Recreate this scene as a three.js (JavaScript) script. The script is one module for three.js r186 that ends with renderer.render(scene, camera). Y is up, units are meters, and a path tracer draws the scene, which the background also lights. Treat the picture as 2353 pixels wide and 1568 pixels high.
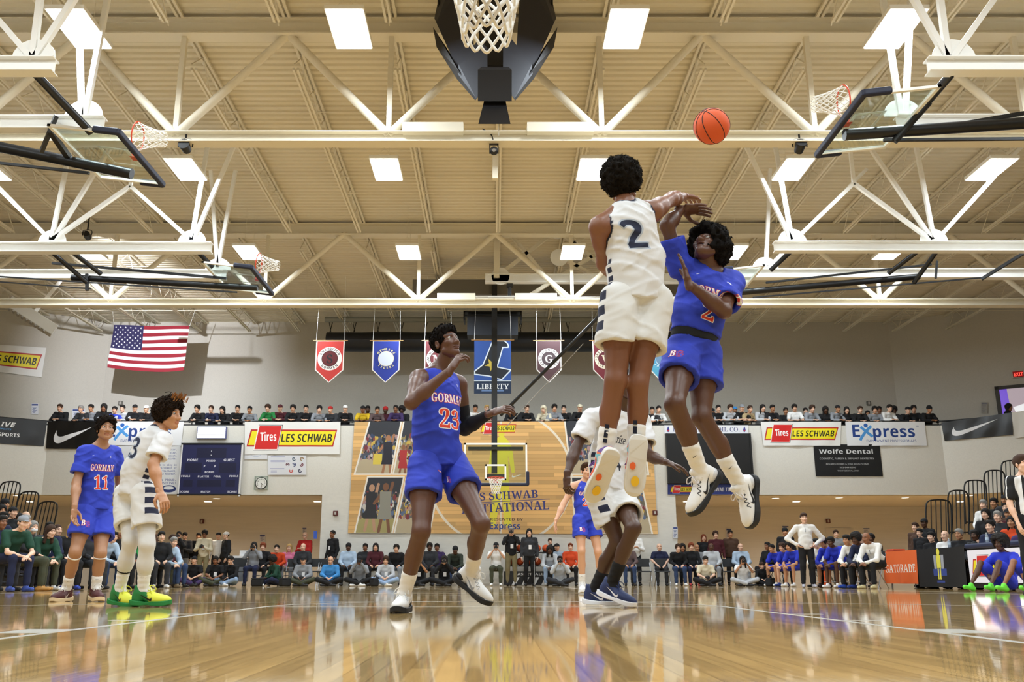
import * as THREE from 'three';
import { mergeGeometries } from 'three/addons/utils/BufferGeometryUtils.js';
import { RectAreaLightUniformsLib } from 'three/addons/lights/RectAreaLightUniformsLib.js';
import { RoundedBoxGeometry } from 'three/addons/geometries/RoundedBoxGeometry.js';

// ------------------------------------------------------------------ camera, light level
const W = 2353, H = 1568, FPX = 2100, CX = 1138, CY = 784, EYE = 0.214;
const PITCH = Math.atan(547 / FPX), CP = Math.cos(PITCH), SP = Math.sin(PITCH);
const scene = new THREE.Scene();
const camera = new THREE.PerspectiveCamera(2 * Math.atan(H / 2 / FPX) * 180 / Math.PI, W / H, 0.05, 200);
camera.position.set(0, EYE, 0);
camera.rotation.x = PITCH;
camera.setViewOffset(W, H, W / 2 - CX, 0, W, H);
scene.add(camera);
RectAreaLightUniformsLib.init();
const renderer = new THREE.WebGLRenderer({ antialias: true });
renderer.toneMapping = THREE.LinearToneMapping;
renderer.toneMappingExposure = 2.05;
renderer.shadowMap.enabled = true;
const PANEL = 44;            // luminance of the ceiling light panels
const PANEL_COLOR = new THREE.Color(0.81, 0.915, 1.0);
scene.background = new THREE.Color(0x000000);

// ------------------------------------------------------------------ helpers
const V = (x, y, z) => new THREE.Vector3(x, y, z);
function mulberry(a) { return () => { a |= 0; a = a + 0x6D2B79F5 | 0; let t = Math.imul(a ^ a >>> 15, 1 | a); t = t + Math.imul(t ^ t >>> 7, 61 | t) ^ t; return ((t ^ t >>> 14) >>> 0) / 4294967296; }; }
const rnd = mulberry(77);
function rayDir(px, py) { const dx = (px - CX) / FPX, dy = -(py - CY) / FPX; return V(dx, dy * CP + SP, dy * SP - CP); }
function P(px, py, Z) { const d = rayDir(px, py); return d.multiplyScalar(Z / -d.z).add(V(0, EYE, 0)); }         // pixel at a distance from the camera
function PH(px, py, h) { const d = rayDir(px, py); return d.multiplyScalar((h - EYE) / d.y).add(V(0, EYE, 0)); }   // pixel on a level plane
function PP(px, py, pl) { const d = rayDir(px, py), o = V(0, EYE, 0); const t = pl.p.clone().sub(o).dot(pl.n) / d.dot(pl.n); return d.multiplyScalar(t).add(o); }
function hash3(x, y, z) { let h = Math.imul(x | 0, 374761393) ^ Math.imul(y | 0, 668265263) ^ Math.imul(z | 0, 2147483647 ^ 0x5bd1e995); h = Math.imul(h ^ h >>> 13, 1274126177); return ((h ^ h >>> 16) >>> 0) / 4294967296; }
function noise3(x, y, z) {
  const xi = Math.floor(x), yi = Math.floor(y), zi = Math.floor(z), f = (t) => t * t * (3 - 2 * t), u = f(x - xi), v = f(y - yi), w = f(z - zi);
  const L = (a, b, t) => a + (b - a) * t, g = (i, j, k) => hash3(xi + i, yi + j, zi + k);
  return L(L(L(g(0, 0, 0), g(1, 0, 0), u), L(g(0, 1, 0), g(1, 1, 0), u), v), L(L(g(0, 0, 1), g(1, 0, 1), u), L(g(0, 1, 1), g(1, 1, 1), u), v), w);
}
const used = {};
function numbered(n) { if (!(n in used)) { used[n] = 0; return n; } used[n]++; return n + '_' + String(used[n]).padStart(3, '0'); }
function std(color, rough = 0.7, metal = 0, extra = {}) { return new THREE.MeshStandardMaterial({ color, roughness: rough, metalness: metal, ...extra }); }
const clothCache = {};
function cloth(hex, rough = 0.9) { const k = hex + '|' + rough; return clothCache[k] || (clothCache[k] = std(hex, rough, 0, { side: THREE.DoubleSide })); }
function mesh(name, geo, mat, parent) {
  const m = new THREE.Mesh(geo, mat); m.name = parent ? name : numbered(name); m.castShadow = m.receiveShadow = true;
  (parent || scene).add(m); return m;
}
function tag(o, label, category, group, kind) { if (label) o.userData.label = label; if (category) o.userData.category = category; if (group) o.userData.group = group; if (kind) o.userData.kind = kind; return o; }
function thing(name, label, category, pos = V(0, 0, 0), group) { const o = new THREE.Group(); o.name = numbered(name); o.position.copy(pos); scene.add(o); return tag(o, label, category, group); }
function struct(name, geo, mat, parent) { const m = mesh(name, geo, mat, parent); if (!parent) m.userData.kind = 'structure'; return m; }
function boxG(x0, x1, y0, y1, z0, z1) { const g = new THREE.BoxGeometry(x1 - x0, y1 - y0, z1 - z0); g.translate((x0 + x1) / 2, (y0 + y1) / 2, (z0 + z1) / 2); return g; }
function beamG(a, b, w, h, up = V(0, 1, 0)) {      // a box from a to b
  const d = b.clone().sub(a), L = d.length(); d.normalize(); let u = up.clone(); if (Math.abs(u.dot(d)) > 0.98) u = V(0, 0, 1);
  const s = d.clone().cross(u).normalize(); u = s.clone().cross(d);
  const g = new THREE.BoxGeometry(w, h, L); g.applyMatrix4(new THREE.Matrix4().makeBasis(s, u, d.clone().negate()).setPosition(a.clone().add(b).multiplyScalar(0.5))); return g;
}
function rodG(a, b, r, seg = 8, r2 = r) {
  const d = b.clone().sub(a), L = d.length(); const g = new THREE.CylinderGeometry(r2, r, L, seg); g.applyQuaternion(new THREE.Quaternion().setFromUnitVectors(V(0, 1, 0), d.normalize()));
  g.translate((a.x + b.x) / 2, (a.y + b.y) / 2, (a.z + b.z) / 2); return g;
}
function tubeG(pts, r, seg = 24, rs = 6, closed = false) { return new THREE.TubeGeometry(new THREE.CatmullRomCurve3(pts, closed), seg, r, rs, closed); }
function iBeamG(a, b, w, h, t = 0.02, up = V(0, 1, 0)) {
  const d = b.clone().sub(a).normalize(), s = d.clone().cross(up).normalize(), u = s.clone().cross(d), o = u.clone().multiplyScalar(h / 2 - t / 2);
  return mergeGeometries([beamG(a.clone().add(o), b.clone().add(o), w, t, up), beamG(a.clone().sub(o), b.clone().sub(o), w, t, up), beamG(a, b, t, h - 2 * t, up)]);
}
const merge = (l) => mergeGeometries(l.map((g) => { const q = g.index ? g.toNonIndexed() : g; for (const k of Object.keys(q.attributes)) if (!['position', 'normal', 'uv'].includes(k)) q.deleteAttribute(k); if (!q.attributes.uv) q.setAttribute('uv', new THREE.Float32BufferAttribute(new Float32Array(q.attributes.position.count * 2), 2)); return q; }));
function moved(g, v) { g.translate(v.x, v.y, v.z); return g; }
function canvasTex(w, h, draw) { const c = document.createElement('canvas'); c.width = w; c.height = h; const x = c.getContext('2d'); draw(x, w, h); const t = new THREE.CanvasTexture(c); t.colorSpace = THREE.SRGBColorSpace; t.anisotropy = 8; return t; }
function dataTex(n, m, fn, srgb = true) { const a = new Uint8Array(n * m * 4); for (let j = 0; j < m; j++) for (let i = 0; i < n; i++) { const c = fn(i, j); const o = (j * n + i) * 4; a[o] = c[0]; a[o + 1] = c[1]; a[o + 2] = c[2]; a[o + 3] = 255; } const t = new THREE.DataTexture(a, n, m); t.wrapS = t.wrapT = THREE.RepeatWrapping; t.magFilter = THREE.LinearFilter; t.minFilter = THREE.LinearMipmapLinearFilter; t.generateMipmaps = true; if (srgb) t.colorSpace = THREE.SRGBColorSpace; t.needsUpdate = true; return t; }

// ------------------------------------------------------------------ materials of the hall
const M = {
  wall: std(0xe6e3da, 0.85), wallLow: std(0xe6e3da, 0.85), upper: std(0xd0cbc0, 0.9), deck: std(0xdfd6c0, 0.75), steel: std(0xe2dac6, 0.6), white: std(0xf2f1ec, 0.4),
  black: std(0x0d0d10, 0.55), blackMetal: std(0x101216, 0.4), navy: std(0x141a33, 0.6), rail: std(0x0c0c0d, 0.45), chair: std(0x2c2f33, 0.6), chrome: std(0xb9bcc0, 0.3, 0.8),
  orange: std(0xd8431c, 0.5), net: std(0xf2efe8, 0.85), glass: new THREE.MeshPhysicalMaterial({ color: 0xf2f8f5, roughness: 0.03, transmission: 1, thickness: 0, ior: 1.5, side: THREE.DoubleSide }),
  line: std(0xc6c4ba, 0.2), wood: std(0xb98a52, 0.5), ballO: null,
};
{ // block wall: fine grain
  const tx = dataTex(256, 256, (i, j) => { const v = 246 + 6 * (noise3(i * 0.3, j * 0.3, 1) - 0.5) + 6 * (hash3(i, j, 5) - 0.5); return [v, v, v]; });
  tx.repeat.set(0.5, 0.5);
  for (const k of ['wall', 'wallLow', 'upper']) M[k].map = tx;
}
// ------------------------------------------------------------------ floor: lacquered maple with painted court lines
{
  const N = 1024;
  const tone = []; for (let i = 0; i < 64; i++) tone.push([]);
  const tex = dataTex(N, N, (i, j) => {                    // 4.48 m x 4.48 m: strips 7 cm wide running along the court
    const s = Math.floor(i / 16), off = hash3(s, 7, 1) * N, bl = Math.floor(((j + off) % N) / (N / 4)), q = hash3(s, bl, 3);
    const g = noise3(i * 0.9, j * 0.03, s) - 0.5, g2 = noise3(i * 0.25, j * 0.012, s + 9) - 0.5;
    const e = (i % 16 === 0) ? 0.86 : 1;
    const k = e * (0.93 + 0.14 * (q - 0.5) + 0.1 * g + 0.12 * g2);
    return [Math.min(255, 200 * k), Math.min(255, 165 * k), Math.min(255, 106 * k)];
  });
  tex.repeat.set(1 / 4.48, 1 / 4.48);
  const bump = dataTex(512, 512, (i, j) => { const a = 2 * Math.PI / 512; const v = 128 + 60 * (Math.sin(i * a * 8 + 1.7 * Math.sin(j * a * 3)) * 0.25 + (noise3((i % 512) * 0.5, (j % 512) * 0.02, 4) - 0.5) * 1.1); return [v, v, v]; }, false);
  bump.repeat.set(1 / 2.2, 1 / 2.2);
  const fm = new THREE.MeshPhysicalMaterial({ map: tex, roughness: 0.05, ior: 1.6, bumpMap: bump, bumpScale: 0.00016, specularIntensity: 1 });
  const g = new THREE.BoxGeometry(44, 0.2, 48); g.translate(0, -0.1, -14);
  const p = g.attributes.position, uv = g.attributes.uv; for (let i = 0; i < p.count; i++) uv.setXY(i, p.getX(i), p.getZ(i));
  const floor = struct('floor', g, fm);
  const bz = -1.75, L = 25.6, T = 0.0006;
  const strip = (x0, z0, x1, z1, w = 0.042) => { const a = V(x0, T / 2, z0), b = V(x1, T / 2, z1); return mesh('court_line', beamG(a, b, w, T), M.line, floor); };
  const arc = (cx, cz, r, a0, a1, w = 0.05, m = M.line) => { const gg = new THREE.RingGeometry(r - w / 2, r + w / 2, 96, 1, a0, a1 - a0); gg.rotateX(-Math.PI / 2); gg.translate(cx, T * 1.2, cz); return mesh('court_arc', gg, m, floor); };
  for (const end of [0, 1]) {
    const z0 = end ? bz - L : bz, s = end ? 1 : -1;
    strip(-7.62, z0, 7.62, z0); strip(-1.83, z0, -1.83, z0 + s * 5.8); strip(1.83, z0, 1.83, z0 + s * 5.8); strip(-1.83, z0 + s * 5.8, 1.83, z0 + s * 5.8);
    arc(0, z0 + s * 5.8, 1.83, end ? Math.PI : 0, end ? 2 * Math.PI : Math.PI);
    arc(0, z0 + s * 1.6, 6.02, end ? Math.PI : 0, end ? 2 * Math.PI : Math.PI);
    strip(-6.02, z0, -6.02, z0 + s * 1.6); strip(6.02, z0, 6.02, z0 + s * 1.6);
    for (const sx of [-1, 1]) { mesh('lane_block', beamG(V(sx * 1.95, T / 2, z0 + s * 2.15), V(sx * 1.95, T / 2, z0 + s * 2.45), 0.2, T), M.line, floor); for (const d of [3.3, 4.2, 5.0]) mesh('lane_mark', beamG(V(sx * 1.95, T / 2, z0 + s * d), V(sx * 1.95, T / 2, z0 + s * (d + 0.05)), 0.2, T), M.line, floor); }
  }
  strip(-7.62, bz, -7.62, bz - L); strip(7.62, bz, 7.62, bz - L); strip(-7.62, bz - L / 2, 7.62, bz - L / 2); arc(0, bz - L / 2, 1.83, 0, 2 * Math.PI);
}
// ------------------------------------------------------------------ shell
const ROOF = 10.0, ZA = 14.45, ZB = 24.2, ZW = 34.6, ZF = 31, ZR = 36.2, HB = 7.6, HT = 9.75, SOF = 2.95, FTOP = 5.3, ANG = 32 * Math.PI / 180;
const fx0 = P(112, 1000, ZF).x, fx1 = P(2163, 1000, ZF).x, ux0 = P(243, 850, ZW).x, ux1 = P(2052, 850, ZW).x;
const planes = {
  fascia: { p: V(0, 0, -ZF), n: V(0, 0, 1) }, upper: { p: V(0, 0, -ZW), n: V(0, 0, 1) },
  fasciaL: { p: V(fx0, 0, -ZF), n: V(Math.sin(ANG), 0, Math.cos(ANG)) }, fasciaR: { p: V(fx1, 0, -ZF), n: V(-Math.sin(ANG), 0, Math.cos(ANG)) },
  upperL: { p: V(ux0, 0, -ZW), n: V(Math.sin(ANG), 0, Math.cos(ANG)) }, upperR: { p: V(ux1, 0, -ZW), n: V(-Math.sin(ANG), 0, Math.cos(ANG)) },
};
function wallRun(pts, y0, y1, t = 0.25) {      // vertical wall along a plan line, thickness behind it
  const sh = new THREE.Shape(); const back = pts.map(([x, z], i) => { const a = pts[Math.max(0, i - 1)], b = pts[Math.min(pts.length - 1, i + 1)]; const dx = b[0] - a[0], dz = b[1] - a[1], l = Math.hypot(dx, dz); return [x + dz / l * t, z - dx / l * t]; });
  [...pts, ...back.reverse()].forEach(([x, z], i) => i ? sh.lineTo(x, -z) : sh.moveTo(x, -z));
  const g = new THREE.ExtrudeGeometry(sh, { depth: y1 - y0, bevelEnabled: false }); g.rotateX(-Math.PI / 2); g.translate(0, y0, 0); return g;
}
const run = 9, dx = Math.cos(ANG) * run, dz = Math.sin(ANG) * run;
struct('wall_back_balcony', wallRun([[fx0 - dx, -ZF + dz], [fx0, -ZF], [fx1, -ZF], [fx1 + dx, -ZF + dz]], SOF, FTOP), M.wall);
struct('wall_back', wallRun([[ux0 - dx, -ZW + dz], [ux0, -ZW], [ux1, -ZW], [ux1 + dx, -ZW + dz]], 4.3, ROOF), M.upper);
struct('wall_back_recess', boxG(-22, 22, 0, SOF, -ZR - 0.25, -ZR), M.wallLow);
const cwx0 = P(735, 1250, ZF).x, cwx1 = P(1557, 1250, ZF).x;
struct('wall_back_centre', boxG(cwx0, cwx1, 0, SOF, -ZR, -ZF), M.wall);
struct('ceiling_soffit', boxG(-22, 22, SOF, SOF + 0.2, -ZR - 0.2, -ZF + 5), M.wallLow).scale.set(1, 1, 1);
scene.children[scene.children.length - 1].geometry = (() => { const pts = [[fx0 - dx, -ZF + dz - 0.1], [fx0, -ZF - 0.1], [fx1, -ZF - 0.1], [fx1 + dx, -ZF + dz - 0.1], [22, -ZR - 0.2], [-22, -ZR - 0.2]]; const sh = new THREE.Shape(); pts.forEach(([x, z], i) => i ? sh.lineTo(x, -z) : sh.moveTo(x, -z)); const g = new THREE.ExtrudeGeometry(sh, { depth: 0.2, bevelEnabled: false }); g.rotateX(-Math.PI / 2); g.translate(0, SOF, 0); return g; })();
{ const pts = [[fx0 - dx, -ZF + dz - 0.1], [fx0, -ZF - 0.1], [fx1, -ZF - 0.1], [fx1 + dx, -ZF + dz - 0.1], [22, -ZR], [-22, -ZR]]; const sh = new THREE.Shape(); pts.forEach(([x, z], i) => i ? sh.lineTo(x, -z) : sh.moveTo(x, -z)); const g = new THREE.ExtrudeGeometry(sh, { depth: 0.2, bevelEnabled: false }); g.rotateX(-Math.PI / 2); g.translate(0, 4.2, 0); struct('floor_balcony', g, M.wallLow); }
struct('wall_left', boxG(-22.2, -22, 0, ROOF, -37, 10), M.wall);
struct('wall_right', boxG(22, 22.2, 0, ROOF, -37, 10), M.wall);
struct('wall_front', boxG(-22, 22, 0, ROOF, 9.8, 10), M.wall);
{ // ribbed steel roof deck, ribs across the hall
  const pos = [], pitch = 0.203; let z = 10; const prof = [];
  while (z > -35) { prof.push([z, ROOF + 0.045], [z - 0.055, ROOF + 0.045], [z - 0.075, ROOF], [z - pitch + 0.02, ROOF]); z -= pitch; }
  for (let i = 0; i + 1 < prof.length; i++) { const [za, ya] = prof[i], [zb, yb] = prof[i + 1]; pos.push(-22, ya, za, 22, ya, za, 22, yb, zb, -22, ya, za, 22, yb, zb, -22, yb, zb); }
  const g = new THREE.BufferGeometry(); g.setAttribute('position', new THREE.Float32BufferAttribute(pos, 3)); g.computeVertexNormals();
  const c = struct('ceiling', merge([g, boxG(-22, 22, ROOF + 0.08, ROOF + 0.3, -37, 10)]), M.deck); c.material.side = THREE.DoubleSide;
}
// ------------------------------------------------------------------ roof steel
function truss(Z, label, step, topAt0) {
  const t = new THREE.Group(); t.name = numbered('roof_truss'); t.position.set(0, 0, -Z); scene.add(t); t.userData = { kind: 'structure', label };
  const X = 20; mesh('top_chord', iBeamG(V(-X, HT, 0), V(X, HT, 0), 0.3, 0.32), M.steel, t);
  mesh('bottom_chord', iBeamG(V(-X, HB, 0), V(X, HB, 0), 0.26, 0.2), M.steel, t);
  mesh('chord_splice', boxG(-1.6, -0.55, HB + 0.06, HB + 0.24, -0.16, 0.16), M.steel, t); mesh('chord_splice', boxG(0.55, 1.7, HB + 0.06, HB + 0.24, -0.16, 0.16), M.steel, t);
  for (let k = -9; k <= 9; k++) {
    const xt = k * step, xb = xt + step / 2; if (Math.abs(xt) > X || Math.abs(xb) > X) continue;
    mesh('diagonal', rodG(V(xt, HT - 0.1, 0), V(xb, HB + 0.08, 0), 0.075, 8), M.steel, t); mesh('diagonal', rodG(V(xt + step, HT - 0.1, 0), V(xb, HB + 0.08, 0), 0.075, 8), M.steel, t);
    mesh('vertical', beamG(V(xb, HT - 0.1, 0), V(xb, HB + 0.08, 0), 0.09, 0.09), M.steel, t);
  }
  return t;
}
truss(4.7, 'cream steel roof truss spanning the hall over the near basket', 3.7);
truss(ZA, 'cream steel roof truss behind the black speaker cluster', 3.7);
truss(ZB, 'cream steel roof truss spanning above the hanging pennants', 4.26);
{ // open-web joists between the trusses
  const bays = [[-5, 4.7], [4.7, ZA], [ZA, ZB], [ZB, ZW]];
  bays.forEach(([z0, z1]) => {
    const L = z1 - z0, yb = 9.42, yt = 9.95, n = Math.round(L / 0.62), webs = [];
    for (let i = 1; i < n - 1; i++) { const a = -i * L / n, b = -(i + 1) * L / n; webs.push(rodG(V(0, i % 2 ? yb : yt, a), V(0, i % 2 ? yt : yb, b), 0.013, 4)); }
    const wg = merge(webs), tg = merge([boxG(-0.07, -0.02, yt - 0.05, yt, -L + 0.02, -0.02), boxG(0.02, 0.07, yt - 0.05, yt, -L + 0.02, -0.02)]), bg = merge([boxG(-0.06, -0.02, yb - 0.03, yb + 0.02, -L + 0.75, -0.75), boxG(0.02, 0.06, yb - 0.03, yb + 0.02, -L + 0.75, -0.75)]);
    for (let k = -9; k <= 9; k++) {
      const j = new THREE.Group(); j.name = numbered('roof_joist'); j.position.set(0.08 + k * 1.9, 0, -z0); scene.add(j); j.userData = { kind: 'structure' };
      mesh('top_chord', tg, M.steel, j); mesh('bottom_chord', bg, M.steel, j); mesh('webbing', wg, M.steel, j);
    }
    for (const f of [0.33, 0.66]) for (const y of [yb, yt - 0.08]) { const r = struct('roof_bridging', rodG(V(-19, y, -z0 - L * f), V(19, y, -z0 - L * f), 0.014, 5), M.steel); r.userData.kind = 'structure'; }
  });
}
// ------------------------------------------------------------------ ceiling light panels
{
  const XS = [-10.8, -6.55, -2.3, 2.05, 6.3, 10.5], HL = 8.6, w = 0.56, l = 1.05;
  const hg = boxG(-w / 2 - 0.02, w / 2 + 0.02, 0, 0.07, -l / 2 - 0.02, l / 2 + 0.02), dg = boxG(-w / 2, w / 2, -0.012, 0, -l / 2, l / 2);
  const cg = [-1, 1].map((b) => merge([rodG(V(-0.2, 0.07, b * 0.4), V(0, 0.3, b * 0.4), 0.004, 4), rodG(V(0.2, 0.07, b * 0.4), V(0, 0.3, b * 0.4), 0.004, 4), rodG(V(0, 0.3, b * 0.4), V(0, ROOF - HL - 0.26, b * 0.4), 0.004, 4)]));
  const dm = std(0xffffff, 0.6, 0, { emissive: new THREE.Color(1, 0.99, 0.96), emissiveIntensity: 3.2 });
  for (const [ri, Z] of [-2.5, 2.5, 7.6, 12.7, 17.8, 22.9, 28.4].entries()) for (const [ci, x] of XS.entries()) {
    const inView = Z > 10 && Z < 26;
    const t = thing('ceiling_light', inView ? ['white rectangular light panel hung in the row above the speaker cluster', 'white rectangular light panel hung in the middle row between the trusses', 'white rectangular light panel hung in the row beside the pennant truss'][ri - 3] : 'white rectangular light panel hung beneath the roof ' + ['behind the near basket', 'over the near baseline', 'over the near free throw line', '', '', '', 'behind the pennant truss'][ri], 'light', V(x, Z > 28 ? 8.86 : HL, -Z), 'rectangular ceiling light panels row ' + (ri + 1));
    if (Z > 28) t.rotation.y = Math.PI / 2;
    mesh('housing', hg, M.white, t); mesh('diffuser', dg, dm, t); for (const g of cg) mesh('suspension_wire', g, M.steel, t);
    const rl = new THREE.RectAreaLight(PANEL_COLOR, PANEL, w, l); rl.position.set(0, -0.02, 0); rl.rotation.x = -Math.PI / 2; t.add(rl);
  }
}
// ------------------------------------------------------------------ basket frames hung from the roof
function strutSet(t, Z, segs, r = 0.05, name = 'strut') { for (const [x0, y0, x1, y1, node] of segs) { const a = P(x0, y0, Z), b = P(x1, y1, Z); if (!node) b.sub(a).multiplyScalar((9.62 - a.y) / (b.y)).add(a); else if (node === 1) mesh('hanger', beamG(b, V(b.x, 9.9, b.z), 0.07, 0.07), M.white, t); mesh(name, beamG(a, b, r * 1.6, r * 1.6), M.white, t); } }
function frameBeam(side, px, py, h, label, plates, segs) {
  const e = PH(px, py, h), t = new THREE.Group(); t.name = numbered('support_frame'); scene.add(t); t.userData = { kind: 'structure', label };
  mesh('beam', iBeamG(V(side * 17, h, e.z), e, 0.2, 0.22), M.white, t);
  for (const p of plates) { const q = P(p, py, -e.z); const g = new THREE.CylinderGeometry(0.3, 0.3, 0.02, 20, 1, false, 0, Math.PI); g.rotateX(Math.PI / 2); g.rotateZ(Math.PI / 2); g.translate(q.x, h + 0.11, e.z); mesh('gusset_plate', g, M.white, t); }
  strutSet(t, -e.z, segs);
  return -e.z;
}
frameBeam(-1, 127, 152, 7, 'white steel beam carrying the folded basket over the flag side', [75], [[75, 137, -60, -20], [75, 137, 97, -40], [78, 137, 165, 5]]);
frameBeam(-1, 240, 285, 7, 'white steel beam behind the folded basket over the flag side', [190], [[188, 268, 182, 70], [195, 268, 235, 60]]);
frameBeam(-1, 487, 570, 7, 'long white steel beam over the far flag side basket', [118, 440], [[118, 553, -30, 405], [118, 553, 150, 395], [122, 553, 225, 385], [118, 553, 300, 428, 1], [440, 553, 300, 428, 2], [440, 553, 462, 425], [444, 553, 510, 400]]);
frameBeam(-1, 520, 632, 7, 'white steel beam behind the far flag side basket', [500], [[500, 615, 480, 330], [500, 615, 525, 480]]);
frameBeam(1, 2130, 152, 7, 'white steel beam carrying the folded basket over the scorer side', [2195], [[2178, 137, 2090, -20], [2178, 137, 2155, -40], [2185, 137, 2290, -10]]);
frameBeam(1, 2060, 283, 7, 'white steel beam behind the folded basket over the scorer side', [2078], [[2070, 268, 2040, 70], [2080, 268, 2090, 60]]);
frameBeam(1, 1778, 568, 7, 'long white steel beam over the far scorer side basket', [1822, 2148], [[1818, 552, 1738, 385], [1820, 552, 1798, 430], [1826, 552, 1962, 422, 1], [2140, 552, 1962, 422, 2], [2142, 552, 2030, 385], [2146, 552, 2100, 310], [2152, 552, 2290, 400]]);
frameBeam(1, 1700, 630, 7, 'white steel beam behind the far scorer side basket', [1760], [[1760, 615, 1772, 320], [1765, 615, 1900, 480]]);
{ // frame over the far basket
  const t = new THREE.Group(); t.name = 'support_frame_centre'; scene.add(t); t.userData = { kind: 'structure', label: 'white steel frame holding the far basket mast' };
  const Z = 24.9; const B = (x0, x1, y, h, w = 0.2) => mesh('beam', iBeamG(P(x0, y, Z), P(x1, y, Z), w, h), M.white, t);
  B(1115, 1700, 641, 0.26); B(1050, 1222, 690, 0.2); B(1122, 1700, 692, 0.2); B(1116, 1500, 412, 0.16);
  mesh('hanger', beamG(P(1141, 425, Z), P(1141, 640, Z), 0.16, 0.16), M.steel, t); mesh('hanger', beamG(P(1138, 335, ZA + 0.4), P(1138, 412, ZA + 0.4), 0.1, 0.1), M.steel, t);
  for (const s of [[1150, 425, 1420, 640], [1150, 512, 1300, 690], [1150, 630, 1290, 520], [1200, 690, 1360, 590], [1280, 588, 1470, 690], [1280, 588, 1450, 470]]) mesh('strut', beamG(P(s[0], s[1], Z + 0.1), P(s[2], s[3], Z + 0.1), 0.1, 0.1), M.steel, t);
  for (const [x, y] of [[1150, 635], [1280, 530], [1285, 592]]) { const q = P(x, y, Z); const g = new THREE.CylinderGeometry(0.26, 0.26, 0.02, 20); g.rotateX(Math.PI / 2); moved(g, q); mesh('gusset_plate', g, M.white, t); }
}
// ------------------------------------------------------------------ baskets
function netG(r, depth, n, rad, sag = V(0, 0, 0)) {
  const list = [], rows = 7;
  const at = (a, d) => { const k = d / depth, rr = r * (1 - 0.52 * Math.pow(k, 0.7) + 0.1 * Math.max(0, k - 0.75)); return V(Math.cos(a) * rr, -d, Math.sin(a) * rr).add(sag.clone().multiplyScalar(k * k)); };
  for (let i = 0; i < n; i++) for (const s of [-1, 1]) {
    const pts = []; for (let j = 0; j <= rows; j++) { const a = (i + s * j * 0.5) * 2 * Math.PI / n, w = 0.006 * Math.sin(i * 5.1 + j * 2.7); pts.push(at(a, depth * j / rows + (j ? w : 0))); }
    list.push(tubeG(pts, rad, 16, 5));
  }
  for (let i = 0; i < n; i++) { const a0 = (i + (rows % 2) * 0.5) * 2 * Math.PI / n, pts = [at(a0, depth), at(a0 + Math.PI / n, depth * 1.09), at(a0 + 2 * Math.PI / n, depth)]; list.push(tubeG(pts, rad, 8, 5)); }
  return merge(list);
}
function basket(t, opt) {     // local frame: board centre at the origin, face towards +z, up +y
  const w = 1.83, h = opt.h || 1.07, f = 0.05;
  mesh('backboard_glass', boxG(-w / 2 + f, w / 2 - f, -h / 2 + f, h / 2 - f, -0.008, 0.004), M.glass, t);
  const fr = []; for (const s of [-1, 1]) { fr.push(boxG(s * (w / 2 - f / 2) - f / 2, s * (w / 2 - f / 2) + f / 2, -h / 2, h / 2, -0.03, 0.01)); fr.push(boxG(-w / 2, w / 2, s * (h / 2 - f / 2) - f / 2, s * (h / 2 - f / 2) + f / 2, -0.03, 0.01)); }
  mesh('board_frame', merge(fr), M.white, t);
  const q = [], sy = -h / 2 + 0.12, sw = 0.61, sh = 0.46, l = 0.05;
  q.push(boxG(-sw / 2, sw / 2, sy, sy + l, 0.005, 0.009), boxG(-sw / 2, sw / 2, sy + sh - l, sy + sh, 0.005, 0.009), boxG(-sw / 2, -sw / 2 + l, sy, sy + sh, 0.005, 0.009), boxG(sw / 2 - l, sw / 2, sy, sy + sh, 0.005, 0.009));
  mesh('target_square', merge(q), M.white, t);
  const pad = [new RoundedBoxGeometry(w + 0.08, 0.09, 0.1, 2, 0.03).translate(0, -h / 2, -0.005)]; for (const s of [-1, 1]) pad.push(new RoundedBoxGeometry(0.09, 0.4, 0.1, 2, 0.03).translate(s * (w / 2 + 0.01), -h / 2 + 0.18, -0.005));
  mesh('edge_padding', merge(pad), opt.pad || M.navy, t);
  const ry = -h / 2 + 0.15, R = 0.2286; const ring = new THREE.TorusGeometry(R, 0.011, 8, 40); ring.rotateX(Math.PI / 2);
  mesh('rim', merge([ring.translate(0, ry, 0.38), boxG(-0.075, 0.075, ry - 0.14, ry + 0.02, 0.0, 0.03), boxG(-0.06, 0.06, ry - 0.02, ry, 0.02, 0.16)]), M.orange, t);
  const n = netG(R - 0.005, 0.4, 12, opt.rad || 0.007, opt.sag); n.translate(0, ry - 0.01, 0.38); mesh('net', n, M.net, t);
}
const near = thing('basketball_hoop', 'near basketball hoop with orange rim and knotted white net below black speaker cluster', 'basketball hoop', V(-0.04, 3.435, -3.32));
near.rotation.y = Math.PI; basket(near, { rad: 0.008 });
{
  const Z = 26.5, c = P(1139, 1066, Z), t = thing('basketball_hoop', 'far glass backboard with orange rim in front of the wooden court mural', 'basketball hoop', c); basket(t, { h: 1.2 });
  const L = (px, py, z = Z) => P(px, py, z).sub(c);
  mesh('mast', beamG(L(1136, 650, Z + 0.3), L(1136, 1088, Z + 0.3), 0.17, 0.17), M.blackMetal, t);
  mesh('mast_bracket', boxG(-0.8, 0.8, 0.42, 0.5, -0.35, -0.05), M.blackMetal, t); mesh('mast_bracket', boxG(-0.3, 0.3, -0.4, -0.3, -0.4, -0.03), M.blackMetal, t);
  mesh('brace', rodG(L(1392, 712, 25.2), L(1150, 955, Z + 0.3), 0.05, 8), M.blackMetal, t);
  mesh('cable', rodG(L(1340, 790, 25.6), L(1160, 985, Z + 0.3), 0.012, 5), M.chrome, t);
  mesh('winch_pulley', merge([rodG(L(1171, 648, 25), L(1171, 705, 25), 0.05, 8), rodG(L(1164, 655, 25), L(1178, 655, 25), 0.09, 8), rodG(L(1166, 700, 25), L(1177, 700, 25), 0.08, 8)]), M.blackMetal, t);
}
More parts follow.
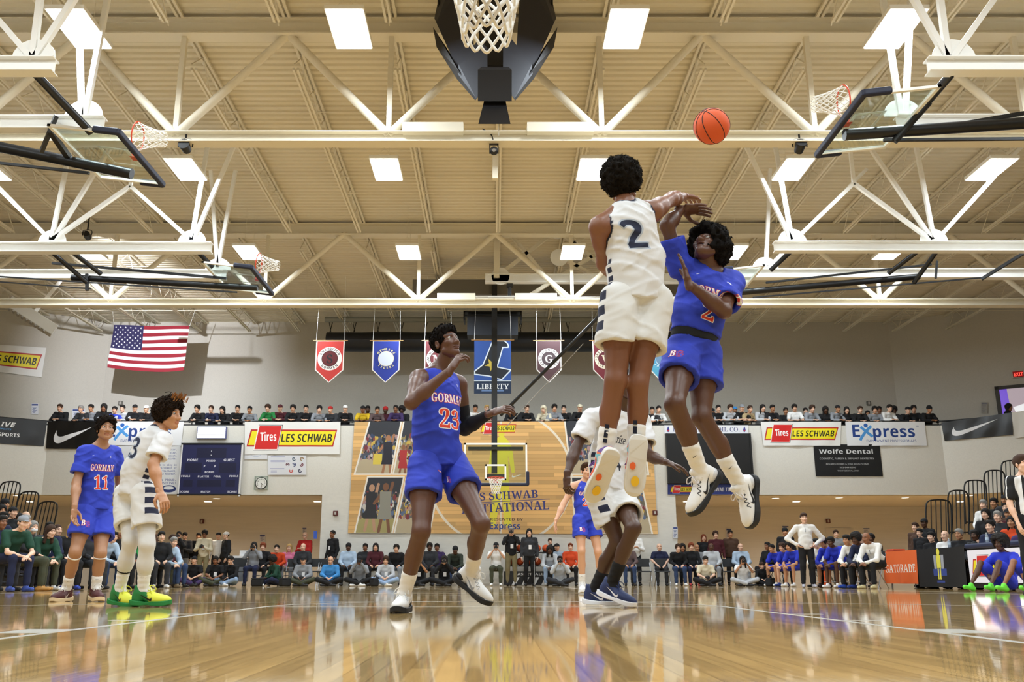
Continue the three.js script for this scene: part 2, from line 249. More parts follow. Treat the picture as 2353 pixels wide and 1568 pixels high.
function sideBasket(x, Z, s, label, bars, h = 6.62) {   // folded up under the roof: board nearly level, face up
  const t = thing('basketball_hoop', label, 'basketball hoop', V(x, h, -Z)), b = new THREE.Group();
  const tmp = new THREE.Group(); basket(tmp, { sag: V(0, 0, 0) });
  const m = new THREE.Matrix4().makeBasis(V(0, 0, -1), V(s, 0.12, 0).normalize(), V(-0.12 * s, 1, 0).normalize());
  if (s > 0) m.makeBasis(V(0, 0, 1), V(1, 0.12, 0).normalize(), V(-0.12, 1, 0).normalize());
  for (const k of [...tmp.children]) { k.geometry.applyMatrix4(m); t.add(k); k.updateMatrix(); }
  for (const [nm, x0, y0, z0, x1, y1, z1, r] of bars) mesh(nm, r > 0.045 ? rodG(P(x0, y0, z0).sub(t.position), P(x1, y1, z1).sub(t.position), r, 12) : beamG(P(x0, y0, z0).sub(t.position), P(x1, y1, z1).sub(t.position), r * 2, r * 2), M.blackMetal, t);
}
sideBasket(-6.05, 13.1, -1, 'folded glass backboard and basket hung nearest the flag side beams', [['mast', -260, 285, 13.1, 303, 400, 13.1, 0.085], ['arm', 75, 163, 11.4, 210, 305, 12.3, 0.06], ['brace', 0, 375, 13.1, 205, 398, 13.1, 0.02], ['brace', 130, 265, 12.6, 95, 350, 12.9, 0.03], ['hanger', 115, 300, 12.4, 160, 365, 13.1, 0.04]]);
sideBasket(5.5, 12, 1, 'folded glass backboard and basket hung nearest the scorer side beams', [['mast', 1940, 310, 12, 2480, 275, 12, 0.085], ['arm', 2190, 165, 11.2, 2130, 235, 11.8, 0.06], ['brace', 2030, 322, 12, 2500, 318, 12, 0.02], ['hanger', 2135, 235, 11.8, 2055, 325, 12, 0.05], ['brace', 2180, 290, 12, 2500, 235, 12, 0.025]]);
sideBasket(-5.65, 19.1, -1, 'folded glass backboard on long black mast beneath the far flag side beam', [['mast', 165, 638, 19.1, 592, 662, 19.1, 0.07], ['arm', 120, 580, 18.4, 200, 650, 19, 0.05], ['arm', 165, 578, 18.4, 232, 630, 19, 0.05], ['arm', 455, 580, 18.4, 490, 615, 18.6, 0.05], ['brace', 0, 636, 19, 545, 672, 19, 0.015], ['brace', 120, 605, 19, 520, 640, 19, 0.025], ['brace', 0, 648, 19, 210, 664, 19, 0.012], ['strut', 200, 630, 19, 200, 668, 19, 0.03]]);
sideBasket(5.2, 19.3, 1, 'folded glass backboard on long black mast beneath the far scorer side beam', [['mast', 2112, 636, 19.1, 1700, 672, 19.1, 0.07], ['arm', 2108, 578, 18.4, 2042, 628, 19, 0.05], ['arm', 2152, 578, 18.4, 2100, 650, 19, 0.05], ['arm', 1815, 580, 18.4, 1770, 622, 18.6, 0.05], ['arm', 2353, 582, 18.4, 2255, 642, 19, 0.03], ['brace', 2262, 638, 19, 1730, 684, 19, 0.015], ['brace', 2140, 608, 19, 1760, 650, 19, 0.02], ['strut', 2153, 600, 19, 2150, 640, 19, 0.02]]);
// ------------------------------------------------------------------ speaker cluster
import { ConvexGeometry } from 'three/addons/geometries/ConvexGeometry.js';
{
  const Z = 13, c = P(1138, 150, Z), t = thing('speaker_cluster', 'black angular loudspeaker cluster hanging under the roof behind the near net', 'speaker', c);
  const hull = (pts) => { const g = new ConvexGeometry(pts.map(([x, y, z]) => P(x, y, z).sub(c))); return g; };
  const wing = (m) => { const X = (x) => m ? 2276 - x : x; return hull([[X(1045), -60, 13.2], [X(998), 42, 13.35], [X(1003), 52, 13.2], [X(1056), 170, 12.8], [X(1090), 120, 12.7], [X(1078), -60, 13], [X(1020), -60, 13.9], [X(1010), 40, 14]]); };
  const low = (m) => { const X = (x) => m ? 2276 - x : x; return hull([[X(995), 62, 13.35], [X(1003), 108, 13.3], [X(1050), 182, 12.95], [X(1092), 231, 12.75], [X(1099), 222, 12.7], [X(1052), 160, 12.75], [X(1012), 95, 13.6], [X(1090), 215, 13.6]]); };
  const flank = (m) => { const X = (x) => m ? 2276 - x : x; return hull([[X(1054), 148, 12.75], [X(1052), 170, 12.8], [X(1094), 226, 12.6], [X(1120), 200, 12.5], [X(1120), 110, 12.5], [X(1100), 90, 12.6], [X(1060), 150, 13.6], [X(1110), 210, 13.4]]); };
  const bm = std(0x1c1e2a, 0.6), bm2 = std(0x0d0d12, 0.55);
  for (const m of [false, true]) { mesh('upper_cabinet', wing(m), bm, t); mesh('side_cabinet', low(m), bm2, t); mesh('inner_cabinet', flank(m), bm, t); }
  mesh('front_cabinet', hull([[1098, 160, 12.2], [1176, 160, 12.2], [1176, 233, 12.2], [1098, 233, 12.2], [1112, 150, 12.7], [1164, 150, 12.7], [1112, 225, 12.8], [1164, 225, 12.8]]), bm2, t);
  mesh('lower_horn', hull([[1112, 233, 12.3], [1162, 233, 12.3], [1173, 285, 12.2], [1099, 285, 12.2], [1112, 233, 12.7], [1162, 233, 12.7], [1170, 283, 12.8], [1103, 283, 12.8]]), bm2, t);
  mesh('core_frame', hull([[1100, -60, 12.9], [1176, -60, 12.9], [1176, 150, 12.9], [1100, 150, 12.9], [1100, -60, 13.6], [1176, -60, 13.6], [1176, 150, 13.6], [1100, 150, 13.6]]), M.black, t);
  for (const x of [1008, 1268]) mesh('hanging_chain', rodG(P(x, 20, 13.4).sub(c), V(P(x, -60, 13.4).x - c.x, ROOF - c.y, P(x, -60, 13.4).z - c.z), 0.02, 5), M.black, t);
  mesh('cable', rodG(P(1145, 285, 12.4).sub(c), P(1146, 312, 12.5).sub(c), 0.006, 4), M.white, t);
}
// small fixtures on the truss
const UPV = V(0, 1, 0);
function stageLight(px, py, Z, label, tilt, aim) {
  const c = P(px, py, Z), t = thing('stage_light', label, 'light', c);
  const g = new THREE.CylinderGeometry(0.1, 0.075, 0.2, 14); g.rotateX(1.2 + tilt); mesh('can', g, M.black, t);
  mesh('yoke', tubeG([V(-0.12, 0, 0), V(-0.12, 0.12, 0), V(0, 0.16, 0), V(0.12, 0.12, 0), V(0.12, 0, 0)], 0.012, 16, 5), M.black, t);
  mesh('clamp', rodG(V(0, 0.16, 0), V(0, aim ? 0.6 : 0.28, 0), 0.02, 6), M.black, t);
  if (aim) { const d = aim.clone().sub(c).normalize(); t.children[0].geometry = new THREE.CylinderGeometry(0.1, 0.085, 0.22, 16).applyQuaternion(new THREE.Quaternion().setFromUnitVectors(UPV, d)); const l = new THREE.CylinderGeometry(0.085, 0.085, 0.01, 16).translate(0, 0.112, 0).applyQuaternion(new THREE.Quaternion().setFromUnitVectors(UPV, d)); mesh('lens', l, std(0xffffff, 0.4, 0, { emissive: 0xfff6ea, emissiveIntensity: 2 }), t); const s = new THREE.SpotLight(0xf2f6ff, 190, 0, 0.5, 0.85); s.position.copy(d).multiplyScalar(0.14); s.target.position.copy(aim).sub(c); s.castShadow = true; s.shadow.radius = 3; t.add(s, s.target); }
}
stageLight(200, 541, 23.3, 'small black spot lamp aimed at the flag beside the corner light panel', 0, P(340, 800, 32.2)); stageLight(426, 338, ZA, 'small black stage lamp clamped under truss on the flag side', 0.2); stageLight(1838, 338, ZA, 'small black stage lamp clamped under truss on the scorer side', -0.1);
{
  const c = P(1135, 347, ZA), t = thing('ceiling_camera', 'small black camera hanging from the truss under the speaker cluster', 'camera', c);
  mesh('bracket', merge([boxG(-0.08, -0.06, -0.04, 0.14, -0.03, 0.03), boxG(0.06, 0.08, -0.04, 0.14, -0.03, 0.03), boxG(-0.08, 0.08, 0.12, 0.14, -0.03, 0.03)]), M.black, t);
  mesh('body', new THREE.SphereGeometry(0.075, 14, 10), M.black, t); const l = new THREE.CylinderGeometry(0.03, 0.03, 0.04, 14); l.rotateX(Math.PI / 2 + 0.4); l.translate(0, -0.02, 0.07); mesh('lens', l, M.chrome, t);
  mesh('cable', tubeG([V(0, 0.14, 0), V(-0.05, 0.3, 0.02), V(-0.2, 0.42, 0)], 0.01, 12, 5), M.black, t);
}
{ // rolled divider curtain, pipe, black box
  const Z = 32.3, a = P(752, 786, Z), b = P(1545, 786, Z), c = a.clone().add(b).multiplyScalar(0.5), t = thing('divider_curtain', 'rolled up black divider curtain hanging behind the pennants', 'curtain', c);
  const n = 60, pts = []; const g = new THREE.CylinderGeometry(0.36, 0.36, b.x - a.x, 28, 40); g.rotateZ(Math.PI / 2);
  const p = g.attributes.position; for (let i = 0; i < p.count; i++) { const k = 1 + 0.1 * (noise3(p.getX(i) * 1.4, p.getY(i) * 5, p.getZ(i) * 5) - 0.5); p.setY(i, p.getY(i) * k); p.setZ(i, p.getZ(i) * k); } g.computeVertexNormals();
  mesh('roll', g, std(0x15171d, 0.5), t);
  for (let i = 0; i < 14; i++) { const x = a.x - c.x + 0.1 + i * 0.87; for (const s of [-0.07, 0.07]) mesh('strap', beamG(V(x + s * 0.5, 0.3, 0), V(x - s, 0.78, 0), 0.05, 0.02), M.black, t); }
  mesh('pipe', rodG(V(a.x - c.x - 0.1, 0.82, 0.1), V(b.x - c.x, 0.82, 0.1), 0.11, 12), std(0x8b8f8c, 0.5), t);
  const d = P(1132, 748, 29.8), q = thing('ceiling_projector', 'black boxy projector frame hanging above the blue letter banner', 'projector', d);
  mesh('housing', boxG(-0.85, 0.85, -0.42, 0.25, -0.3, 0.3), std(0x20242c, 0.6), q); mesh('frame', merge([boxG(-0.98, 0.98, 0.38, 0.43, -0.3, 0.3), boxG(-0.98, -0.93, 0.1, 0.43, -0.3, 0.3), boxG(0.93, 0.98, 0.1, 0.43, -0.3, 0.3), boxG(-0.98, 0.98, 0.24, 0.27, 0.28, 0.32)]), M.blackMetal, q);
  const hz = P(1200, 672, 27.2); const dd = thing('air_duct', 'dark grey rectangular air duct hanging behind the truss', 'duct', hz);
  mesh('duct_body', boxG(P(950, 672, 27.2).x - hz.x, P(1700, 672, 27.2).x - hz.x, -0.15, 0.32, -0.3, 0.3), std(0x6b675e, 0.7), dd); mesh('duct_flange', boxG(-0.04, 0.04, -0.18, 0.35, -0.33, 0.33), std(0x6b675e, 0.7), dd);
}
{ // louvred fixture at the corner of the flag side
  const c = P(72, 728, 26), t = thing('louvre_heater', 'white louvred heater fixed to the beam beside the flag wall', 'heater', c); t.rotation.set(0.1, 0.5, -0.55);
  mesh('casing', new RoundedBoxGeometry(1.5, 0.34, 0.6, 2, 0.03), std(0xb9b4a8, 0.6), t); for (let i = 0; i < 9; i++) mesh('louvre', boxG(-0.62 + i * 0.14, -0.56 + i * 0.14, -0.2, -0.16, -0.1, 0.32), std(0x8f8a80, 0.6), t);
  mesh('mount', boxG(-0.05, 0.05, 0.15, 1.4, -0.05, 0.05), M.white, t);
}
// ------------------------------------------------------------------ banners and prints
const tireLogo = (x, X, Y, W_, H_) => {   // red tile over a yellow bar with black letters
  x.fillStyle = '#b8161a'; x.beginPath(); x.moveTo(X + W_ * 0.05, Y + H_ * 0.18); x.lineTo(X + W_, Y + H_ * 0.18); x.lineTo(X + W_ * 0.96, Y + H_ * 0.86); x.lineTo(X, Y + H_ * 0.86); x.fill();
  x.fillStyle = '#f2e21c'; x.beginPath(); x.moveTo(X + W_ * 0.062, Y + H_ * 0.24); x.lineTo(X + W_ * 0.985, Y + H_ * 0.24); x.lineTo(X + W_ * 0.95, Y + H_ * 0.8); x.lineTo(X + W_ * 0.018, Y + H_ * 0.8); x.fill();
  x.fillStyle = '#f6f3ee'; x.beginPath(); x.moveTo(X + W_ * 0.135, Y); x.lineTo(X + W_ * 0.4, Y); x.lineTo(X + W_ * 0.345, Y + H_); x.lineTo(X + W_ * 0.075, Y + H_); x.fill();
  x.fillStyle = '#1a1a1a'; x.lineWidth = H_ * 0.02; x.strokeStyle = '#222'; x.stroke();
  x.fillStyle = '#d41f1c'; x.beginPath(); x.moveTo(X + W_ * 0.145, Y + H_ * 0.04); x.lineTo(X + W_ * 0.388, Y + H_ * 0.04); x.lineTo(X + W_ * 0.338, Y + H_ * 0.96); x.lineTo(X + W_ * 0.088, Y + H_ * 0.96); x.fill();
  x.fillStyle = '#fff'; x.textAlign = 'center'; x.textBaseline = 'alphabetic'; x.save(); x.translate(X + W_ * 0.242, Y + H_ * 0.64); x.scale(0.7, 1.2); x.font = `bold ${H_ * 0.4}px sans-serif`; x.fillText('Tires', 0, 0); x.restore();
  x.fillStyle = '#111'; x.textAlign = 'left'; x.save(); x.translate(X + W_ * 0.375, Y + H_ * 0.67); x.transform(1, 0, -0.12, 1, 0, 0); x.font = `bold ${H_ * 0.42}px sans-serif`; const mw = x.measureText('LES SCHWAB').width; x.scale(W_ * 0.57 / mw, 1.05); x.fillText('LES SCHWAB', 0, 0); x.restore();
};
const swoosh = (x, X, Y, S, col) => { x.fillStyle = col; x.beginPath(); x.moveTo(X + S, Y); x.bezierCurveTo(X + S * 0.7, Y + S * 0.13, X + S * 0.4, Y + S * 0.26, X + S * 0.28, Y + S * 0.3); x.bezierCurveTo(X + S * 0.12, Y + S * 0.36, X - S * 0.02, Y + S * 0.3, X + S * 0.13, Y + S * 0.06); x.bezierCurveTo(X + S * 0.11, Y + S * 0.2, X + S * 0.2, Y + S * 0.2, X + S * 0.3, Y + S * 0.18); x.closePath(); x.fill(); };
const fit = (x, s, cx, y, w, font, h, col, align = 'center') => { x.fillStyle = col; x.font = font.replace('#', h); x.textAlign = align; x.textBaseline = 'alphabetic'; const m = x.measureText(s).width; x.save(); x.translate(cx, y); if (w) x.scale(w / m, 1); x.fillText(s, 0, 0); x.restore(); };
function sheetG(q, nx = 14, ny = 6, wave = 0.02, seed = 1) {     // q: four corners tl, tr, br, bl
  const g = new THREE.PlaneGeometry(1, 1, nx, ny), p = g.attributes.position, n = q[1].clone().sub(q[0]).cross(q[3].clone().sub(q[0])).normalize().negate();
  for (let i = 0; i < p.count; i++) { const u = p.getX(i) + 0.5, v = 0.5 - p.getY(i); const a = q[0].clone().lerp(q[1], u), b = q[3].clone().lerp(q[2], u), r = a.lerp(b, v); r.addScaledVector(n, wave * (0.6 + Math.sin(u * 19 + seed * 2 + v * 2) * 0.4 * Math.min(1, 0.4 + v) + 0.5 * (noise3(u * 7 + seed, v * 3, seed) - 0.5))); p.setXYZ(i, r.x, r.y, r.z); }
  g.computeVertexNormals(); return g;
}
function banner(name, label, cat, corners, plane, tex, rough = 0.55, wave = 0.02, seed = 1) {
  const q = corners.map(([x, y]) => PP(x, y, plane).addScaledVector(plane.n, 0.03)); const c = q[3].clone().add(q[2]).multiplyScalar(0.5);
  const g = moved(sheetG(q, 18, 6, wave, seed), c.clone().negate()); const m = mesh(name, g, new THREE.MeshStandardMaterial({ map: tex, roughness: rough, side: THREE.DoubleSide })); m.position.copy(c); return tag(m, label, cat);
}
const R4 = (x0, y0, x1, y1) => [[x0, y0], [x1, y0], [x1, y1], [x0, y1]];
const tireTex = canvasTex(1024, 350, (x, w, h) => { x.fillStyle = '#e9e8e4'; x.fillRect(0, 0, w, h); tireLogo(x, 20, 35, 970, 270); });
banner('tire_banner', 'white banner with yellow and red tire shop logo left of the mural', 'banner', [[563, 970], [783, 971], [781, 1045], [563, 1045]], planes.fascia, tireTex, 0.5, 0.03, 3);
banner('tire_banner', 'white banner with yellow and red tire shop logo above black dental sign', 'banner', [[1747, 970], [1932, 970], [1930, 1025], [1754, 1025]], planes.fascia, tireTex, 0.5, 0.03, 5);
banner('tire_banner', 'yellow and white tire shop banner high on the angled wall beside the flag', 'banner', [[-110, 786], [106, 800], [95, 868], [-110, 842]], planes.upperL, tireTex, 0.5, 0.03, 6);
const pressTex = canvasTex(1024, 320, (x, w, h) => { x.fillStyle = '#e8e9ec'; x.fillRect(0, 0, w, h); fit(x, 'E', 60, 205, 130, 'bold #px sans-serif', 230, '#1f3f86', 'left'); fit(x, 'press', 330, 205, 560, 'bold #px sans-serif', 210, '#1f3f86', 'left'); x.strokeStyle = '#4f9ade'; x.lineWidth = 36; x.beginPath(); x.moveTo(190, 70); x.quadraticCurveTo(240, 120, 340, 200); x.moveTo(330, 60); x.quadraticCurveTo(240, 130, 170, 250); x.stroke(); x.fillStyle = '#2a62b4'; x.beginPath(); x.arc(258, 52, 27, 0, 7); x.fill(); fit(x, 'EMPLOYMENT PROFESSIONALS', 250, 275, 640, '#px sans-serif', 48, '#1f3f86', 'left'); fit(x, 'SM', 905, 70, 0, '#px sans-serif', 26, '#1f3f86', 'left'); });
banner('staffing_banner', 'white banner with blue staffing agency lettering beside the black swoosh banner on flag side', 'banner', [[236, 969], [424, 970], [417, 1025], [232, 1024]], planes.fascia, pressTex, 0.5, 0.03, 7);
banner('staffing_banner', 'white banner with blue staffing agency lettering above the scorer bench', 'banner', [[1941, 970], [2123, 970], [2129, 1025], [1946, 1025]], planes.fascia, pressTex, 0.5, 0.03, 8);
const swTex = (k) => canvasTex(768, 300, (x, w, h) => { x.fillStyle = '#0c0c0e'; x.fillRect(0, 0, w, h); swoosh(x, 60, 60, 560, '#e4e4e6'); });
banner('swoosh_banner', 'black banner with white swoosh left of the white staffing banner', 'banner', [[111, 970], [240, 970], [234, 1033], [108, 1032]], planes.fascia, swTex(), 0.25, 0.04, 9);
banner('swoosh_banner', 'black banner with white swoosh on the angled balcony front by the exit door', 'banner', [[2163, 972], [2325, 949], [2328, 1000], [2171, 1014]], planes.fasciaR, swTex(), 0.25, 0.04, 10);
banner('plain_banner', 'plain white banner at the far end of the angled balcony front', 'banner', [[2324, 949], [2420, 935], [2420, 998], [2332, 1008]], planes.fasciaR, canvasTex(64, 64, (x) => { x.fillStyle = '#dedbd4'; x.fillRect(0, 0, 64, 64); }), 0.5, 0.04, 10);
banner('sports_banner', 'black live sports banner on the angled balcony front at the flag side', 'banner', [[-140, 948], [108, 969], [100, 1026], [-140, 1012]], planes.fasciaL, canvasTex(1024, 280, (x, w, h) => { x.fillStyle = '#141416'; x.fillRect(0, 0, w, h); fit(x, 'LIVE', 520, 95, 190, 'italic bold #px sans-serif', 70, '#eee', 'left'); fit(x, 'SPORTS', 560, 130, 120, 'italic bold #px sans-serif', 24, '#4b8fc9', 'left'); fit(x, 'ALL SPORTS', 440, 200, 330, 'bold #px sans-serif', 54, '#eee', 'left'); }), 0.4, 0.03, 11);
banner('dental_sign', 'black dental office sign with white lettering on the balcony front', 'sign', [[1868, 1022], [2020, 1022], [2028, 1095], [1874, 1095]], planes.fascia, canvasTex(1024, 480, (x, w, h) => { x.fillStyle = '#101317'; x.fillRect(0, 0, w, h); x.fillStyle = '#d6d8da'; fit(x, 'Wolfe Dental', 500, 140, 840, 'bold #px sans-serif', 90, '#d9dbdd'); fit(x, 'COSMETIC, FAMILY & IMPLANT DENTISTRY', 500, 230, 840, '#px sans-serif', 36, '#d0d2d4'); fit(x, 'BEN WOLFE DMD & JOSH ROSSLEY DMD', 500, 310, 660, '#px sans-serif', 30, '#c8cacc'); fit(x, '503-844-6500', 500, 360, 250, '#px sans-serif', 30, '#c8cacc'); fit(x, 'WOLFEDENTAL.COM', 500, 408, 320, '#px sans-serif', 28, '#c8cacc'); }), 0.5, 0.005);
banner('oil_sign', 'white strip sign with blue oil company lettering above the black screen', 'sign', R4(1526, 978, 1719, 997), planes.fascia, canvasTex(1024, 100, (x, w, h) => { x.fillStyle = '#e9e9ee'; x.fillRect(0, 0, w, h); fit(x, 'BRETTHAUER OIL CO.', 512, 76, 820, '#px serif', 72, '#2b2f6d'); for (const a of [48, 976]) { x.fillStyle = '#2b3b8c'; x.beginPath(); x.moveTo(a, 14); x.quadraticCurveTo(a + 30, 70, a, 84); x.quadraticCurveTo(a - 30, 70, a, 14); x.fill(); x.fillStyle = '#c22'; x.beginPath(); x.arc(a, 66, 10, 0, 7); x.fill(); } }), 0.5, 0.004);
{ // black screen board under the oil sign
  const a = PP(1530, 998, planes.fascia), b = PP(1728, 1112, planes.fascia), c = V((a.x + b.x) / 2, b.y, -ZF), t = thing('video_board', 'switched off black video board under the white oil sign', 'screen', c);
  mesh('screen', boxG(a.x - c.x, b.x - c.x, 0, a.y - b.y, 0.02, 0.16), std(0x0a0a0c, 0.55), t); for (const s of [0, 1]) mesh('frame_side', boxG((s ? b.x : a.x) - c.x - 0.03, (s ? b.x : a.x) - c.x + 0.03, 0, a.y - b.y, 0, 0.18), M.black, t);
  const s1 = banner('tire_strip_sign', 'blue strip sign with tire shop lettering below the black video board', 'sign', R4(1534, 1113, 1730, 1137), planes.fascia, canvasTex(1024, 130, (x, w, h) => { x.fillStyle = '#26357c'; x.fillRect(0, 0, w, h); tireLogo(x, 30, 12, 330, 106); fit(x, 'LES SCHWAB TIRE CENTERS', 400, 92, 600, 'bold #px sans-serif', 70, '#e8e8ee', 'left'); }), 0.5, 0.004);
}
{ // electronic scoreboard
  const q = [[425, 1023], [558, 1025], [550, 1137], [415, 1136]].map(([x, y]) => PP(x, y, planes.fascia)), c = q[3].clone().add(q[2]).multiplyScalar(0.5), w = (q[2].x - q[3].x), h = q[0].y - q[3].y;
  const t = thing('scoreboard', 'navy electronic scoreboard with white home and guest lettering on the balcony front', 'scoreboard', c);
  const tex = canvasTex(1024, 860, (x, W1, H1) => { x.fillStyle = '#1b2050'; x.fillRect(0, 0, W1, H1); x.fillStyle = '#13163a'; for (const r of [[60, 320, 300, 180], [660, 320, 300, 180], [250, 60, 520, 180], [60, 620, 160, 120], [300, 620, 420, 120], [800, 620, 160, 120]]) x.fillRect(...r); const T = (s, X, Y, S, w) => fit(x, s, X, Y, w, 'bold #px sans-serif', S, '#e6e6ee'); T('HOME', 190, 295, 64, 190); T('GUEST', 830, 295, 64, 200); T('PERIOD', 510, 305, 44, 160); T('P', 405, 400, 54); T('P', 590, 400, 54); T('BONUS', 500, 500, 46, 170); T('FOULS', 90, 570, 46, 160); T('FOULS', 930, 570, 46, 160); T('PLAYER', 400, 575, 46, 200); T('FOUL', 640, 575, 46, 130); T('SCORE', 90, 840, 46, 170); T('SCORE', 920, 840, 46, 170); T('MATCH', 460, 840, 46, 170); x.fillStyle = '#fff'; x.fillRect(500, 110, 14, 14); x.fillRect(500, 180, 14, 14); });
  const face = new THREE.MeshStandardMaterial({ map: tex, roughness: 0.5 });
  const fg = new THREE.PlaneGeometry(w, h); fg.translate(0, h / 2, 0.175); mesh('face', fg, face, t); mesh('cabinet', boxG(-w / 2, w / 2, 0, h, 0.02, 0.17), M.navy, t);
  for (const s of [-1, 1]) mesh('side_tube', rodG(V(s * (w / 2 + 0.03), -0.08, 0.15), V(s * (w / 2 + 0.03), h + 0.1, 0.15), 0.035, 8), std(0xdedede, 0.5), t);
  mesh('frame', merge([boxG(-w / 2 - 0.06, w / 2 + 0.06, h, h + 0.05, 0.02, 0.19), boxG(-w / 2 - 0.06, w / 2 + 0.06, -0.03, 0, 0.02, 0.19)]), M.black, t);
  const b = PP(488, 996, planes.fascia), l = thing('wall_light', 'small white glowing lamp panel on the balcony front above the scoreboard', 'light', b); mesh('casing', boxG(-0.5, 0.5, -0.21, 0.21, 0, 0.1), std(0x5b5f8a, 0.6), l); mesh('diffuser', boxG(-0.47, 0.47, -0.18, 0.18, 0.1, 0.12), std(0xffffff, 0.6, 0, { emissive: 0xffffff, emissiveIntensity: 0.5 }), l); for (const y of [-0.08, 0.02, 0.11]) mesh('guard_bar', boxG(-0.48, 0.48, y, y + 0.015, 0.12, 0.135), std(0xc9c9da, 0.5), l);
}
banner('rules_poster', 'tall white poster of sportsmanship text below the staffing banner on flag side', 'poster', [[272, 1026], [416, 1026], [414, 1136], [262, 1136]], planes.fascia, canvasTex(700, 560, (x, w, h) => { x.fillStyle = '#dfe1e4'; x.fillRect(0, 0, w, h); const T = ['Students will have good behavior,', 'and let the players play,', 'let the coaches coach,', 'let the officials officiate.', '', 'We all have a role to play in', 'creating an environment of', 'TOLERANCE,', 'SAFETY, and RESPECT.', '', 'Be LOUD. Be PROUD.', 'Be POSITIVE!']; T.forEach((s, i) => fit(x, s, w - 40, 50 + i * 36, 0, 'bold #px monospace', i > 9 ? 34 : 26, '#4c5590', 'right')); x.fillStyle = '#2a3870'; x.beginPath(); x.ellipse(w - 120, 500, 80, 42, 0, 0, 7); x.fill(); x.fillStyle = '#dfe1e4'; x.beginPath(); x.ellipse(w - 120, 490, 56, 20, 0, 0, 7); x.fill(); }), 0.7, 0.006);
banner('league_poster', 'small white poster with team emblems below the tire shop banner', 'poster', R4(616, 1047, 704, 1092), planes.fascia, canvasTex(512, 270, (x, w, h) => { x.fillStyle = '#dcdde2'; x.fillRect(0, 0, w, h); x.fillStyle = '#8d90b8'; for (let i = 0; i < 5; i++) x.fillRect(40, 14 + i * 9 + (i > 1 ? 40 : 0), 190, 4); x.fillRect(30, 76, 270, 10); x.fillRect(30, 180, 190, 10); for (let i = 0; i < 3; i++) x.fillRect(40, 210 + i * 10, 80, 4); const E = [[350, 52, '#1c3b52'], [455, 52, '#8a6a3a'], [265, 130, '#5a1f2c'], [350, 130, '#1d2f66'], [450, 130, '#6b1f2e'], [310, 215, '#c0392b'], [430, 215, '#2b2d4d']]; E.forEach(([a, b, c], i) => { x.strokeStyle = c; x.fillStyle = c; x.lineWidth = 11; x.beginPath(); x.arc(a, b, 20, 0.5 + i, 5.2 + i); x.stroke(); x.fillRect(a - 8, b - 8, 18, 12); }); }), 0.7, 0.005);
banner('league_poster', 'narrow white card tucked under the tire shop banner left of the mural', 'poster', R4(562, 1044, 615, 1056), planes.fascia, canvasTex(128, 32, (x) => { x.fillStyle = '#d9dade'; x.fillRect(0, 0, 128, 32); x.strokeStyle = '#6f86b5'; x.beginPath(); x.ellipse(64, 4, 26, 12, 0, 0, 3.2); x.stroke(); }), 0.7, 0.003);
{ // wall clock
  const c = PP(601, 1111, planes.fascia), t = thing('wall_clock', 'round white wall clock in a clear square guard by the mural', 'clock', c);
  const g = new THREE.CylinderGeometry(0.2, 0.2, 0.05, 36); g.rotateX(Math.PI / 2); g.translate(0, 0, 0.03); mesh('case', g, M.black, t);
  const tex = canvasTex(256, 256, (x) => { x.fillStyle = '#ecebe6'; x.fillRect(0, 0, 256, 256); for (let i = 1; i <= 12; i++) { const a = i * Math.PI / 6; fit(x, String(i), 128 + Math.sin(a) * 92, 142 - Math.cos(a) * 92, 0, 'bold #px sans-serif', 36, '#222'); } });
  const f = new THREE.CircleGeometry(0.178, 36); f.translate(0, 0, 0.057); mesh('dial', f, new THREE.MeshStandardMaterial({ map: tex, roughness: 0.5 }), t);
  mesh('hour_hand', beamG(V(0, 0, 0.062), V(0.075, -0.07, 0.062), 0.014, 0.004, V(0, 0, 1)), M.black, t); mesh('minute_hand', beamG(V(0, 0, 0.066), V(0.02, -0.14, 0.066), 0.01, 0.004, V(0, 0, 1)), M.black, t);
  mesh('guard', merge([boxG(-0.22, 0.22, 0.2, 0.22, 0, 0.12), boxG(-0.22, 0.22, -0.22, -0.2, 0, 0.12), boxG(-0.22, -0.2, -0.22, 0.22, 0, 0.12), boxG(0.2, 0.22, -0.22, 0.22, 0, 0.12)]), M.glass, t);
}
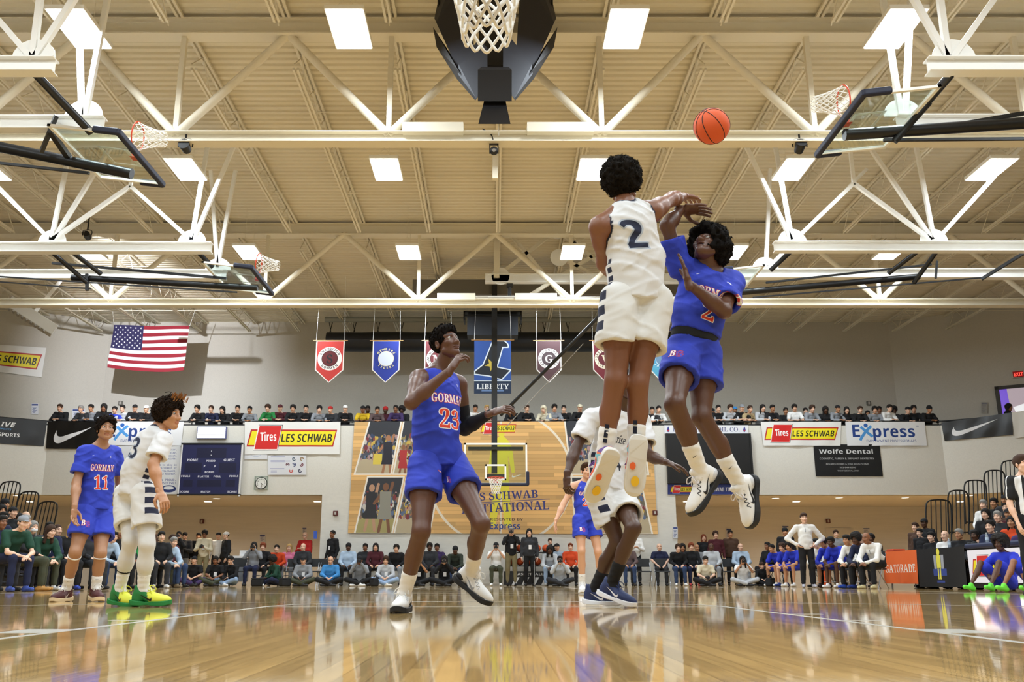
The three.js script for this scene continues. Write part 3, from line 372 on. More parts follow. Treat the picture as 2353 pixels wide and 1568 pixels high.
// mural: printed court floor, photographs, lettering, a plain yellow figure
{
  const q = [[815, 970], [1497, 969], [1511, 1228], [800, 1226]];
  const tex = canvasTex(2048, 780, (x, w, h) => {
    x.fillStyle = '#d29a4e'; x.fillRect(0, 0, w, h); const r = mulberry(5);
    for (let j = 0; j < 30; j++) { let X = -r() * 300; while (X < w) { const L = 150 + r() * 350; const k = 0.88 + r() * 0.2; x.fillStyle = `rgb(${226 * k | 0},${180 * k | 0},${114 * k | 0})`; x.fillRect(X, j * 26, L, 26); X += L; } x.fillStyle = 'rgba(120,70,20,0.35)'; x.fillRect(0, j * 26, w, 1.5); }
    x.strokeStyle = '#eadfcb'; x.lineWidth = 16; x.beginPath(); x.ellipse(1010, 390, 480, 470, 0, 0, 7); x.stroke(); x.lineWidth = 13; x.beginPath(); x.moveTo(1010, 0); x.lineTo(1010, h); x.stroke();
    const photo = (pts, seed, kind) => {
      x.save(); x.beginPath(); pts.forEach(([a, b], i) => i ? x.lineTo(a, b) : x.moveTo(a, b)); x.closePath(); x.fillStyle = ['#4b4f5c', '#8c7f56', '#57524a', '#6d6656'][kind]; x.fill(); x.save(); x.clip(); const rr = mulberry(seed);
      const bx = Math.min(...pts.map((p) => p[0])), by = Math.min(...pts.map((p) => p[1])), bw = Math.max(...pts.map((p) => p[0])) - bx, bh = Math.max(...pts.map((p) => p[1])) - by;
      x.fillStyle = '#2b2e36'; x.fillRect(bx, by, bw, bh * 0.3); x.fillStyle = kind === 2 ? '#a59a63' : '#b9aa8c'; x.fillRect(bx, by + bh * 0.72, bw, bh * 0.3);
      for (let i = 0; i < 170; i++) { const c = ['#8e6f5c', '#33415f', '#c9c3ba', '#7d2f36', '#23252b', '#c9a94b', '#5b6d8c', '#a88'][rr() * 8 | 0]; x.fillStyle = c; const X = bx + rr() * bw, Y = by + bh * (0.28 + rr() * 0.45), S = 7 + rr() * 13; x.beginPath(); x.ellipse(X, Y, S * 0.6, S, 0, 0, 7); x.fill(); }
      const man = (X, Y, S, top, skin) => { x.fillStyle = skin; x.beginPath(); x.ellipse(X, Y, S * 0.09, S * 0.12, 0, 0, 7); x.fill(); x.lineWidth = S * 0.09; x.strokeStyle = skin; x.lineCap = 'round'; x.beginPath(); x.moveTo(X - S * 0.12, Y + S * 0.22); x.lineTo(X - S * 0.32, Y + S * 0.5); x.moveTo(X + S * 0.13, Y + S * 0.22); x.lineTo(X + S * 0.2, Y - S * 0.12); x.moveTo(X - S * 0.08, Y + S * 0.9); x.lineTo(X - S * 0.16, Y + S * 1.35); x.moveTo(X + S * 0.08, Y + S * 0.9); x.lineTo(X + S * 0.14, Y + S * 1.35); x.stroke(); x.fillStyle = top; x.beginPath(); x.moveTo(X - S * 0.17, Y + S * 0.14); x.lineTo(X + S * 0.17, Y + S * 0.14); x.lineTo(X + S * 0.15, Y + S * 0.6); x.lineTo(X + S * 0.22, Y + S * 0.98); x.lineTo(X - S * 0.22, Y + S * 0.98); x.lineTo(X - S * 0.15, Y + S * 0.6); x.fill(); };
      if (kind === 0) { x.fillStyle = '#d9c24b'; x.fillRect(bx + bw * 0.4, by + bh * 0.62, bw * 0.2, bh * 0.2); man(bx + bw * 0.72, by + bh * 0.33, bh * 0.5, '#1d1c2b', '#a5724f'); }
      if (kind === 1) { man(bx + bw * 0.2, by + bh * 0.5, bh * 0.4, '#b03030', '#8b5a3c'); }
      if (kind === 2) { man(bx + bw * 0.32, by + bh * 0.2, bh * 0.55, '#26262c', '#b98f72'); man(bx + bw * 0.62, by + bh * 0.18, bh * 0.58, '#8e8c80', '#7a5138'); }
      if (kind === 3) { man(bx + bw * 0.5, by + bh * 0.5, bh * 0.35, '#dfe2ea', '#a5724f'); }
      x.restore(); x.beginPath(); pts.forEach(([a, b], i) => i ? x.lineTo(a, b) : x.moveTo(a, b)); x.closePath(); x.strokeStyle = '#efe8dc'; x.lineWidth = 11; x.stroke(); x.restore();
    };
    const S = (px, py) => [(px - 807) / 697 * w, (py - 970) / 257 * h];
    photo([S(843, 968), S(917, 968), S(898, 1093), S(814, 1093)], 1, 0); photo([S(923, 968), S(1010, 968), S(990, 1093), S(903, 1093)], 2, 1);
    photo([S(845, 1099), S(928, 1099), S(906, 1228), S(822, 1228)], 3, 2); photo([S(934, 1099), S(1012, 1099), S(990, 1228), S(911, 1228)], 4, 3);
    photo([S(1300, 968), S(1480, 968), S(1490, 1093), S(1312, 1093)], 5, 0); photo([S(1312, 1099), S(1470, 1099), S(1492, 1228), S(1320, 1228)], 6, 3);
    // plain yellow figure
    x.fillStyle = '#e8dc3e'; const [mx, my] = S(1152, 1000); x.beginPath(); x.ellipse(mx, my, 20, 26, 0, 0, 7); x.fill(); x.beginPath(); x.moveTo(mx - 18, my + 18); x.lineTo(mx + 18, my + 18); x.quadraticCurveTo(mx + 70, my + 60, mx + 78, my + 140); x.lineTo(mx + 92, my + 270); x.lineTo(mx + 70, my + 275); x.lineTo(mx + 44, my + 150); x.lineTo(mx + 50, my + 340); x.lineTo(mx + 70, my + 640); x.lineTo(mx + 20, my + 640); x.lineTo(mx + 2, my + 400); x.lineTo(mx - 40, my + 640); x.lineTo(mx - 84, my + 640); x.lineTo(mx - 50, my + 340); x.lineTo(mx - 44, my + 150); x.lineTo(mx - 70, my + 275); x.lineTo(mx - 92, my + 270); x.lineTo(mx - 78, my + 140); x.quadraticCurveTo(mx - 70, my + 60, mx - 18, my + 18); x.fill();
    tireLogo(x, ...S(1103, 972), 245, 85);
    x.save(); const [tx, ty] = S(1160, 1150); x.translate(tx, ty); x.rotate(-0.055); fit(x, 'LES SCHWAB', -20, 0, 490, 'bold #px serif', 76, '#33357e'); fit(x, 'INVITATIONAL', 0, 84, 590, 'bold #px serif', 84, '#33357e'); x.fillStyle = '#33357e'; x.fillRect(-260, 12, 560, 4); x.restore();
    fit(x, 'PRESENTED BY', ...S(1160, 1198), 240, 'bold #px sans-serif', 24, '#5a4630'); fit(x, 'Express', ...S(1160, 1217), 210, 'bold #px sans-serif', 62, '#2b4590');
    swoosh(x, ...S(1174, 1092), 80, '#efeee6');
  });
  banner('court_mural', 'huge wooden floor mural with player photographs hanging behind the far basket', 'mural', q, planes.fascia, tex, 0.45, 0.03, 2);
}
// pennants
function pennant(x0, y0, x1, y1, draw, label, tri = true, Z = 29) {
  const a = P(x0, y0, Z), b = P(x1, y1, Z), w = b.x - a.x, h = a.y - b.y, c = V((a.x + b.x) / 2, a.y, a.z), t = thing('pennant', label, 'pennant', c);
  const sh = new THREE.Shape(); const k = tri ? 0.3 : 0; sh.moveTo(-w / 2, 0); sh.lineTo(w / 2, 0); sh.lineTo(w / 2, -h * (1 - k)); if (tri) sh.lineTo(0, -h); sh.lineTo(-w / 2, -h * (1 - k)); sh.closePath();
  const g = new THREE.ShapeGeometry(sh), p = g.attributes.position, uv = g.attributes.uv; for (let i = 0; i < p.count; i++) uv.setXY(i, p.getX(i) / w + 0.5, 1 + p.getY(i) / h);
  mesh('cloth', g, new THREE.MeshStandardMaterial({ map: canvasTex(300, Math.round(300 * h / w), draw), roughness: 0.8, side: THREE.DoubleSide }), t);
  mesh('rod', rodG(V(-w / 2 - 0.1, 0, 0), V(w / 2 + 0.1, 0, 0), 0.014, 6), M.wood, t);
  for (const s of [-1, 1]) mesh('wire', rodG(V(s * w * 0.5, 0, 0), V(s * w * 0.44, ROOF - c.y, 0), 0.005, 4), M.white, t);
}
const emblem = (base, ring, ringTxt, inner, up, dn, letter, lc) => (x, w, h) => {
  x.fillStyle = '#eee8e2'; x.fillRect(0, 0, w, h); x.fillStyle = base; x.beginPath(); x.moveTo(12, 10); x.lineTo(w - 12, 10); x.lineTo(w - 12, h * 0.69); x.lineTo(w / 2, h * 0.975); x.lineTo(12, h * 0.69); x.fill();
  const cy = h * 0.43; x.fillStyle = ring; x.beginPath(); x.arc(w / 2, cy, 128, 0, 7); x.fill(); x.fillStyle = inner; x.beginPath(); x.arc(w / 2, cy, 84, 0, 7); x.fill(); x.strokeStyle = ringTxt; x.lineWidth = 4; x.stroke();
  x.fillStyle = ringTxt; x.font = 'bold 36px sans-serif'; x.textAlign = 'center'; x.textBaseline = 'middle';
  [...up].forEach((c, i) => { const a = (i - (up.length - 1) / 2) * 0.31; x.save(); x.translate(w / 2 + Math.sin(a) * 106, cy - Math.cos(a) * 106); x.rotate(a); x.fillText(c, 0, 0); x.restore(); });
  [...dn].forEach((c, i) => { const a = (i - (dn.length - 1) / 2) * 0.31; x.save(); x.translate(w / 2 + Math.sin(a) * 106, cy + Math.cos(a) * 106); x.rotate(-a); x.fillText(c, 0, 0); x.restore(); });
  x.fillStyle = lc; x.font = 'bold 130px serif'; x.fillText(letter, w / 2, cy + 4);
};
pennant(727, 783, 788, 880, emblem('#c23a34', '#eee6e0', '#1c1c1e', '#5e1d20', 'SHERWOOD', 'BOWMEN', 'S', '#1d1a1c'), 'red pointed pennant with round white S emblem');
pennant(857, 783, 917, 880, emblem('#2a3c9c', '#22328a', '#e6dc9a', '#cfd6e6', 'NEWBERG', 'TIGERS', '', '#d2502e'), 'blue pointed pennant with round emblem');
pennant(976, 783, 1036, 880, emblem('#6b2a2e', '#eee6e0', '#221c1e', '#6b2a2e', 'MCMINNVILLE', 'GRIZZLIES', 'M', '#eee6e0'), 'maroon pointed pennant behind player twenty three');
pennant(1232, 783, 1291, 880, emblem('#54393c', '#e6dedc', '#2c2224', '#4c3c40', 'GLENCOE', 'CRIMSON TIDE', 'G', '#e6dedc'), 'brown pointed pennant with round G emblem');
pennant(1361, 783, 1421, 880, emblem('#7c2f3a', '#efe6d0', '#4c2024', '#6b2a34', 'FOREST GROVE', 'VIKINGS', 'V', '#e6dcc0'), 'dark red pointed pennant behind the jumping player in white');
pennant(1493, 783, 1553, 884, emblem('#56a6c6', '#4b93b8', '#e8f2f4', '#5f7f9c', 'CENTURY', 'JAGUARS', '', '#3f5f80'), 'turquoise pointed pennant behind the jumping players');
pennant(1090, 782, 1175, 905, (x, w, h) => {
  x.fillStyle = '#3356a4'; x.fillRect(0, 0, w, h); x.fillStyle = '#252a33'; x.strokeStyle = '#dfeaf6'; x.lineWidth = 10; x.beginPath(); x.moveTo(150, 4); x.lineTo(240, 4); x.quadraticCurveTo(285, 30, 275, 60); x.lineTo(232, 60); x.lineTo(186, 225); x.lineTo(298, 250); x.lineTo(222, 330); x.lineTo(120, 300); x.lineTo(4, 285); x.lineTo(4, 260); x.lineTo(72, 205); x.closePath(); x.fill(); x.stroke();
  x.fillStyle = '#c9b24a'; x.beginPath(); const cx = 140, cy = 205; for (let i = 0; i < 10; i++) { const a = i * Math.PI / 5 - 0.5, r = i % 2 ? 22 : 58; x.lineTo(cx + Math.sin(a) * r, cy - Math.cos(a) * r); } x.fill();
  x.fillStyle = '#23344f'; x.fillRect(0, h - 105, w, 105); x.fillStyle = '#dfeaf6'; x.fillRect(0, h - 109, w, 6); fit(x, 'LIBERTY', w / 2, h - 38, 262, 'bold #px serif', 58, '#eef2f6'); x.fillStyle = '#7fa0d6'; x.fillRect(60, h - 26, 180, 6);
}, 'square blue letter banner with star hanging by the far basket mast', false);
// flag of stars and stripes hung in front of the back wall
{
  const Z = 32.2, q = [[262, 747], [436, 749], [421, 851], [247, 845]].map(([x, y]) => P(x, y, Z)), c = q[3].clone().add(q[2]).multiplyScalar(0.5);
  const tex = canvasTex(1140, 600, (x, w, h) => { for (let i = 0; i < 13; i++) { x.fillStyle = i % 2 ? '#e9e4e4' : '#8c1d2c'; x.fillRect(0, i * h / 13, w, h / 13 + 1); } x.fillStyle = '#28244e'; x.fillRect(0, 0, w * 0.4, h * 7 / 13); x.fillStyle = '#fff'; for (let r = 0; r < 9; r++) for (let k = 0; k < (r % 2 ? 5 : 6); k++) { const X = w * 0.4 * ((r % 2 ? 2 : 1) + 2 * k) / 12, Y = h * 7 / 13 * (r + 1) / 10; x.beginPath(); for (let i = 0; i < 10; i++) { const a = i * Math.PI / 5, R = i % 2 ? 6 : 15; x.lineTo(X + Math.sin(a) * R, Y - Math.cos(a) * R); } x.fill(); } });
  const g = new THREE.PlaneGeometry(1, 1, 40, 20), p = g.attributes.position;
  for (let i = 0; i < p.count; i++) { const u = p.getX(i) + 0.5, v = 0.5 - p.getY(i); const r = q[0].clone().lerp(q[1], u).lerp(q[3].clone().lerp(q[2], u), v); r.y -= 0.1 * Math.sin(u * Math.PI) * (0.35 + 0.65 * v); r.z += 0.04 * Math.sin(u * 9 + v * 4) + 0.05 * Math.sin(u * 3.3 - v * 5); r.sub(c); p.setXYZ(i, r.x, r.y, r.z); }
  g.computeVertexNormals(); const t = thing('flag', 'red white and blue flag of stars and stripes hung before the back wall', 'flag', c);
  mesh('cloth', g, new THREE.MeshStandardMaterial({ map: tex, roughness: 0.85, side: THREE.DoubleSide }), t);
  mesh('hanging_cord', merge([rodG(q[0].clone().sub(c), q[0].clone().sub(c).add(V(-0.1, 0.5, 0)), 0.01, 4), rodG(q[1].clone().sub(c), q[1].clone().sub(c).add(V(0.15, 0.6, 0)), 0.01, 4)]), M.white, t);
}
// balcony rail
{
  const y = P(1138, 968, ZF).y; const pts = [[fx0 - dx, -ZF + dz - 0.12], [fx0, -ZF - 0.12], [fx1, -ZF - 0.12], [fx1 + dx, -ZF + dz - 0.12]];
  const r = new THREE.Group(); r.name = 'balcony_rail'; scene.add(r); tag(r, 'thin black rail along the top of the balcony front', 'railing');
  for (let i = 0; i < 3; i++) { const a = V(pts[i][0], y, pts[i][1]), b = V(pts[i + 1][0], y, pts[i + 1][1]); mesh('top_rail', rodG(a, b, 0.03, 8), M.rail, r); mesh('kick_rail', beamG(a.clone().setY(FTOP + 0.03), b.clone().setY(FTOP + 0.03), 0.05, 0.05), M.rail, r); const n = Math.max(2, Math.round(a.distanceTo(b) / 1.6)); for (let k = 0; k <= n; k++) { const q = a.clone().lerp(b, k / n); mesh('post', rodG(V(q.x, FTOP, q.z), q, 0.02, 6), M.rail, r); } }
}
// recessed downlights in the soffit
for (const [px, py] of [[39, 1139], [498, 1146], [1782, 1145], [1928, 1144], [2080, 1144], [2228, 1139]]) {
  const c = PH(px, py, SOF - 0.005), t = thing('downlight', 'round white downlight recessed in the soffit under the balcony', 'light', c, 'soffit downlights');
  const g = new THREE.CylinderGeometry(0.13, 0.13, 0.012, 24); mesh('lens', g, std(0xffffff, 0.6, 0, { emissive: 0xfff2dc, emissiveIntensity: 2 }), t); const rg = new THREE.TorusGeometry(0.14, 0.015, 6, 24); rg.rotateX(Math.PI / 2); mesh('trim_ring', rg, M.white, t);
  const s = new THREE.SpotLight(0xffe9cc, 7, 0, 1.2, 0.6); s.position.set(0, -0.03, 0); s.target.position.set(0, -3, 0); s.castShadow = true; s.shadow.radius = 6; t.add(s, s.target);
}
for (const x of [-17, -10.5, -3.5 - 3, 4 + 3, 11, 17]) for (const z of [-33.8]) {
  const t = thing('downlight', 'round white downlight deeper under the balcony soffit', 'light', V(x, SOF - 0.005, z), 'rear soffit downlights'); const g = new THREE.CylinderGeometry(0.13, 0.13, 0.012, 24); mesh('lens', g, std(0xffffff, 0.6, 0, { emissive: 0xfff2dc, emissiveIntensity: 2 }), t);
  const s = new THREE.SpotLight(0xffe9cc, 7, 0, 1.2, 0.6); s.position.set(0, -0.03, 0); s.target.position.set(0, -3, 0); s.castShadow = true; s.shadow.radius = 6; t.add(s, s.target);
}
// signs, alarms, notices
function alarm(px, py, Z, label, col = 0x5a1d1a) { const c = P(px, py, Z), t = thing('fire_alarm', label, 'alarm', c); mesh('box', new RoundedBoxGeometry(0.16, 0.16, 0.07, 2, 0.015), std(col, 0.5), t); mesh('strobe', boxG(-0.03, 0.03, -0.05, 0.05, 0.03, 0.05), std(0xbfb8b0, 0.4), t); }
alarm(464, 1199, ZR - 0.04, 'small dark red fire alarm on recess wall left of the mural'); alarm(771, 1180, ZF - 0.04, 'small dark red fire alarm on pale wall beside the mural edge'); alarm(1505, 1179, ZF - 0.04, 'small dark red fire alarm just right of the mural'); alarm(1903, 1198, ZR - 0.04, 'small dark red fire alarm behind the coach in white'); alarm(277, 927, ZW - 0.04, 'small grey wall speaker under the flag', 0x6a675f); alarm(1996, 927, ZW - 0.04, 'small grey wall speaker on upper wall at scorer side', 0x6a675f);
function notice(px0, py0, px1, py1, plane, label, head = '#3a4a86', body = '#d5d6dc') { banner('wall_notice', label, 'notice', R4(px0, py0, px1, py1), plane, canvasTex(96, 128, (x) => { x.fillStyle = body; x.fillRect(0, 0, 96, 128); x.fillStyle = head; x.fillRect(6, 6, 84, 18); for (let i = 0; i < 6; i++) x.fillRect(12 + (i % 2) * 6, 40 + i * 13, 60 - (i % 3) * 14, 5); }), 0.8, 0.002); }
const recess = { p: V(0, 0, -ZR), n: V(0, 0, 1) };
notice(72, 928, 88, 953, planes.upperL, 'white notice sheet on the angled wall above live sports banner'); notice(165, 940, 195, 965, planes.upperL, 'wide blue headed notice behind the balcony crowd at flag side'); notice(2255, 925, 2270, 950, planes.upperR, 'pale grey notice sheet on the angled wall near the exit door', '#8a8a90', '#aba79e'); notice(1546, 1211, 1557, 1238, planes.fascia, 'white notice on the pale wall edge right of the mural'); notice(1668, 1215, 1680, 1238, recess, 'white notice behind person in brown jacket'); notice(1796, 1209, 1812, 1222, recess, 'white notice behind the bench at shoulder height'); notice(1982, 1214, 1998, 1228, recess, 'white notice above the seated coaches'); notice(597, 1229, 610, 1246, recess, 'white notice on recess wall above the photographers'); notice(695, 1213, 705, 1226, recess, 'white notice behind person in red jacket'); notice(721, 1221, 729, 1239, planes.fascia, 'small blue notice on the pale wall edge beside red jacket', '#3d5fc0', '#4465c4'); notice(1897, 1214, 1960, 1240, recess, 'pale wide board on the recess wall behind the coach in grey', '#cfccc6', '#d2cfc8');
{ // exit sign, upper doorway
  const pl = planes.upperR, c = PP(2340, 861, pl), t = thing('exit_sign', 'small glowing red exit sign over the upper doorway', 'sign', c); t.rotation.y = -ANG;
  mesh('box', boxG(-0.2, 0.2, -0.13, 0.13, 0, 0.08), M.upper, t); const tx = canvasTex(128, 80, (x) => { x.fillStyle = '#3a0606'; x.fillRect(0, 0, 128, 80); fit(x, 'EXIT', 64, 64, 112, 'bold #px sans-serif', 62, '#ff3b30'); }); const g = new THREE.PlaneGeometry(0.34, 0.22); g.translate(0, 0, 0.085); mesh('panel', g, new THREE.MeshStandardMaterial({ color: 0x200000, emissiveMap: tx, emissive: 0xffffff, emissiveIntensity: 1.6, map: tx }), t);
  const a = PP(2285, 890, pl), b = PP(2420, 870, pl), d = new THREE.Group(); d.name = 'door_1'; d.position.set(a.x, 4.4, a.z); d.rotation.y = -ANG; scene.add(d); d.userData = { kind: 'structure', label: 'grey framed glass double door on the upper level' };
  const hh = a.y - 4.4; mesh('frame', merge([boxG(0, 0.14, 0, hh, 0.01, 0.1), boxG(0, 2.6, hh - 0.12, hh, 0.01, 0.1), boxG(1.15, 1.25, 0, hh, 0.01, 0.1), boxG(2.46, 2.6, 0, hh, 0.01, 0.1)]), std(0x3a3732, 0.5), d);
  const gt = canvasTex(256, 256, (x) => { x.fillStyle = '#b7a6ac'; x.fillRect(0, 0, 256, 256); x.fillStyle = '#7a55d8'; x.beginPath(); x.moveTo(0, 0); x.lineTo(60, 0); x.lineTo(90, 256); x.lineTo(0, 256); x.fill(); x.fillStyle = '#fff'; x.beginPath(); x.moveTo(90, 70); x.lineTo(256, 50); x.lineTo(256, 90); x.lineTo(120, 105); x.fill(); });
  for (const x0 of [0.14, 1.25]) { const g2 = new THREE.PlaneGeometry(1.05, hh - 0.12); g2.translate(x0 + 0.52, (hh - 0.12) / 2, 0.03); mesh('lit_pane', g2, new THREE.MeshStandardMaterial({ color: 0x111111, emissiveMap: gt, emissive: 0xffffff, emissiveIntensity: 0.4, roughness: 0.2 }), d); }
}
// ------------------------------------------------------------------ bleachers with end rails
function bleacher(s, x0, zFar, zNear, label) {
  const t = thing('bleacher', label, 'bleacher', V(s * x0, 0, -zFar));
  const L = zFar - zNear, run = 0.52, rise = 0.26;
  for (let i = 0; i < 10; i++) { const xa = s * i * run, y = 0.35 + i * rise; mesh('seat_board', boxG(Math.min(xa, xa + s * 0.28), Math.max(xa, xa + s * 0.28), y, y + 0.05, 0, L), M.navy, t); mesh('footboard', boxG(Math.min(xa + s * 0.28, xa + s * run), Math.max(xa + s * 0.28, xa + s * run), y - 0.18, y - 0.14, 0, L), M.wood, t); mesh('riser', boxG(Math.min(xa + s * 0.02, xa + s * 0.05), Math.max(xa + s * 0.02, xa + s * 0.05), Math.max(0, y - 0.3), y, 0, L), M.black, t); }
}
function endRail(px0, px1, ptop, pbot, Z, s, label, flip) {
  const a = P(px0, ptop, Z), b = P(px1, ptop, Z), base = P((px0 + px1) / 2, pbot, Z), t = thing('bleacher_rail', label, 'railing', base, 'end rails of the bleachers ' + s);
  const w = Math.abs(b.x - a.x) / 2, h = a.y - base.y, r = 0.02, lean = 0.1 * flip;
  const q = (x, y) => V(x + lean * (h - y) , y, 0);
  mesh('hoop', tubeG([q(-w, 0), q(-w, h - 0.14), q(-w + 0.04, h - 0.04), q(-w + 0.14, h), q(w - 0.14, h), q(w - 0.04, h - 0.04), q(w, h - 0.14), q(w, 0)], r, 48, 6), M.rail, t);
  for (let i = 1; i < 5; i++) { const x = -w + 2 * w * i / 5; mesh('bar', rodG(q(x, 0), q(x, h), 0.014, 5), M.rail, t); }
  mesh('bottom_bar', rodG(q(-w, 0.05), q(w, 0.05), 0.014, 5), M.rail, t);
}
bleacher(1, 10.9, 24.2, 12, 'stepped bleacher seating with navy boards on the scorer side'); bleacher(-1, 10.9, 24.2, 9, 'stepped bleacher seating with navy boards on the flag side');
[[2140, 2196, 1150], [2191, 2236, 1128], [2229, 2278, 1105], [2275, 2322, 1082], [2315, 2364, 1060]].forEach(([a, b, y]) => endRail(a, b, y, y + 100, 24.4, 'scorer side', 'black barred end rail stepping up the scorer side bleacher', -1));
[[78, 122, 1154], [34, 79, 1131], [-10, 36, 1108]].forEach(([a, b, y]) => endRail(a, b, y, y + 100, 24.4, 'flag side', 'black barred end rail stepping up the flag side bleacher', -1));
// ------------------------------------------------------------------ scorer table on the sideline
{
  const X = 9.7, zf = 23.4, zm = 21.5, ze = 19.3, zn = 15.4, h = 0.86;
  const t = thing('scorer_table', 'long scorer table at the sideline with dark top', 'table', V(X, 0, -zf));
  mesh('tabletop', new RoundedBoxGeometry(0.75, 0.05, zf - ze, 2, 0.015).translate(0.36, h - 0.03, (zf - ze) / 2), M.black, t); for (const [a, b] of [[0.08, 0.1], [0.66, 0.1], [0.08, zf - ze - 0.1], [0.66, zf - ze - 0.1]]) mesh('leg', rodG(V(a, 0, b), V(a, h - 0.05, b), 0.02, 6), M.chrome, t);
  const drape = (z0, z1, y0, tex, label, name) => { const L = z0 - z1, g = new THREE.PlaneGeometry(1, 1, 16, 8), p = g.attributes.position; for (let i = 0; i < p.count; i++) { const u = p.getX(i) + 0.5, v = 0.5 - p.getY(i); p.setXYZ(i, X - 0.04 - 0.02 * v - 0.02 * Math.sin(u * 14) * v, h + 0.005 - (h - y0) * v, -z0 + L * u); } g.computeVertexNormals(); const top = new THREE.PlaneGeometry(L, 0.3); top.rotateX(-Math.PI / 2); top.rotateY(Math.PI / 2); top.translate(X + 0.1, h + 0.004, -(z0 + z1) / 2); const c = V(X, 0, -(z0 + z1) / 2); const m = mesh(name, moved(g, c.clone().negate()), new THREE.MeshStandardMaterial({ map: tex, roughness: 0.85, side: THREE.DoubleSide })); m.position.copy(c); tag(m, label, 'cloth'); };
  drape(zf, zm, 0.1, canvasTex(640, 280, (x, w, hh) => { x.fillStyle = '#e2662a'; x.fillRect(0, 0, w, hh); fit(x, 'GATORADE', 320, 185, 560, 'bold #px serif', 96, '#efe7dc'); }), 'orange towel cloth with white lettering draped over the scorer table end', 'orange_cloth');
  drape(zm, ze, 0.04, canvasTex(640, 280, (x, w, hh) => { x.fillStyle = '#0e0e11'; x.fillRect(0, 0, w, hh); x.fillStyle = '#9a9da6'; x.fillRect(230, 50, 36, 110); x.fillRect(334, 50, 36, 110); x.fillStyle = '#2c3f86'; x.fillRect(210, 150, 190, 50); x.fillStyle = '#d9d04a'; x.beginPath(); x.ellipse(300, 28, 22, 26, 0, 0, 7); x.fill(); x.fillRect(270, 52, 60, 90); x.fillRect(276, 140, 18, 85); x.fillRect(308, 140, 18, 85); x.fillStyle = '#2c3f86'; x.fillRect(250, 235, 120, 14); }), 'black cloth with a yellow figure print draped over the scorer table', 'black_cloth');
  const l = thing('display_table', 'lit advertising display table with padded navy top on the sideline', 'table', V(X, 0, -ze));
  mesh('cabinet', boxG(0.02, 0.6, 0.04, h - 0.04, 0.02, ze - zn), M.black, l); mesh('padded_top', new RoundedBoxGeometry(0.75, 0.1, ze - zn, 3, 0.04).translate(0.33, h, (ze - zn) / 2), std(0x1b2545, 0.6), l);
  const tx = canvasTex(1024, 380, (x, w, hh) => { x.fillStyle = '#f4eef0'; x.fillRect(0, 0, w, hh); tireLogo(x, 60, 60, 880, 250); });
  for (const [a, b] of [[0.02, 2.05], [2.15, ze - zn]]) { const g = new THREE.PlaneGeometry(b - a, 0.64); g.rotateY(-Math.PI / 2); g.translate(0.0, 0.46, (a + b) / 2); mesh('display_panel', g, new THREE.MeshStandardMaterial({ color: 0x222222, emissiveMap: tx, emissive: 0xffffff, emissiveIntensity: 0.42, roughness: 0.3 }), l); }
  const rl = new THREE.RectAreaLight(0xfff2f0, 0.45, 3.8, 0.6); rl.position.set(-0.05, 0.46, (ze - zn) / 2); rl.rotation.y = Math.PI / 2; l.add(rl);
  // bottles and small things on the table
  const bottle = (z, x, col, label, y = h) => { const b = thing('water_bottle', label, 'bottle', V(x, y, -z), 'bottles on the sideline table'); const pr = [[0, 0], [0.032, 0], [0.033, 0.06], [0.03, 0.09], [0.033, 0.13], [0.025, 0.17], [0.012, 0.19], [0.012, 0.205]].map(([a, c]) => new THREE.Vector2(a, c)); mesh('bottle_body', new THREE.LatheGeometry(pr, 14), col, b); mesh('cap', new THREE.CylinderGeometry(0.014, 0.014, 0.018, 10).translate(0, 0.21, 0), M.white, b); mesh('label_band', new THREE.CylinderGeometry(0.0345, 0.0345, 0.05, 14, 1, true).translate(0, 0.1, 0), std(0xbfd0e0, 0.5, 0, { side: 2 }), b); };
  const pet = new THREE.MeshPhysicalMaterial({ color: 0xe4eef4, transmission: 0.7, roughness: 0.1, thickness: 0 });
  bottle(19.0, X + 0.3, pet, 'clear water bottle standing on the padded navy table top', h + 0.05); bottle(18.6, X + 0.3, pet, 'clear water bottle standing on the padded navy table top', h + 0.05); bottle(17.6, X + 0.35, pet, 'clear water bottle standing on the padded navy table top', h + 0.05); bottle(20.4, X + 0.2, std(0x8b97a6, 0.4), 'grey drink bottle with orange cap on the black cloth');
  const box = thing('snack_box', 'low orange box on the end of the scorer table', 'box', V(X + 0.15, h, -zf + 0.35)); mesh('tray', new RoundedBoxGeometry(0.3, 0.05, 0.4, 2, 0.01).translate(0, 0.03, 0), std(0xc6492a, 0.6), box); mesh('lid', boxG(-0.14, 0.14, 0.055, 0.065, -0.19, 0.19), std(0xd25a35, 0.6), box);
}
// folding chairs
const chairGeo = (() => {
  const back = new RoundedBoxGeometry(0.46, 0.27, 0.03, 3, 0.014); const bp = back.attributes.position; for (let i = 0; i < bp.count; i++) { const x = bp.getX(i), y = bp.getY(i); if (y > 0) bp.setY(i, y * (1 - 1.4 * x * x)); bp.setZ(i, bp.getZ(i) + x * x * 0.5); } back.computeVertexNormals(); back.translate(0, 0.72, -0.22);
  const seat = new RoundedBoxGeometry(0.45, 0.04, 0.42, 3, 0.018).translate(0, 0.44, 0);
  const side = (s) => merge([tubeG([V(s * 0.22, 0, 0.2), V(s * 0.22, 0.42, 0.0), V(s * 0.22, 0.8, -0.24)], 0.012, 12, 6)]), rear = (s) => tubeG([V(s * 0.21, 0, -0.24), V(s * 0.21, 0.42, 0.14)], 0.012, 6, 6);
  return { back, seat, legs: [side(-1), side(1), rear(-1), rear(1)], bar: rodG(V(-0.22, 0.14, 0.14), V(0.22, 0.14, 0.14), 0.01, 6) };
})();
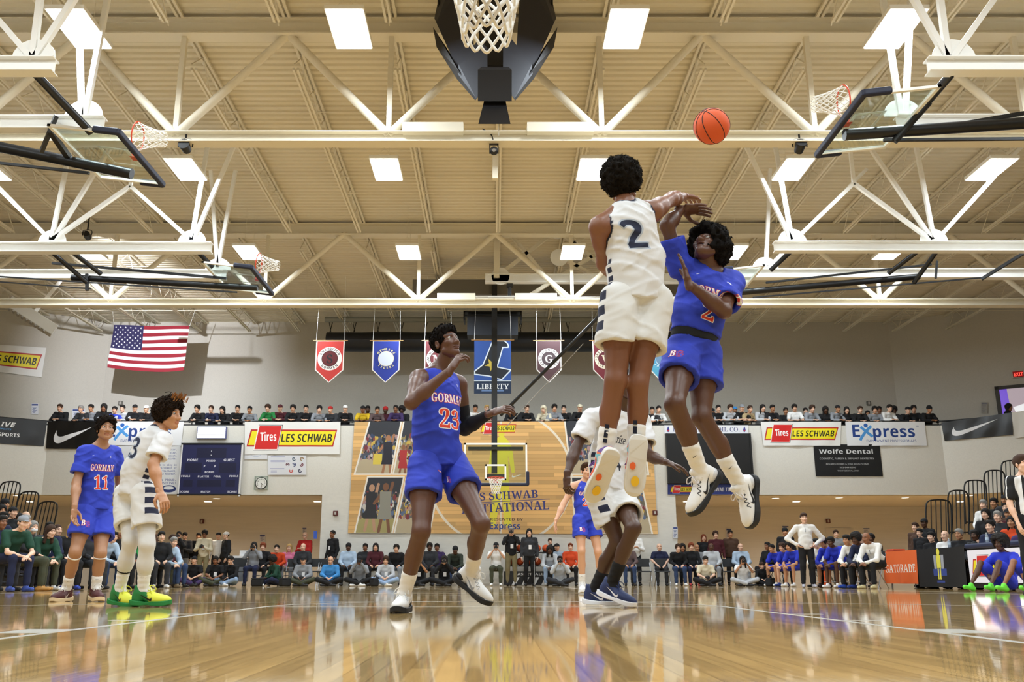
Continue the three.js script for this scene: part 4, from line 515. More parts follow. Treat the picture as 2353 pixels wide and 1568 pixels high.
function chair(px, Z, label, turn = 0) { const c = P(px, 1331, Z); c.y = 0; const t = thing('folding_chair', label, 'chair', c, 'dark folding chairs at the far baseline'); t.rotation.y = turn; mesh('backrest', chairGeo.back, M.chair, t); mesh('seat', chairGeo.seat, M.chair, t); for (const g of chairGeo.legs) mesh('leg', g, M.chrome, t); mesh('crossbar', chairGeo.bar, M.chrome, t); return t; }
for (const px of [545, 672, 718, 745, 768, 797]) chair(px, 30.1, 'empty dark folding chair with chrome legs behind the seated photographers left of the mural', 0);
for (const px of [1480, 1522]) chair(px, 30.0, 'empty dark folding chair with chrome legs beside person with folded arms', 0);
for (const px of [1680, 1775]) chair(px, 30.2, 'dark folding chair behind the seated crowd near the bench', 0);
for (const px of [1755, 1790, 1895, 1925, 1958, 1990, 2008]) chair(px, 8.75 * 2100 / 0.968 / (px - 1138), 'dark folding chair of the team bench', -0.95);
{ // water cooler cart and scaffold bench near the wall
  const c = P(547, 1331, 31); c.y = 0; const t = thing('equipment_cart', 'grey cart with white top behind the photographers on the left', 'cart', c); mesh('cart_body', new RoundedBoxGeometry(0.55, 0.75, 0.5, 2, 0.03).translate(0, 0.5, 0), std(0x7d8592, 0.6), t); mesh('top_tray', boxG(-0.3, 0.3, 0.88, 0.95, -0.27, 0.27), std(0xe6e7e8, 0.5), t); mesh('top_bin', merge([boxG(0.05, 0.28, 0.95, 1.12, -0.2, 0.2)]), std(0xe6e7e8, 0.5), t); for (const a of [-0.22, 0.22]) mesh('wheel', new THREE.CylinderGeometry(0.06, 0.06, 0.04, 12).rotateZ(Math.PI / 2).translate(a, 0.06, 0.2), M.black, t);
  const b = P(880, 1331, 30.4); b.y = 0; const w = thing('spectator_bench', 'long low white bench along the wall under the mural', 'bench', b); for (let i = 0; i < 3; i++) mesh('seat_plank', boxG(-1.2, 4.2, 0.42, 0.46, -0.22 + i * 0.15, -0.09 + i * 0.15), std(0xd8d6d0, 0.6), w); for (const a of [-1.1, 0.6, 2.4, 4.1]) mesh('leg', boxG(a - 0.02, a + 0.02, 0, 0.42, -0.2, 0.2), std(0xcfcdc8, 0.6), w);
  const r = P(1215, 1331, 30.2); r.y = 0; const k = thing('ball_rack', 'black wheeled rack of orange basketballs behind the far basket', 'ball rack', r); mesh('rack_frame', merge([boxG(-0.75, 0.75, 0.16, 0.2, -0.2, 0.2), boxG(-0.75, 0.75, 0.6, 0.63, -0.2, 0.2), boxG(-0.75, 0.75, 1.02, 1.05, -0.2, 0.2), boxG(-0.75, -0.7, 0.06, 1.3, -0.2, 0.2), boxG(0.7, 0.75, 0.06, 1.3, -0.2, 0.2)]), M.black, k);
  const pl = canvasTex(512, 128, (x) => { x.fillStyle = '#121214'; x.fillRect(0, 0, 512, 128); fit(x, 'BASKETBALL', 256, 38, 300, 'bold #px sans-serif', 30, '#ddd'); x.fillStyle = '#e6e6e6'; for (let i = 0; i < 4; i++) { x.beginPath(); x.moveTo(80 + i * 100, 128); x.lineTo(120 + i * 100, 56); x.lineTo(160 + i * 100, 56); x.lineTo(120 + i * 100, 128); x.fill(); } }); const pg = new THREE.PlaneGeometry(1.6, 0.42); pg.translate(0, 0.24, 0.215); mesh('front_panel', pg, new THREE.MeshStandardMaterial({ map: pl, roughness: 0.5, side: 2 }), k);
  for (const y of [0.63, 1.05]) for (let i = 0; i < 5; i++) { const q = thing('basketball', 'orange basketball resting on the wheeled rack', 'basketball', V(r.x - 0.56 + i * 0.28, y + 0.12, r.z), 'balls on the rack'); mesh('ball', new THREE.SphereGeometry(0.12, 16, 12), std(0xc9501f, 0.7), q); }
}
// the ball in flight
{
  const c = P(1635, 290, 5.6), R = 0.121, t = thing('basketball', 'orange basketball in the air above the two jumping players', 'basketball', c);
  const bp = dataTex(256, 256, (i, j) => { const v = 128 + 90 * (hash3(i, j, 2) - 0.5); return [v, v, v]; }, false); bp.repeat.set(5, 3);
  mesh('ball', new THREE.SphereGeometry(R, 48, 32), std(0xdd5a26, 0.62, 0, { bumpMap: bp, bumpScale: 0.0012 }), t);
  const seam = (pts) => mesh('seam', tubeG(pts.map((v) => v.normalize().multiplyScalar(R * 1.0005)), 0.0028, 80, 6, true), M.black, t);
  const q = new THREE.Quaternion().setFromEuler(new THREE.Euler(0.5, 0.35, 0.62)); const N = 60;
  const circ = (f) => Array.from({ length: N }, (_, i) => f(i / N * 2 * Math.PI).applyQuaternion(q));
  seam(circ((a) => V(Math.cos(a), Math.sin(a), 0))); seam(circ((a) => V(0, Math.sin(a), Math.cos(a))));
  for (const s of [-1, 1]) seam(circ((a) => V(Math.cos(a) * 0.8, Math.sin(a) * 0.92, 0.42 * s * (1 + 0.55 * Math.cos(2 * a)))));
  t.children.slice(1).forEach((m) => { m.userData.label = 'black seam'; });
}
// ================================================================== figures: distance fields meshed by surface nets
function cap(a, b, ra, rb = ra, s = null, asp = 1, k = 0) {        // tapered capsule, optionally widened along s
  const dx = b.x - a.x, dy = b.y - a.y, dz = b.z - a.z, L2 = Math.max(1e-9, dx * dx + dy * dy + dz * dz), q = s ? 1 - 1 / asp : 0, m = Math.max(ra, rb) * (s ? asp : 1);
  return { k, lo: [Math.min(a.x, b.x) - m, Math.min(a.y, b.y) - m, Math.min(a.z, b.z) - m], hi: [Math.max(a.x, b.x) + m, Math.max(a.y, b.y) + m, Math.max(a.z, b.z) + m],
    f: (x, y, z) => { let px = x - a.x, py = y - a.y, pz = z - a.z; let t = (px * dx + py * dy + pz * dz) / L2; t = t < 0 ? 0 : t > 1 ? 1 : t; px -= t * dx; py -= t * dy; pz -= t * dz; if (s) { const c = (px * s.x + py * s.y + pz * s.z) * q; px -= s.x * c; py -= s.y * c; pz -= s.z * c; } return Math.sqrt(px * px + py * py + pz * pz) - (ra + (rb - ra) * t); } };
}
function ell(c, r, basis = null, k = 0) {                         // ellipsoid
  const m = Math.max(r.x, r.y, r.z), [u, v, w] = basis || [V(1, 0, 0), V(0, 1, 0), V(0, 0, 1)];
  return { k, lo: [c.x - m, c.y - m, c.z - m], hi: [c.x + m, c.y + m, c.z + m],
    f: (x, y, z) => { const px = x - c.x, py = y - c.y, pz = z - c.z; const a = (px * u.x + py * u.y + pz * u.z), b = (px * v.x + py * v.y + pz * v.z), d = (px * w.x + py * w.y + pz * w.z); const k0 = Math.hypot(a / r.x, b / r.y, d / r.z), k1 = Math.hypot(a / (r.x * r.x), b / (r.y * r.y), d / (r.z * r.z)); return k1 < 1e-9 ? -m : k0 * (k0 - 1) / k1; } };
}
const sub = (p) => { p.sub = true; return p; };
function smin(a, b, k) { const h = Math.max(k - Math.abs(a - b), 0) / k; return Math.min(a, b) - h * h * k * 0.25; }
function sdfEval(prims, k, x, y, z) { let d = 10; for (const p of prims) { const e = p.f(x, y, z), kk = p.k || k; d = p.sub ? -smin(-d, e, kk) : smin(d, e, kk); } return d; }
function sdfMesh(prims, cell, k, opt = {}) {
  const lo = [1e9, 1e9, 1e9], hi = [-1e9, -1e9, -1e9]; for (const p of prims) if (!p.sub) for (let i = 0; i < 3; i++) { lo[i] = Math.min(lo[i], p.lo[i]); hi[i] = Math.max(hi[i], p.hi[i]); }
  const pad = 2.5 * cell + (opt.amp || 0); const n = [0, 1, 2].map((i) => Math.ceil((hi[i] - lo[i] + 2 * pad) / cell) + 1), o = lo.map((v) => v - pad), [nx, ny, nz] = n, F = new Float32Array(nx * ny * nz).fill(1);
  for (const p of prims) {
    const kk = p.k || k, mar = kk + 2.5 * cell + (opt.amp || 0); const r = [0, 1, 2].map((i) => [Math.max(0, Math.floor((p.lo[i] - mar - o[i]) / cell)), Math.min(n[i] - 1, Math.ceil((p.hi[i] + mar - o[i]) / cell))]);
    for (let c = r[2][0]; c <= r[2][1]; c++) for (let b = r[1][0]; b <= r[1][1]; b++) for (let a = r[0][0], id = (c * ny + b) * nx + a; a <= r[0][1]; a++, id++) { const d = p.f(o[0] + a * cell, o[1] + b * cell, o[2] + c * cell), e = F[id]; F[id] = p.sub ? -smin(-e, d, kk) : smin(e, d, kk); }
  }
  if (opt.disp || opt.cut) for (let c = 0, id = 0; c < nz; c++) for (let b = 0; b < ny; b++) for (let a = 0; a < nx; a++, id++) { const x = o[0] + a * cell, y = o[1] + b * cell, z = o[2] + c * cell; if (Math.abs(F[id]) < 0.08 && opt.disp) F[id] += opt.disp(x, y, z); if (opt.cut && F[id] < 0.08) F[id] = Math.max(F[id], opt.cut(x, y, z)); }
  const idx = new Int32Array((nx) * (ny) * (nz)).fill(-1), pos = [], tri = [], sx = 1, sy = nx, sz = nx * ny, C = [0, sx, sy, sx + sy, sz, sx + sz, sy + sz, sx + sy + sz], E = [[0, 1], [2, 3], [4, 5], [6, 7], [0, 2], [1, 3], [4, 6], [5, 7], [0, 4], [1, 5], [2, 6], [3, 7]];
  for (let c = 0; c < nz - 1; c++) for (let b = 0; b < ny - 1; b++) for (let a = 0; a < nx - 1; a++) {
    const id = c * sz + b * sy + a; let mask = 0; for (let i = 0; i < 8; i++) if (F[id + C[i]] < 0) mask |= 1 << i; if (!mask || mask === 255) continue;
    let m = 0, X = 0, Y = 0, Z = 0; for (const [i, j] of E) { if ((mask >> i & 1) === (mask >> j & 1)) continue; const fi = F[id + C[i]], t = fi / (fi - F[id + C[j]]); X += (i & 1) + ((j & 1) - (i & 1)) * t; Y += (i >> 1 & 1) + ((j >> 1 & 1) - (i >> 1 & 1)) * t; Z += (i >> 2) + ((j >> 2) - (i >> 2)) * t; m++; }
    idx[id] = pos.length / 3; pos.push(o[0] + (a + X / m) * cell, o[1] + (b + Y / m) * cell, o[2] + (c + Z / m) * cell);
  }
  const quad = (p, q, r, s, flip) => { if (p < 0 || q < 0 || r < 0 || s < 0) return; flip ? tri.push(p, r, q, p, s, r) : tri.push(p, q, r, p, r, s); };
  for (let c = 1; c < nz - 1; c++) for (let b = 1; b < ny - 1; b++) for (let a = 1; a < nx - 1; a++) {
    const id = c * sz + b * sy + a, f = F[id] < 0;
    if (f !== F[id + sx] < 0) quad(idx[id], idx[id - sy], idx[id - sy - sz], idx[id - sz], f);
    if (f !== F[id + sy] < 0) quad(idx[id], idx[id - sz], idx[id - sz - sx], idx[id - sx], f);
    if (f !== F[id + sz] < 0) quad(idx[id], idx[id - sx], idx[id - sx - sy], idx[id - sy], f);
  }
  const g = new THREE.BufferGeometry(); g.setAttribute('position', new THREE.Float32BufferAttribute(pos, 3)); g.setIndex(tri); g.computeVertexNormals(); return g;
}
const withColor = (g, fn = null) => { const p = g.attributes.position, a = new Float32Array(p.count * 3).fill(1); if (fn) for (let i = 0; i < p.count; i++) { const c = fn(p.getX(i), p.getY(i), p.getZ(i)); if (c) { a[i * 3] = c[0]; a[i * 3 + 1] = c[1]; a[i * 3 + 2] = c[2]; } } g.setAttribute('color', new THREE.BufferAttribute(a, 3)); return g; };
const joinC = (l) => mergeGeometries(l.map((g) => { const q = g.index ? g.toNonIndexed() : g; if (q.attributes.uv) q.deleteAttribute('uv'); return q; }));
// ---- head, local frame: chin at -0.115, crown at +0.115, face towards +z
function headGeo(cell, o = {}) {
  const mo = o.mouth || 0, pr = [ell(V(0, 0.034, -0.014), V(0.075, 0.083, 0.094)), ell(V(0, -0.028, 0.022), V(0.062, 0.082, 0.064)), ell(V(0, -0.088 - mo * 0.4, 0.05), V(0.034, 0.027, 0.034)), cap(V(-0.05, -0.06, 0.01), V(0, -0.09 - mo * 0.4, 0.05), 0.022, 0.022), cap(V(0.05, -0.06, 0.01), V(0, -0.09 - mo * 0.4, 0.05), 0.022, 0.022),
    cap(V(0, 0.012, 0.083), V(0, -0.027, 0.101), 0.009, 0.0135), ell(V(0.014, -0.032, 0.09), V(0.011, 0.009, 0.012)), ell(V(-0.014, -0.032, 0.09), V(0.011, 0.009, 0.012)),
    cap(V(0.014, 0.033, 0.078), V(0.05, 0.03, 0.056), 0.011, 0.012), cap(V(-0.014, 0.033, 0.078), V(-0.05, 0.03, 0.056), 0.011, 0.012), ell(V(0.042, -0.018, 0.053), V(0.024, 0.024, 0.026)), ell(V(-0.042, -0.018, 0.053), V(0.024, 0.024, 0.026)),
    sub(ell(V(0.031, 0.0105, 0.089), V(0.0155, 0.0068, 0.017))), sub(ell(V(-0.031, 0.0105, 0.089), V(0.0155, 0.0068, 0.017)))];
  pr.forEach((p) => { p.k = p.sub ? 0.005 : 0.016; });
  const lips = [ell(V(0, -0.055, 0.081), V(0.025, 0.0075, 0.013)), ell(V(0, -0.068 - mo, 0.078), V(0.022, 0.0085, 0.013))]; lips.forEach((p) => { p.k = 0.005; }); pr.push(...lips);
  if (mo) { const m = sub(ell(V(0, -0.061 - mo * 0.5, 0.09), V(0.019, 0.004 + mo * 0.5, 0.02))); m.k = 0.003; pr.push(m); }
  for (const s of [-1, 1]) { const e = ell(V(s * 0.077, -0.002, -0.012), V(0.009, 0.031, 0.019)); e.k = 0.006; pr.push(e); if (cell < 0.007) { const q = sub(ell(V(s * 0.086, 0.002, -0.009), V(0.006, 0.018, 0.01))); q.k = 0.004; pr.push(q); } }
  const g = sdfMesh(pr, cell, 0.016); const big = cell > 0.007;
  return withColor(g, (x, y, z) => {
    const ax = Math.abs(x); if (z > 0.05 && ax > 0.012 && ax < 0.052 && y > 0.028 + 0.1 * (0.03 - Math.abs(ax - 0.03)) && y < (big ? 0.045 : 0.0385)) return [0.16, 0.13, 0.12];
    if (big && z > 0.055 && ax > 0.017 && ax < 0.045 && y > 0.003 && y < 0.02) return [0.3, 0.26, 0.25];
    if (z > 0.076 && ax < 0.023 && y > -0.075 - mo && y < -0.0495) return mo && y < -0.057 && y > -0.066 - mo && z < 0.082 ? [0.12, 0.05, 0.05] : [0.84, 0.63, 0.62];
    if (o.beard && y < -0.045 && z > 0.0 && !(z > 0.07 && y > -0.06 && ax < 0.03)) return o.beard;
    return null;
  });
}
const basisM = (c, f, u) => { const z = f.clone().normalize(), x = u.clone().cross(z).normalize(), y = z.clone().cross(x); return new THREE.Matrix4().makeBasis(x, y, z).setPosition(c); };
function eyesGeo() {
  const l = []; for (const s of [-1, 1]) { const g = new THREE.SphereGeometry(0.0125, 18, 14); g.rotateX(Math.PI / 2); const p = g.attributes.position, c = new Float32Array(p.count * 3); for (let i = 0; i < p.count; i++) { const z = p.getZ(i), v = z > 0.0121 ? 0.008 : z > 0.0105 ? 0.035 : 0.55; c[i * 3] = v; c[i * 3 + 1] = v * 0.95; c[i * 3 + 2] = v * 0.92; } g.setAttribute('color', new THREE.BufferAttribute(c, 3)); g.deleteAttribute('uv'); g.translate(s * 0.031, 0.0105, 0.0695); l.push(g.toNonIndexed()); }
  return mergeGeometries(l);
}
// ---- hair, in head coordinates
function hairGeo(kind, cell, seed = 1) {
  const face = sub(ell(V(0, -0.03, 0.12), V(0.078, 0.108, 0.09))); face.k = 0.008; const nape = sub(ell(V(0, -0.12, -0.02), V(0.12, 0.065, 0.12))); nape.k = 0.02;
  const ns = (amp, f) => (x, y, z) => amp * (noise3(x * f + seed * 7, y * f + 5, z * f + 9) - 0.5) * 2;
  const D = { short: [0.009, 0.004, 60], crop: [0.005, 0.002, 80], curly: [0.022, 0.012, 55], afro: [0.045, 0.014, 48], bigafro: [0.06, 0.018, 42], twists: [0.018, 0.016, 50] }[kind];
  if (D) {
    const up = kind === 'afro' || kind === 'bigafro' ? 0.012 : kind === 'twists' ? 0.012 : 0.004; const pr = [ell(V(0, 0.04 + up, -0.018), V(0.076 + D[0], 0.083 + D[0], 0.094 + D[0] * 0.9))];
    if (kind !== 'crop') pr.push(ell(V(0, 0.085 + up, 0.03), V(0.065 + D[0] * 0.7, 0.035 + D[0] * 0.7, 0.055 + D[0] * 0.5))); return sdfMesh([...pr, face, nape], cell, 0.03, { disp: ns(D[1], D[2]), amp: D[1] });
  }
  if (kind === 'long' || kind === 'hood') { const t = kind === 'hood' ? 0.03 : 0.014; const pr = [ell(V(0, 0.04, -0.018), V(0.078 + t, 0.085 + t, 0.096 + t)), cap(V(-0.062, 0, -0.03), V(-0.075, -0.2, -0.02), 0.035, 0.03), cap(V(0.062, 0, -0.03), V(0.075, -0.2, -0.02), 0.035, 0.03), cap(V(0, 0, -0.07), V(0, -0.2, -0.08), 0.05, 0.05, V(1, 0, 0), 1.4)]; face.f0 = face.f; const f2 = sub(ell(V(0, -0.035, 0.12), V(0.068, 0.108, 0.09))); f2.k = 0.008; return sdfMesh([...pr, f2], cell, 0.03, { disp: ns(0.004, 60), amp: 0.004 }); }
  if (kind === 'cap' || kind === 'capback') { const s = kind === 'cap' ? 1 : -1; return sdfMesh([ell(V(0, 0.055, -0.012), V(0.086, 0.075, 0.102)), cap(V(-0.04, 0.045, s * 0.1), V(0.04, 0.045, s * 0.1), 0.007, 0.007, V(0, 0, 1), 7), sub(ell(V(0, -0.1, 0.0), V(0.2, 0.135, 0.2)))], cell, 0.006); }
  if (kind === 'beanie') return sdfMesh([ell(V(0, 0.06, -0.016), V(0.088, 0.085, 0.104)), cap(V(0, 0.03, -0.014), V(0, 0.05, -0.014), 0.09, 0.09, V(0, 0, 1), 1.15), sub(ell(V(0, -0.1, 0.0), V(0.2, 0.12, 0.2)))], cell, 0.01);
  return null;
}
// ---- hands
function handPrims(wr, dir, nrm, side, curl = 0.5, spread = 0.05, s = 1) {       // nrm: palm side; side: thumb along +lat or -lat
  const d = dir.clone().normalize(), n0 = nrm.clone().addScaledVector(d, -nrm.dot(d)).normalize(), lat = d.clone().cross(n0).normalize().multiplyScalar(side), pr = [], at = (a, b, c) => wr.clone().addScaledVector(d, a * s).addScaledVector(lat, b * s).addScaledVector(n0, c * s);
  pr.push(cap(wr.clone().addScaledVector(d, -0.02 * s), at(0.03, 0, 0), 0.024 * s, 0.02 * s, lat.clone().normalize(), 1.3), cap(at(0.03, 0, 0), at(0.085, 0, 0), 0.0165 * s, 0.0145 * s, lat.clone().normalize(), 2.5));
  [[0.034, 0.074, 0.0095], [0.0115, 0.084, 0.0098], [-0.0115, 0.078, 0.0094], [-0.034, 0.06, 0.0085]].forEach(([b, L, r], i) => {
    let p = at(0.092 - (i === 3 ? 0.008 : 0), b, 0), ang = curl * 0.7, dd; const sp = b * spread * 22;
    for (const [k, f] of [[0, 0.48], [1, 0.3], [2, 0.24]]) { ang += k ? curl * 0.75 : 0; dd = d.clone().multiplyScalar(Math.cos(ang)).addScaledVector(n0, Math.sin(ang)).addScaledVector(lat, sp * Math.cos(ang)).normalize(); const q = p.clone().addScaledVector(dd, L * f * s); pr.push(cap(p, q, r * s * (1 - k * 0.08), r * s * (0.94 - k * 0.08), null, 1, 0.004)); p = q; }
  });
  let p = at(0.022, 0.026, 0.004), q = at(0.052, 0.052 + spread * 0.2, 0.012 + curl * 0.012), r2 = at(0.084, 0.06 - curl * 0.02 + spread * 0.3, 0.02 + curl * 0.024), r3 = at(0.105, 0.056 - curl * 0.035 + spread * 0.4, 0.026 + curl * 0.03);
  pr.push(cap(p, q, 0.0155 * s, 0.012 * s), cap(q, r2, 0.0115 * s, 0.0098 * s, null, 1, 0.004), cap(r2, r3, 0.0098 * s, 0.0085 * s, null, 1, 0.004)); return pr;
}
// ---- skeleton to limbs.  J: pelvis waist chest neck head + L/R shoulder elbow wrist hip knee ankle ; f: front direction of the chest
const mid = (a, b, t = 0.5) => a.clone().lerp(b, t);
function bodyPrims(J, s = 1, thin = 1, au = 1) {
  const r = (v) => v * s * thin, sh = J.Ls.clone().sub(J.Rs).normalize(), hp = J.Lh.clone().sub(J.Rh).normalize(), pr = [];
  pr.push(cap(J.chest, J.waist, r(0.105), r(0.09), sh, 1.4), cap(J.waist, J.pelvis, r(0.09), r(0.1), hp, 1.38), cap(J.neck, J.head.clone().addScaledVector(J.hu, -0.05), r(0.056), r(0.05)));
  for (const c of ['L', 'R']) {
    const S = J[c + 's'], E = J[c + 'e'], Wr = J[c + 'w'], Hh = J[c + 'h'], K = J[c + 'k'], A = J[c + 'a']; const back = J.f.clone().negate();
    pr.push(cap(mid(J.neck, J.chest, 0.25), S, r(0.06), r(0.056 * au)), cap(mid(J.neck, J.chest, -0.25), S, r(0.035), r(0.05 * au)), cap(S, mid(S, E, 0.4), r(0.062 * au), r(0.053 * au)), cap(mid(S, E, 0.3), E, r(0.053 * au), r(0.041)), cap(E, mid(E, Wr, 0.35), r(0.041), r(0.043)), cap(mid(E, Wr, 0.3), Wr, r(0.043), r(0.027)));
    pr.push(cap(Hh, mid(Hh, K, 0.45), r(0.09), r(0.083)), cap(mid(Hh, K, 0.4), K, r(0.083), r(0.056)), cap(K, A, r(0.053), r(0.034)));
    const shin = A.clone().sub(K).normalize(); let cb = back.clone().addScaledVector(shin, -back.dot(shin)).normalize(); const th = K.clone().sub(Hh).normalize(), bend = th.clone().sub(shin); if (bend.length() > 0.25) { cb = th.clone().addScaledVector(shin, -th.dot(shin)).normalize().negate(); }
    pr.push(cap(mid(K, A, 0.14).addScaledVector(cb, 0.012 * s), mid(K, A, 0.42).addScaledVector(cb, 0.024 * s), r(0.046), r(0.05)), cap(mid(K, A, 0.4).addScaledVector(cb, 0.022 * s), mid(K, A, 0.75), r(0.048), r(0.034)));
    pr.push(cap(A, A.clone().add(V(0, -0.05, 0).applyQuaternion(J.rot || new THREE.Quaternion())), r(0.034), r(0.03)));
  }
  return pr;
}
// ================================================================== the crowd
const SKIN = { light: 0xd9a98a, fair: 0xe2b79c, tan: 0xb98560, brown: 0x8a5a3c, dark: 0x54341f };
const skinMats = {}; for (const k in SKIN) skinMats[k] = std(SKIN[k], 0.55, 0, { vertexColors: true });
const HAIRC = { black: 0x17120f, brown: 0x3b2619, blond: 0xb8935a, grey: 0x8a8782, red: 0x7a3a1e };
const COL = { black: 0x141417, charcoal: 0x2b2c30, grey: 0x8a8d92, lightgrey: 0xb9bcc0, white: 0xe6e5e2, cream: 0xd9cfb4, navy: 0x1a2140, blue: 0x2740b8, royal: 0x2233b4, skyblue: 0x3d86c4, paleblue: 0xa9bdd2, green: 0x1f7a3a, darkgreen: 0x17402f, limegreen: 0x4ec873, yellow: 0xd8b321, red: 0xb3221f, maroon: 0x4a1620, orange: 0xd64a1f, pink: 0xd87a9c, purple: 0x3b2a56, brown: 0x4a3325, tan: 0xb09a72, khaki: 0x8a7f5e, olive: 0x3f4230, denim: 0x2c3f63, lightdenim: 0x8fa6c4, plaid: 0x5d4b4a, camo: 0x2f362b, teal: 0x2a6f7d, coral: 0xc96a63 };
const UP = V(0, 1, 0);
function pose(o) {
  const d = { pelvis: V(0, 0.95, 0), waist: V(0, 1.1, 0.01), chest: V(0, 1.32, 0), neck: V(0, 1.47, -0.01), head: V(0, 1.635, 0.03), Ls: V(0.185, 1.42, 0), Rs: V(-0.185, 1.42, 0), Le: V(0.24, 1.13, -0.02), Re: V(-0.24, 1.13, -0.02), Lw: V(0.25, 0.88, 0.08), Rw: V(-0.25, 0.88, 0.08), Lh: V(0.09, 0.93, 0), Rh: V(-0.09, 0.93, 0), Lk: V(0.11, 0.5, 0.02), Rk: V(-0.11, 0.5, 0.02), La: V(0.12, 0.09, -0.03), Ra: V(-0.12, 0.09, -0.03), f: V(0, 0, 1), hf: V(0, 0, 1), hu: UP.clone(), Lt: V(0.15, 0, 1), Rt: V(-0.15, 0, 1) };
  for (const k in o) d[k] = Array.isArray(o[k]) ? V(...o[k]) : o[k];
  for (const k of ['e', 'w', 's', 'h', 'k', 'a']) if (o['m' + k]) { d['L' + k] = V(...o['m' + k]); d['R' + k] = V(-o['m' + k][0], o['m' + k][1], o['m' + k][2]); }
  return d;
}
const leanBase = { pelvis: V(0, 0.94, -0.32), waist: V(0, 1.06, -0.25), chest: V(0, 1.24, -0.14), neck: V(0, 1.37, -0.06), head: V(0, 1.52, 0.02), ms: [0.18, 1.33, -0.1], me: [0.25, 1.1, 0.02], mw: [0.09, 1.1, 0.22], mh: [0.09, 0.92, -0.32], mk: [0.1, 0.5, -0.28], ma: [0.11, 0.09, -0.36], hf: V(0, -0.22, 1) };
const sitBase = { pelvis: V(0, 0.55, -0.05), waist: V(0, 0.7, -0.06), chest: V(0, 0.9, -0.04), neck: V(0, 1.05, -0.03), head: V(0, 1.21, 0.02), ms: [0.185, 1.0, -0.03], me: [0.25, 0.74, 0.05], mw: [0.12, 0.64, 0.3], mh: [0.1, 0.54, -0.03], mk: [0.14, 0.53, 0.42], ma: [0.14, 0.09, 0.42] };
const floorBase = { pelvis: V(0, 0.13, -0.05), waist: V(0, 0.27, -0.06), chest: V(0, 0.47, 0), neck: V(0, 0.61, 0.05), head: V(0, 0.76, 0.12), ms: [0.18, 0.56, 0.03], me: [0.24, 0.33, 0.12], mw: [0.09, 0.26, 0.3], mh: [0.1, 0.12, 0], mk: [0.36, 0.2, 0.28], La: V(-0.08, 0.07, 0.36), Ra: V(0.06, 0.07, 0.42), Lt: V(-1, 0, 0.3), Rt: V(1, 0, 0.3), hf: V(0, -0.3, 1) };
const POSES = {
  stand: pose({}), cross: pose({ me: [0.26, 1.16, 0.06], Lw: V(-0.06, 1.2, 0.2), Rw: V(0.07, 1.17, 0.21) }), photo: pose({ me: [0.24, 1.28, 0.2], mw: [0.06, 1.55, 0.24], Rw: V(-0.06, 1.52, 0.24) }), phone: pose({ me: [0.25, 1.12, 0.08], mw: [0.05, 1.2, 0.3], hf: V(0, -0.4, 1) }), hips: pose({ me: [0.42, 1.16, -0.06], mw: [0.2, 1.0, 0.06] }),
  lean: pose(leanBase), chin: pose({ ...leanBase, Rw: V(-0.03, 1.4, 0.14), Re: V(-0.16, 1.12, 0.12) }), leanUp: pose({ ...leanBase, chest: V(0, 1.28, -0.22), neck: V(0, 1.42, -0.17), head: V(0, 1.58, -0.11), ms: [0.18, 1.38, -0.2] }),
  sit: pose(sitBase), sitCross: pose({ ...sitBase, Lw: V(-0.06, 0.85, 0.16), Rw: V(0.07, 0.82, 0.17), me: [0.26, 0.8, 0.05] }), sitLean: pose({ ...sitBase, waist: V(0, 0.68, 0.02), chest: V(0, 0.84, 0.14), neck: V(0, 0.97, 0.24), head: V(0, 1.1, 0.34), ms: [0.18, 0.92, 0.18], me: [0.22, 0.62, 0.36], mw: [0.04, 0.56, 0.52], hf: V(0, -0.15, 1) }), sitChin: pose({ ...sitBase, chest: V(0, 0.88, 0.05), neck: V(0, 1.02, 0.1), head: V(0, 1.16, 0.18), ms: [0.18, 0.97, 0.06], Re: V(-0.16, 0.66, 0.3), Rw: V(-0.03, 1.03, 0.28), Le: V(0.2, 0.66, 0.28), Lw: V(-0.02, 0.66, 0.36) }), sitCam: pose({ ...sitBase, me: [0.25, 0.86, 0.14], mw: [0.06, 1.12, 0.22] }),
  floor: pose(floorBase), floorCam: pose({ ...floorBase, me: [0.25, 0.42, 0.2], mw: [0.06, 0.68, 0.32], hf: V(0, 0, 1) }), floorKnee: pose({ ...floorBase, Lk: V(0.2, 0.5, 0.3), La: V(0.2, 0.08, 0.5), Lt: V(0, 0, 1), Le: V(0.26, 0.4, 0.18), Lw: V(0.2, 0.5, 0.38), hf: V(0, -0.05, 1) }),
};
POSES.floorUp = pose({ ...floorBase, chest: V(0, 0.47, -0.06), neck: V(0, 0.62, -0.04), head: V(0, 0.78, 0.02), ms: [0.18, 0.57, -0.05], mk: [0.17, 0.46, 0.36], ma: [0.18, 0.1, 0.66], Lt: V(0.1, 0.15, 1), Rt: V(-0.1, 0.15, 1), me: [0.27, 0.4, 0.15], Lw: V(0.06, 0.44, 0.42), Rw: V(-0.08, 0.4, 0.44), hf: V(0, 0, 1) });
POSES.sitHand = pose({ ...sitBase, head: V(0, 1.21, 0.02), hf: V(0.5, 0, 1) });
const geoCache = {};
function lazy(key, fn) { return geoCache[key] || (geoCache[key] = fn()); }
const crowdHead = headGeo(0.0095), HEADC = 1.02;
function headMatrix(J) { return basisM(J.head, J.hf, J.hu).multiply(new THREE.Matrix4().makeScale(HEADC, HEADC, HEADC)); }
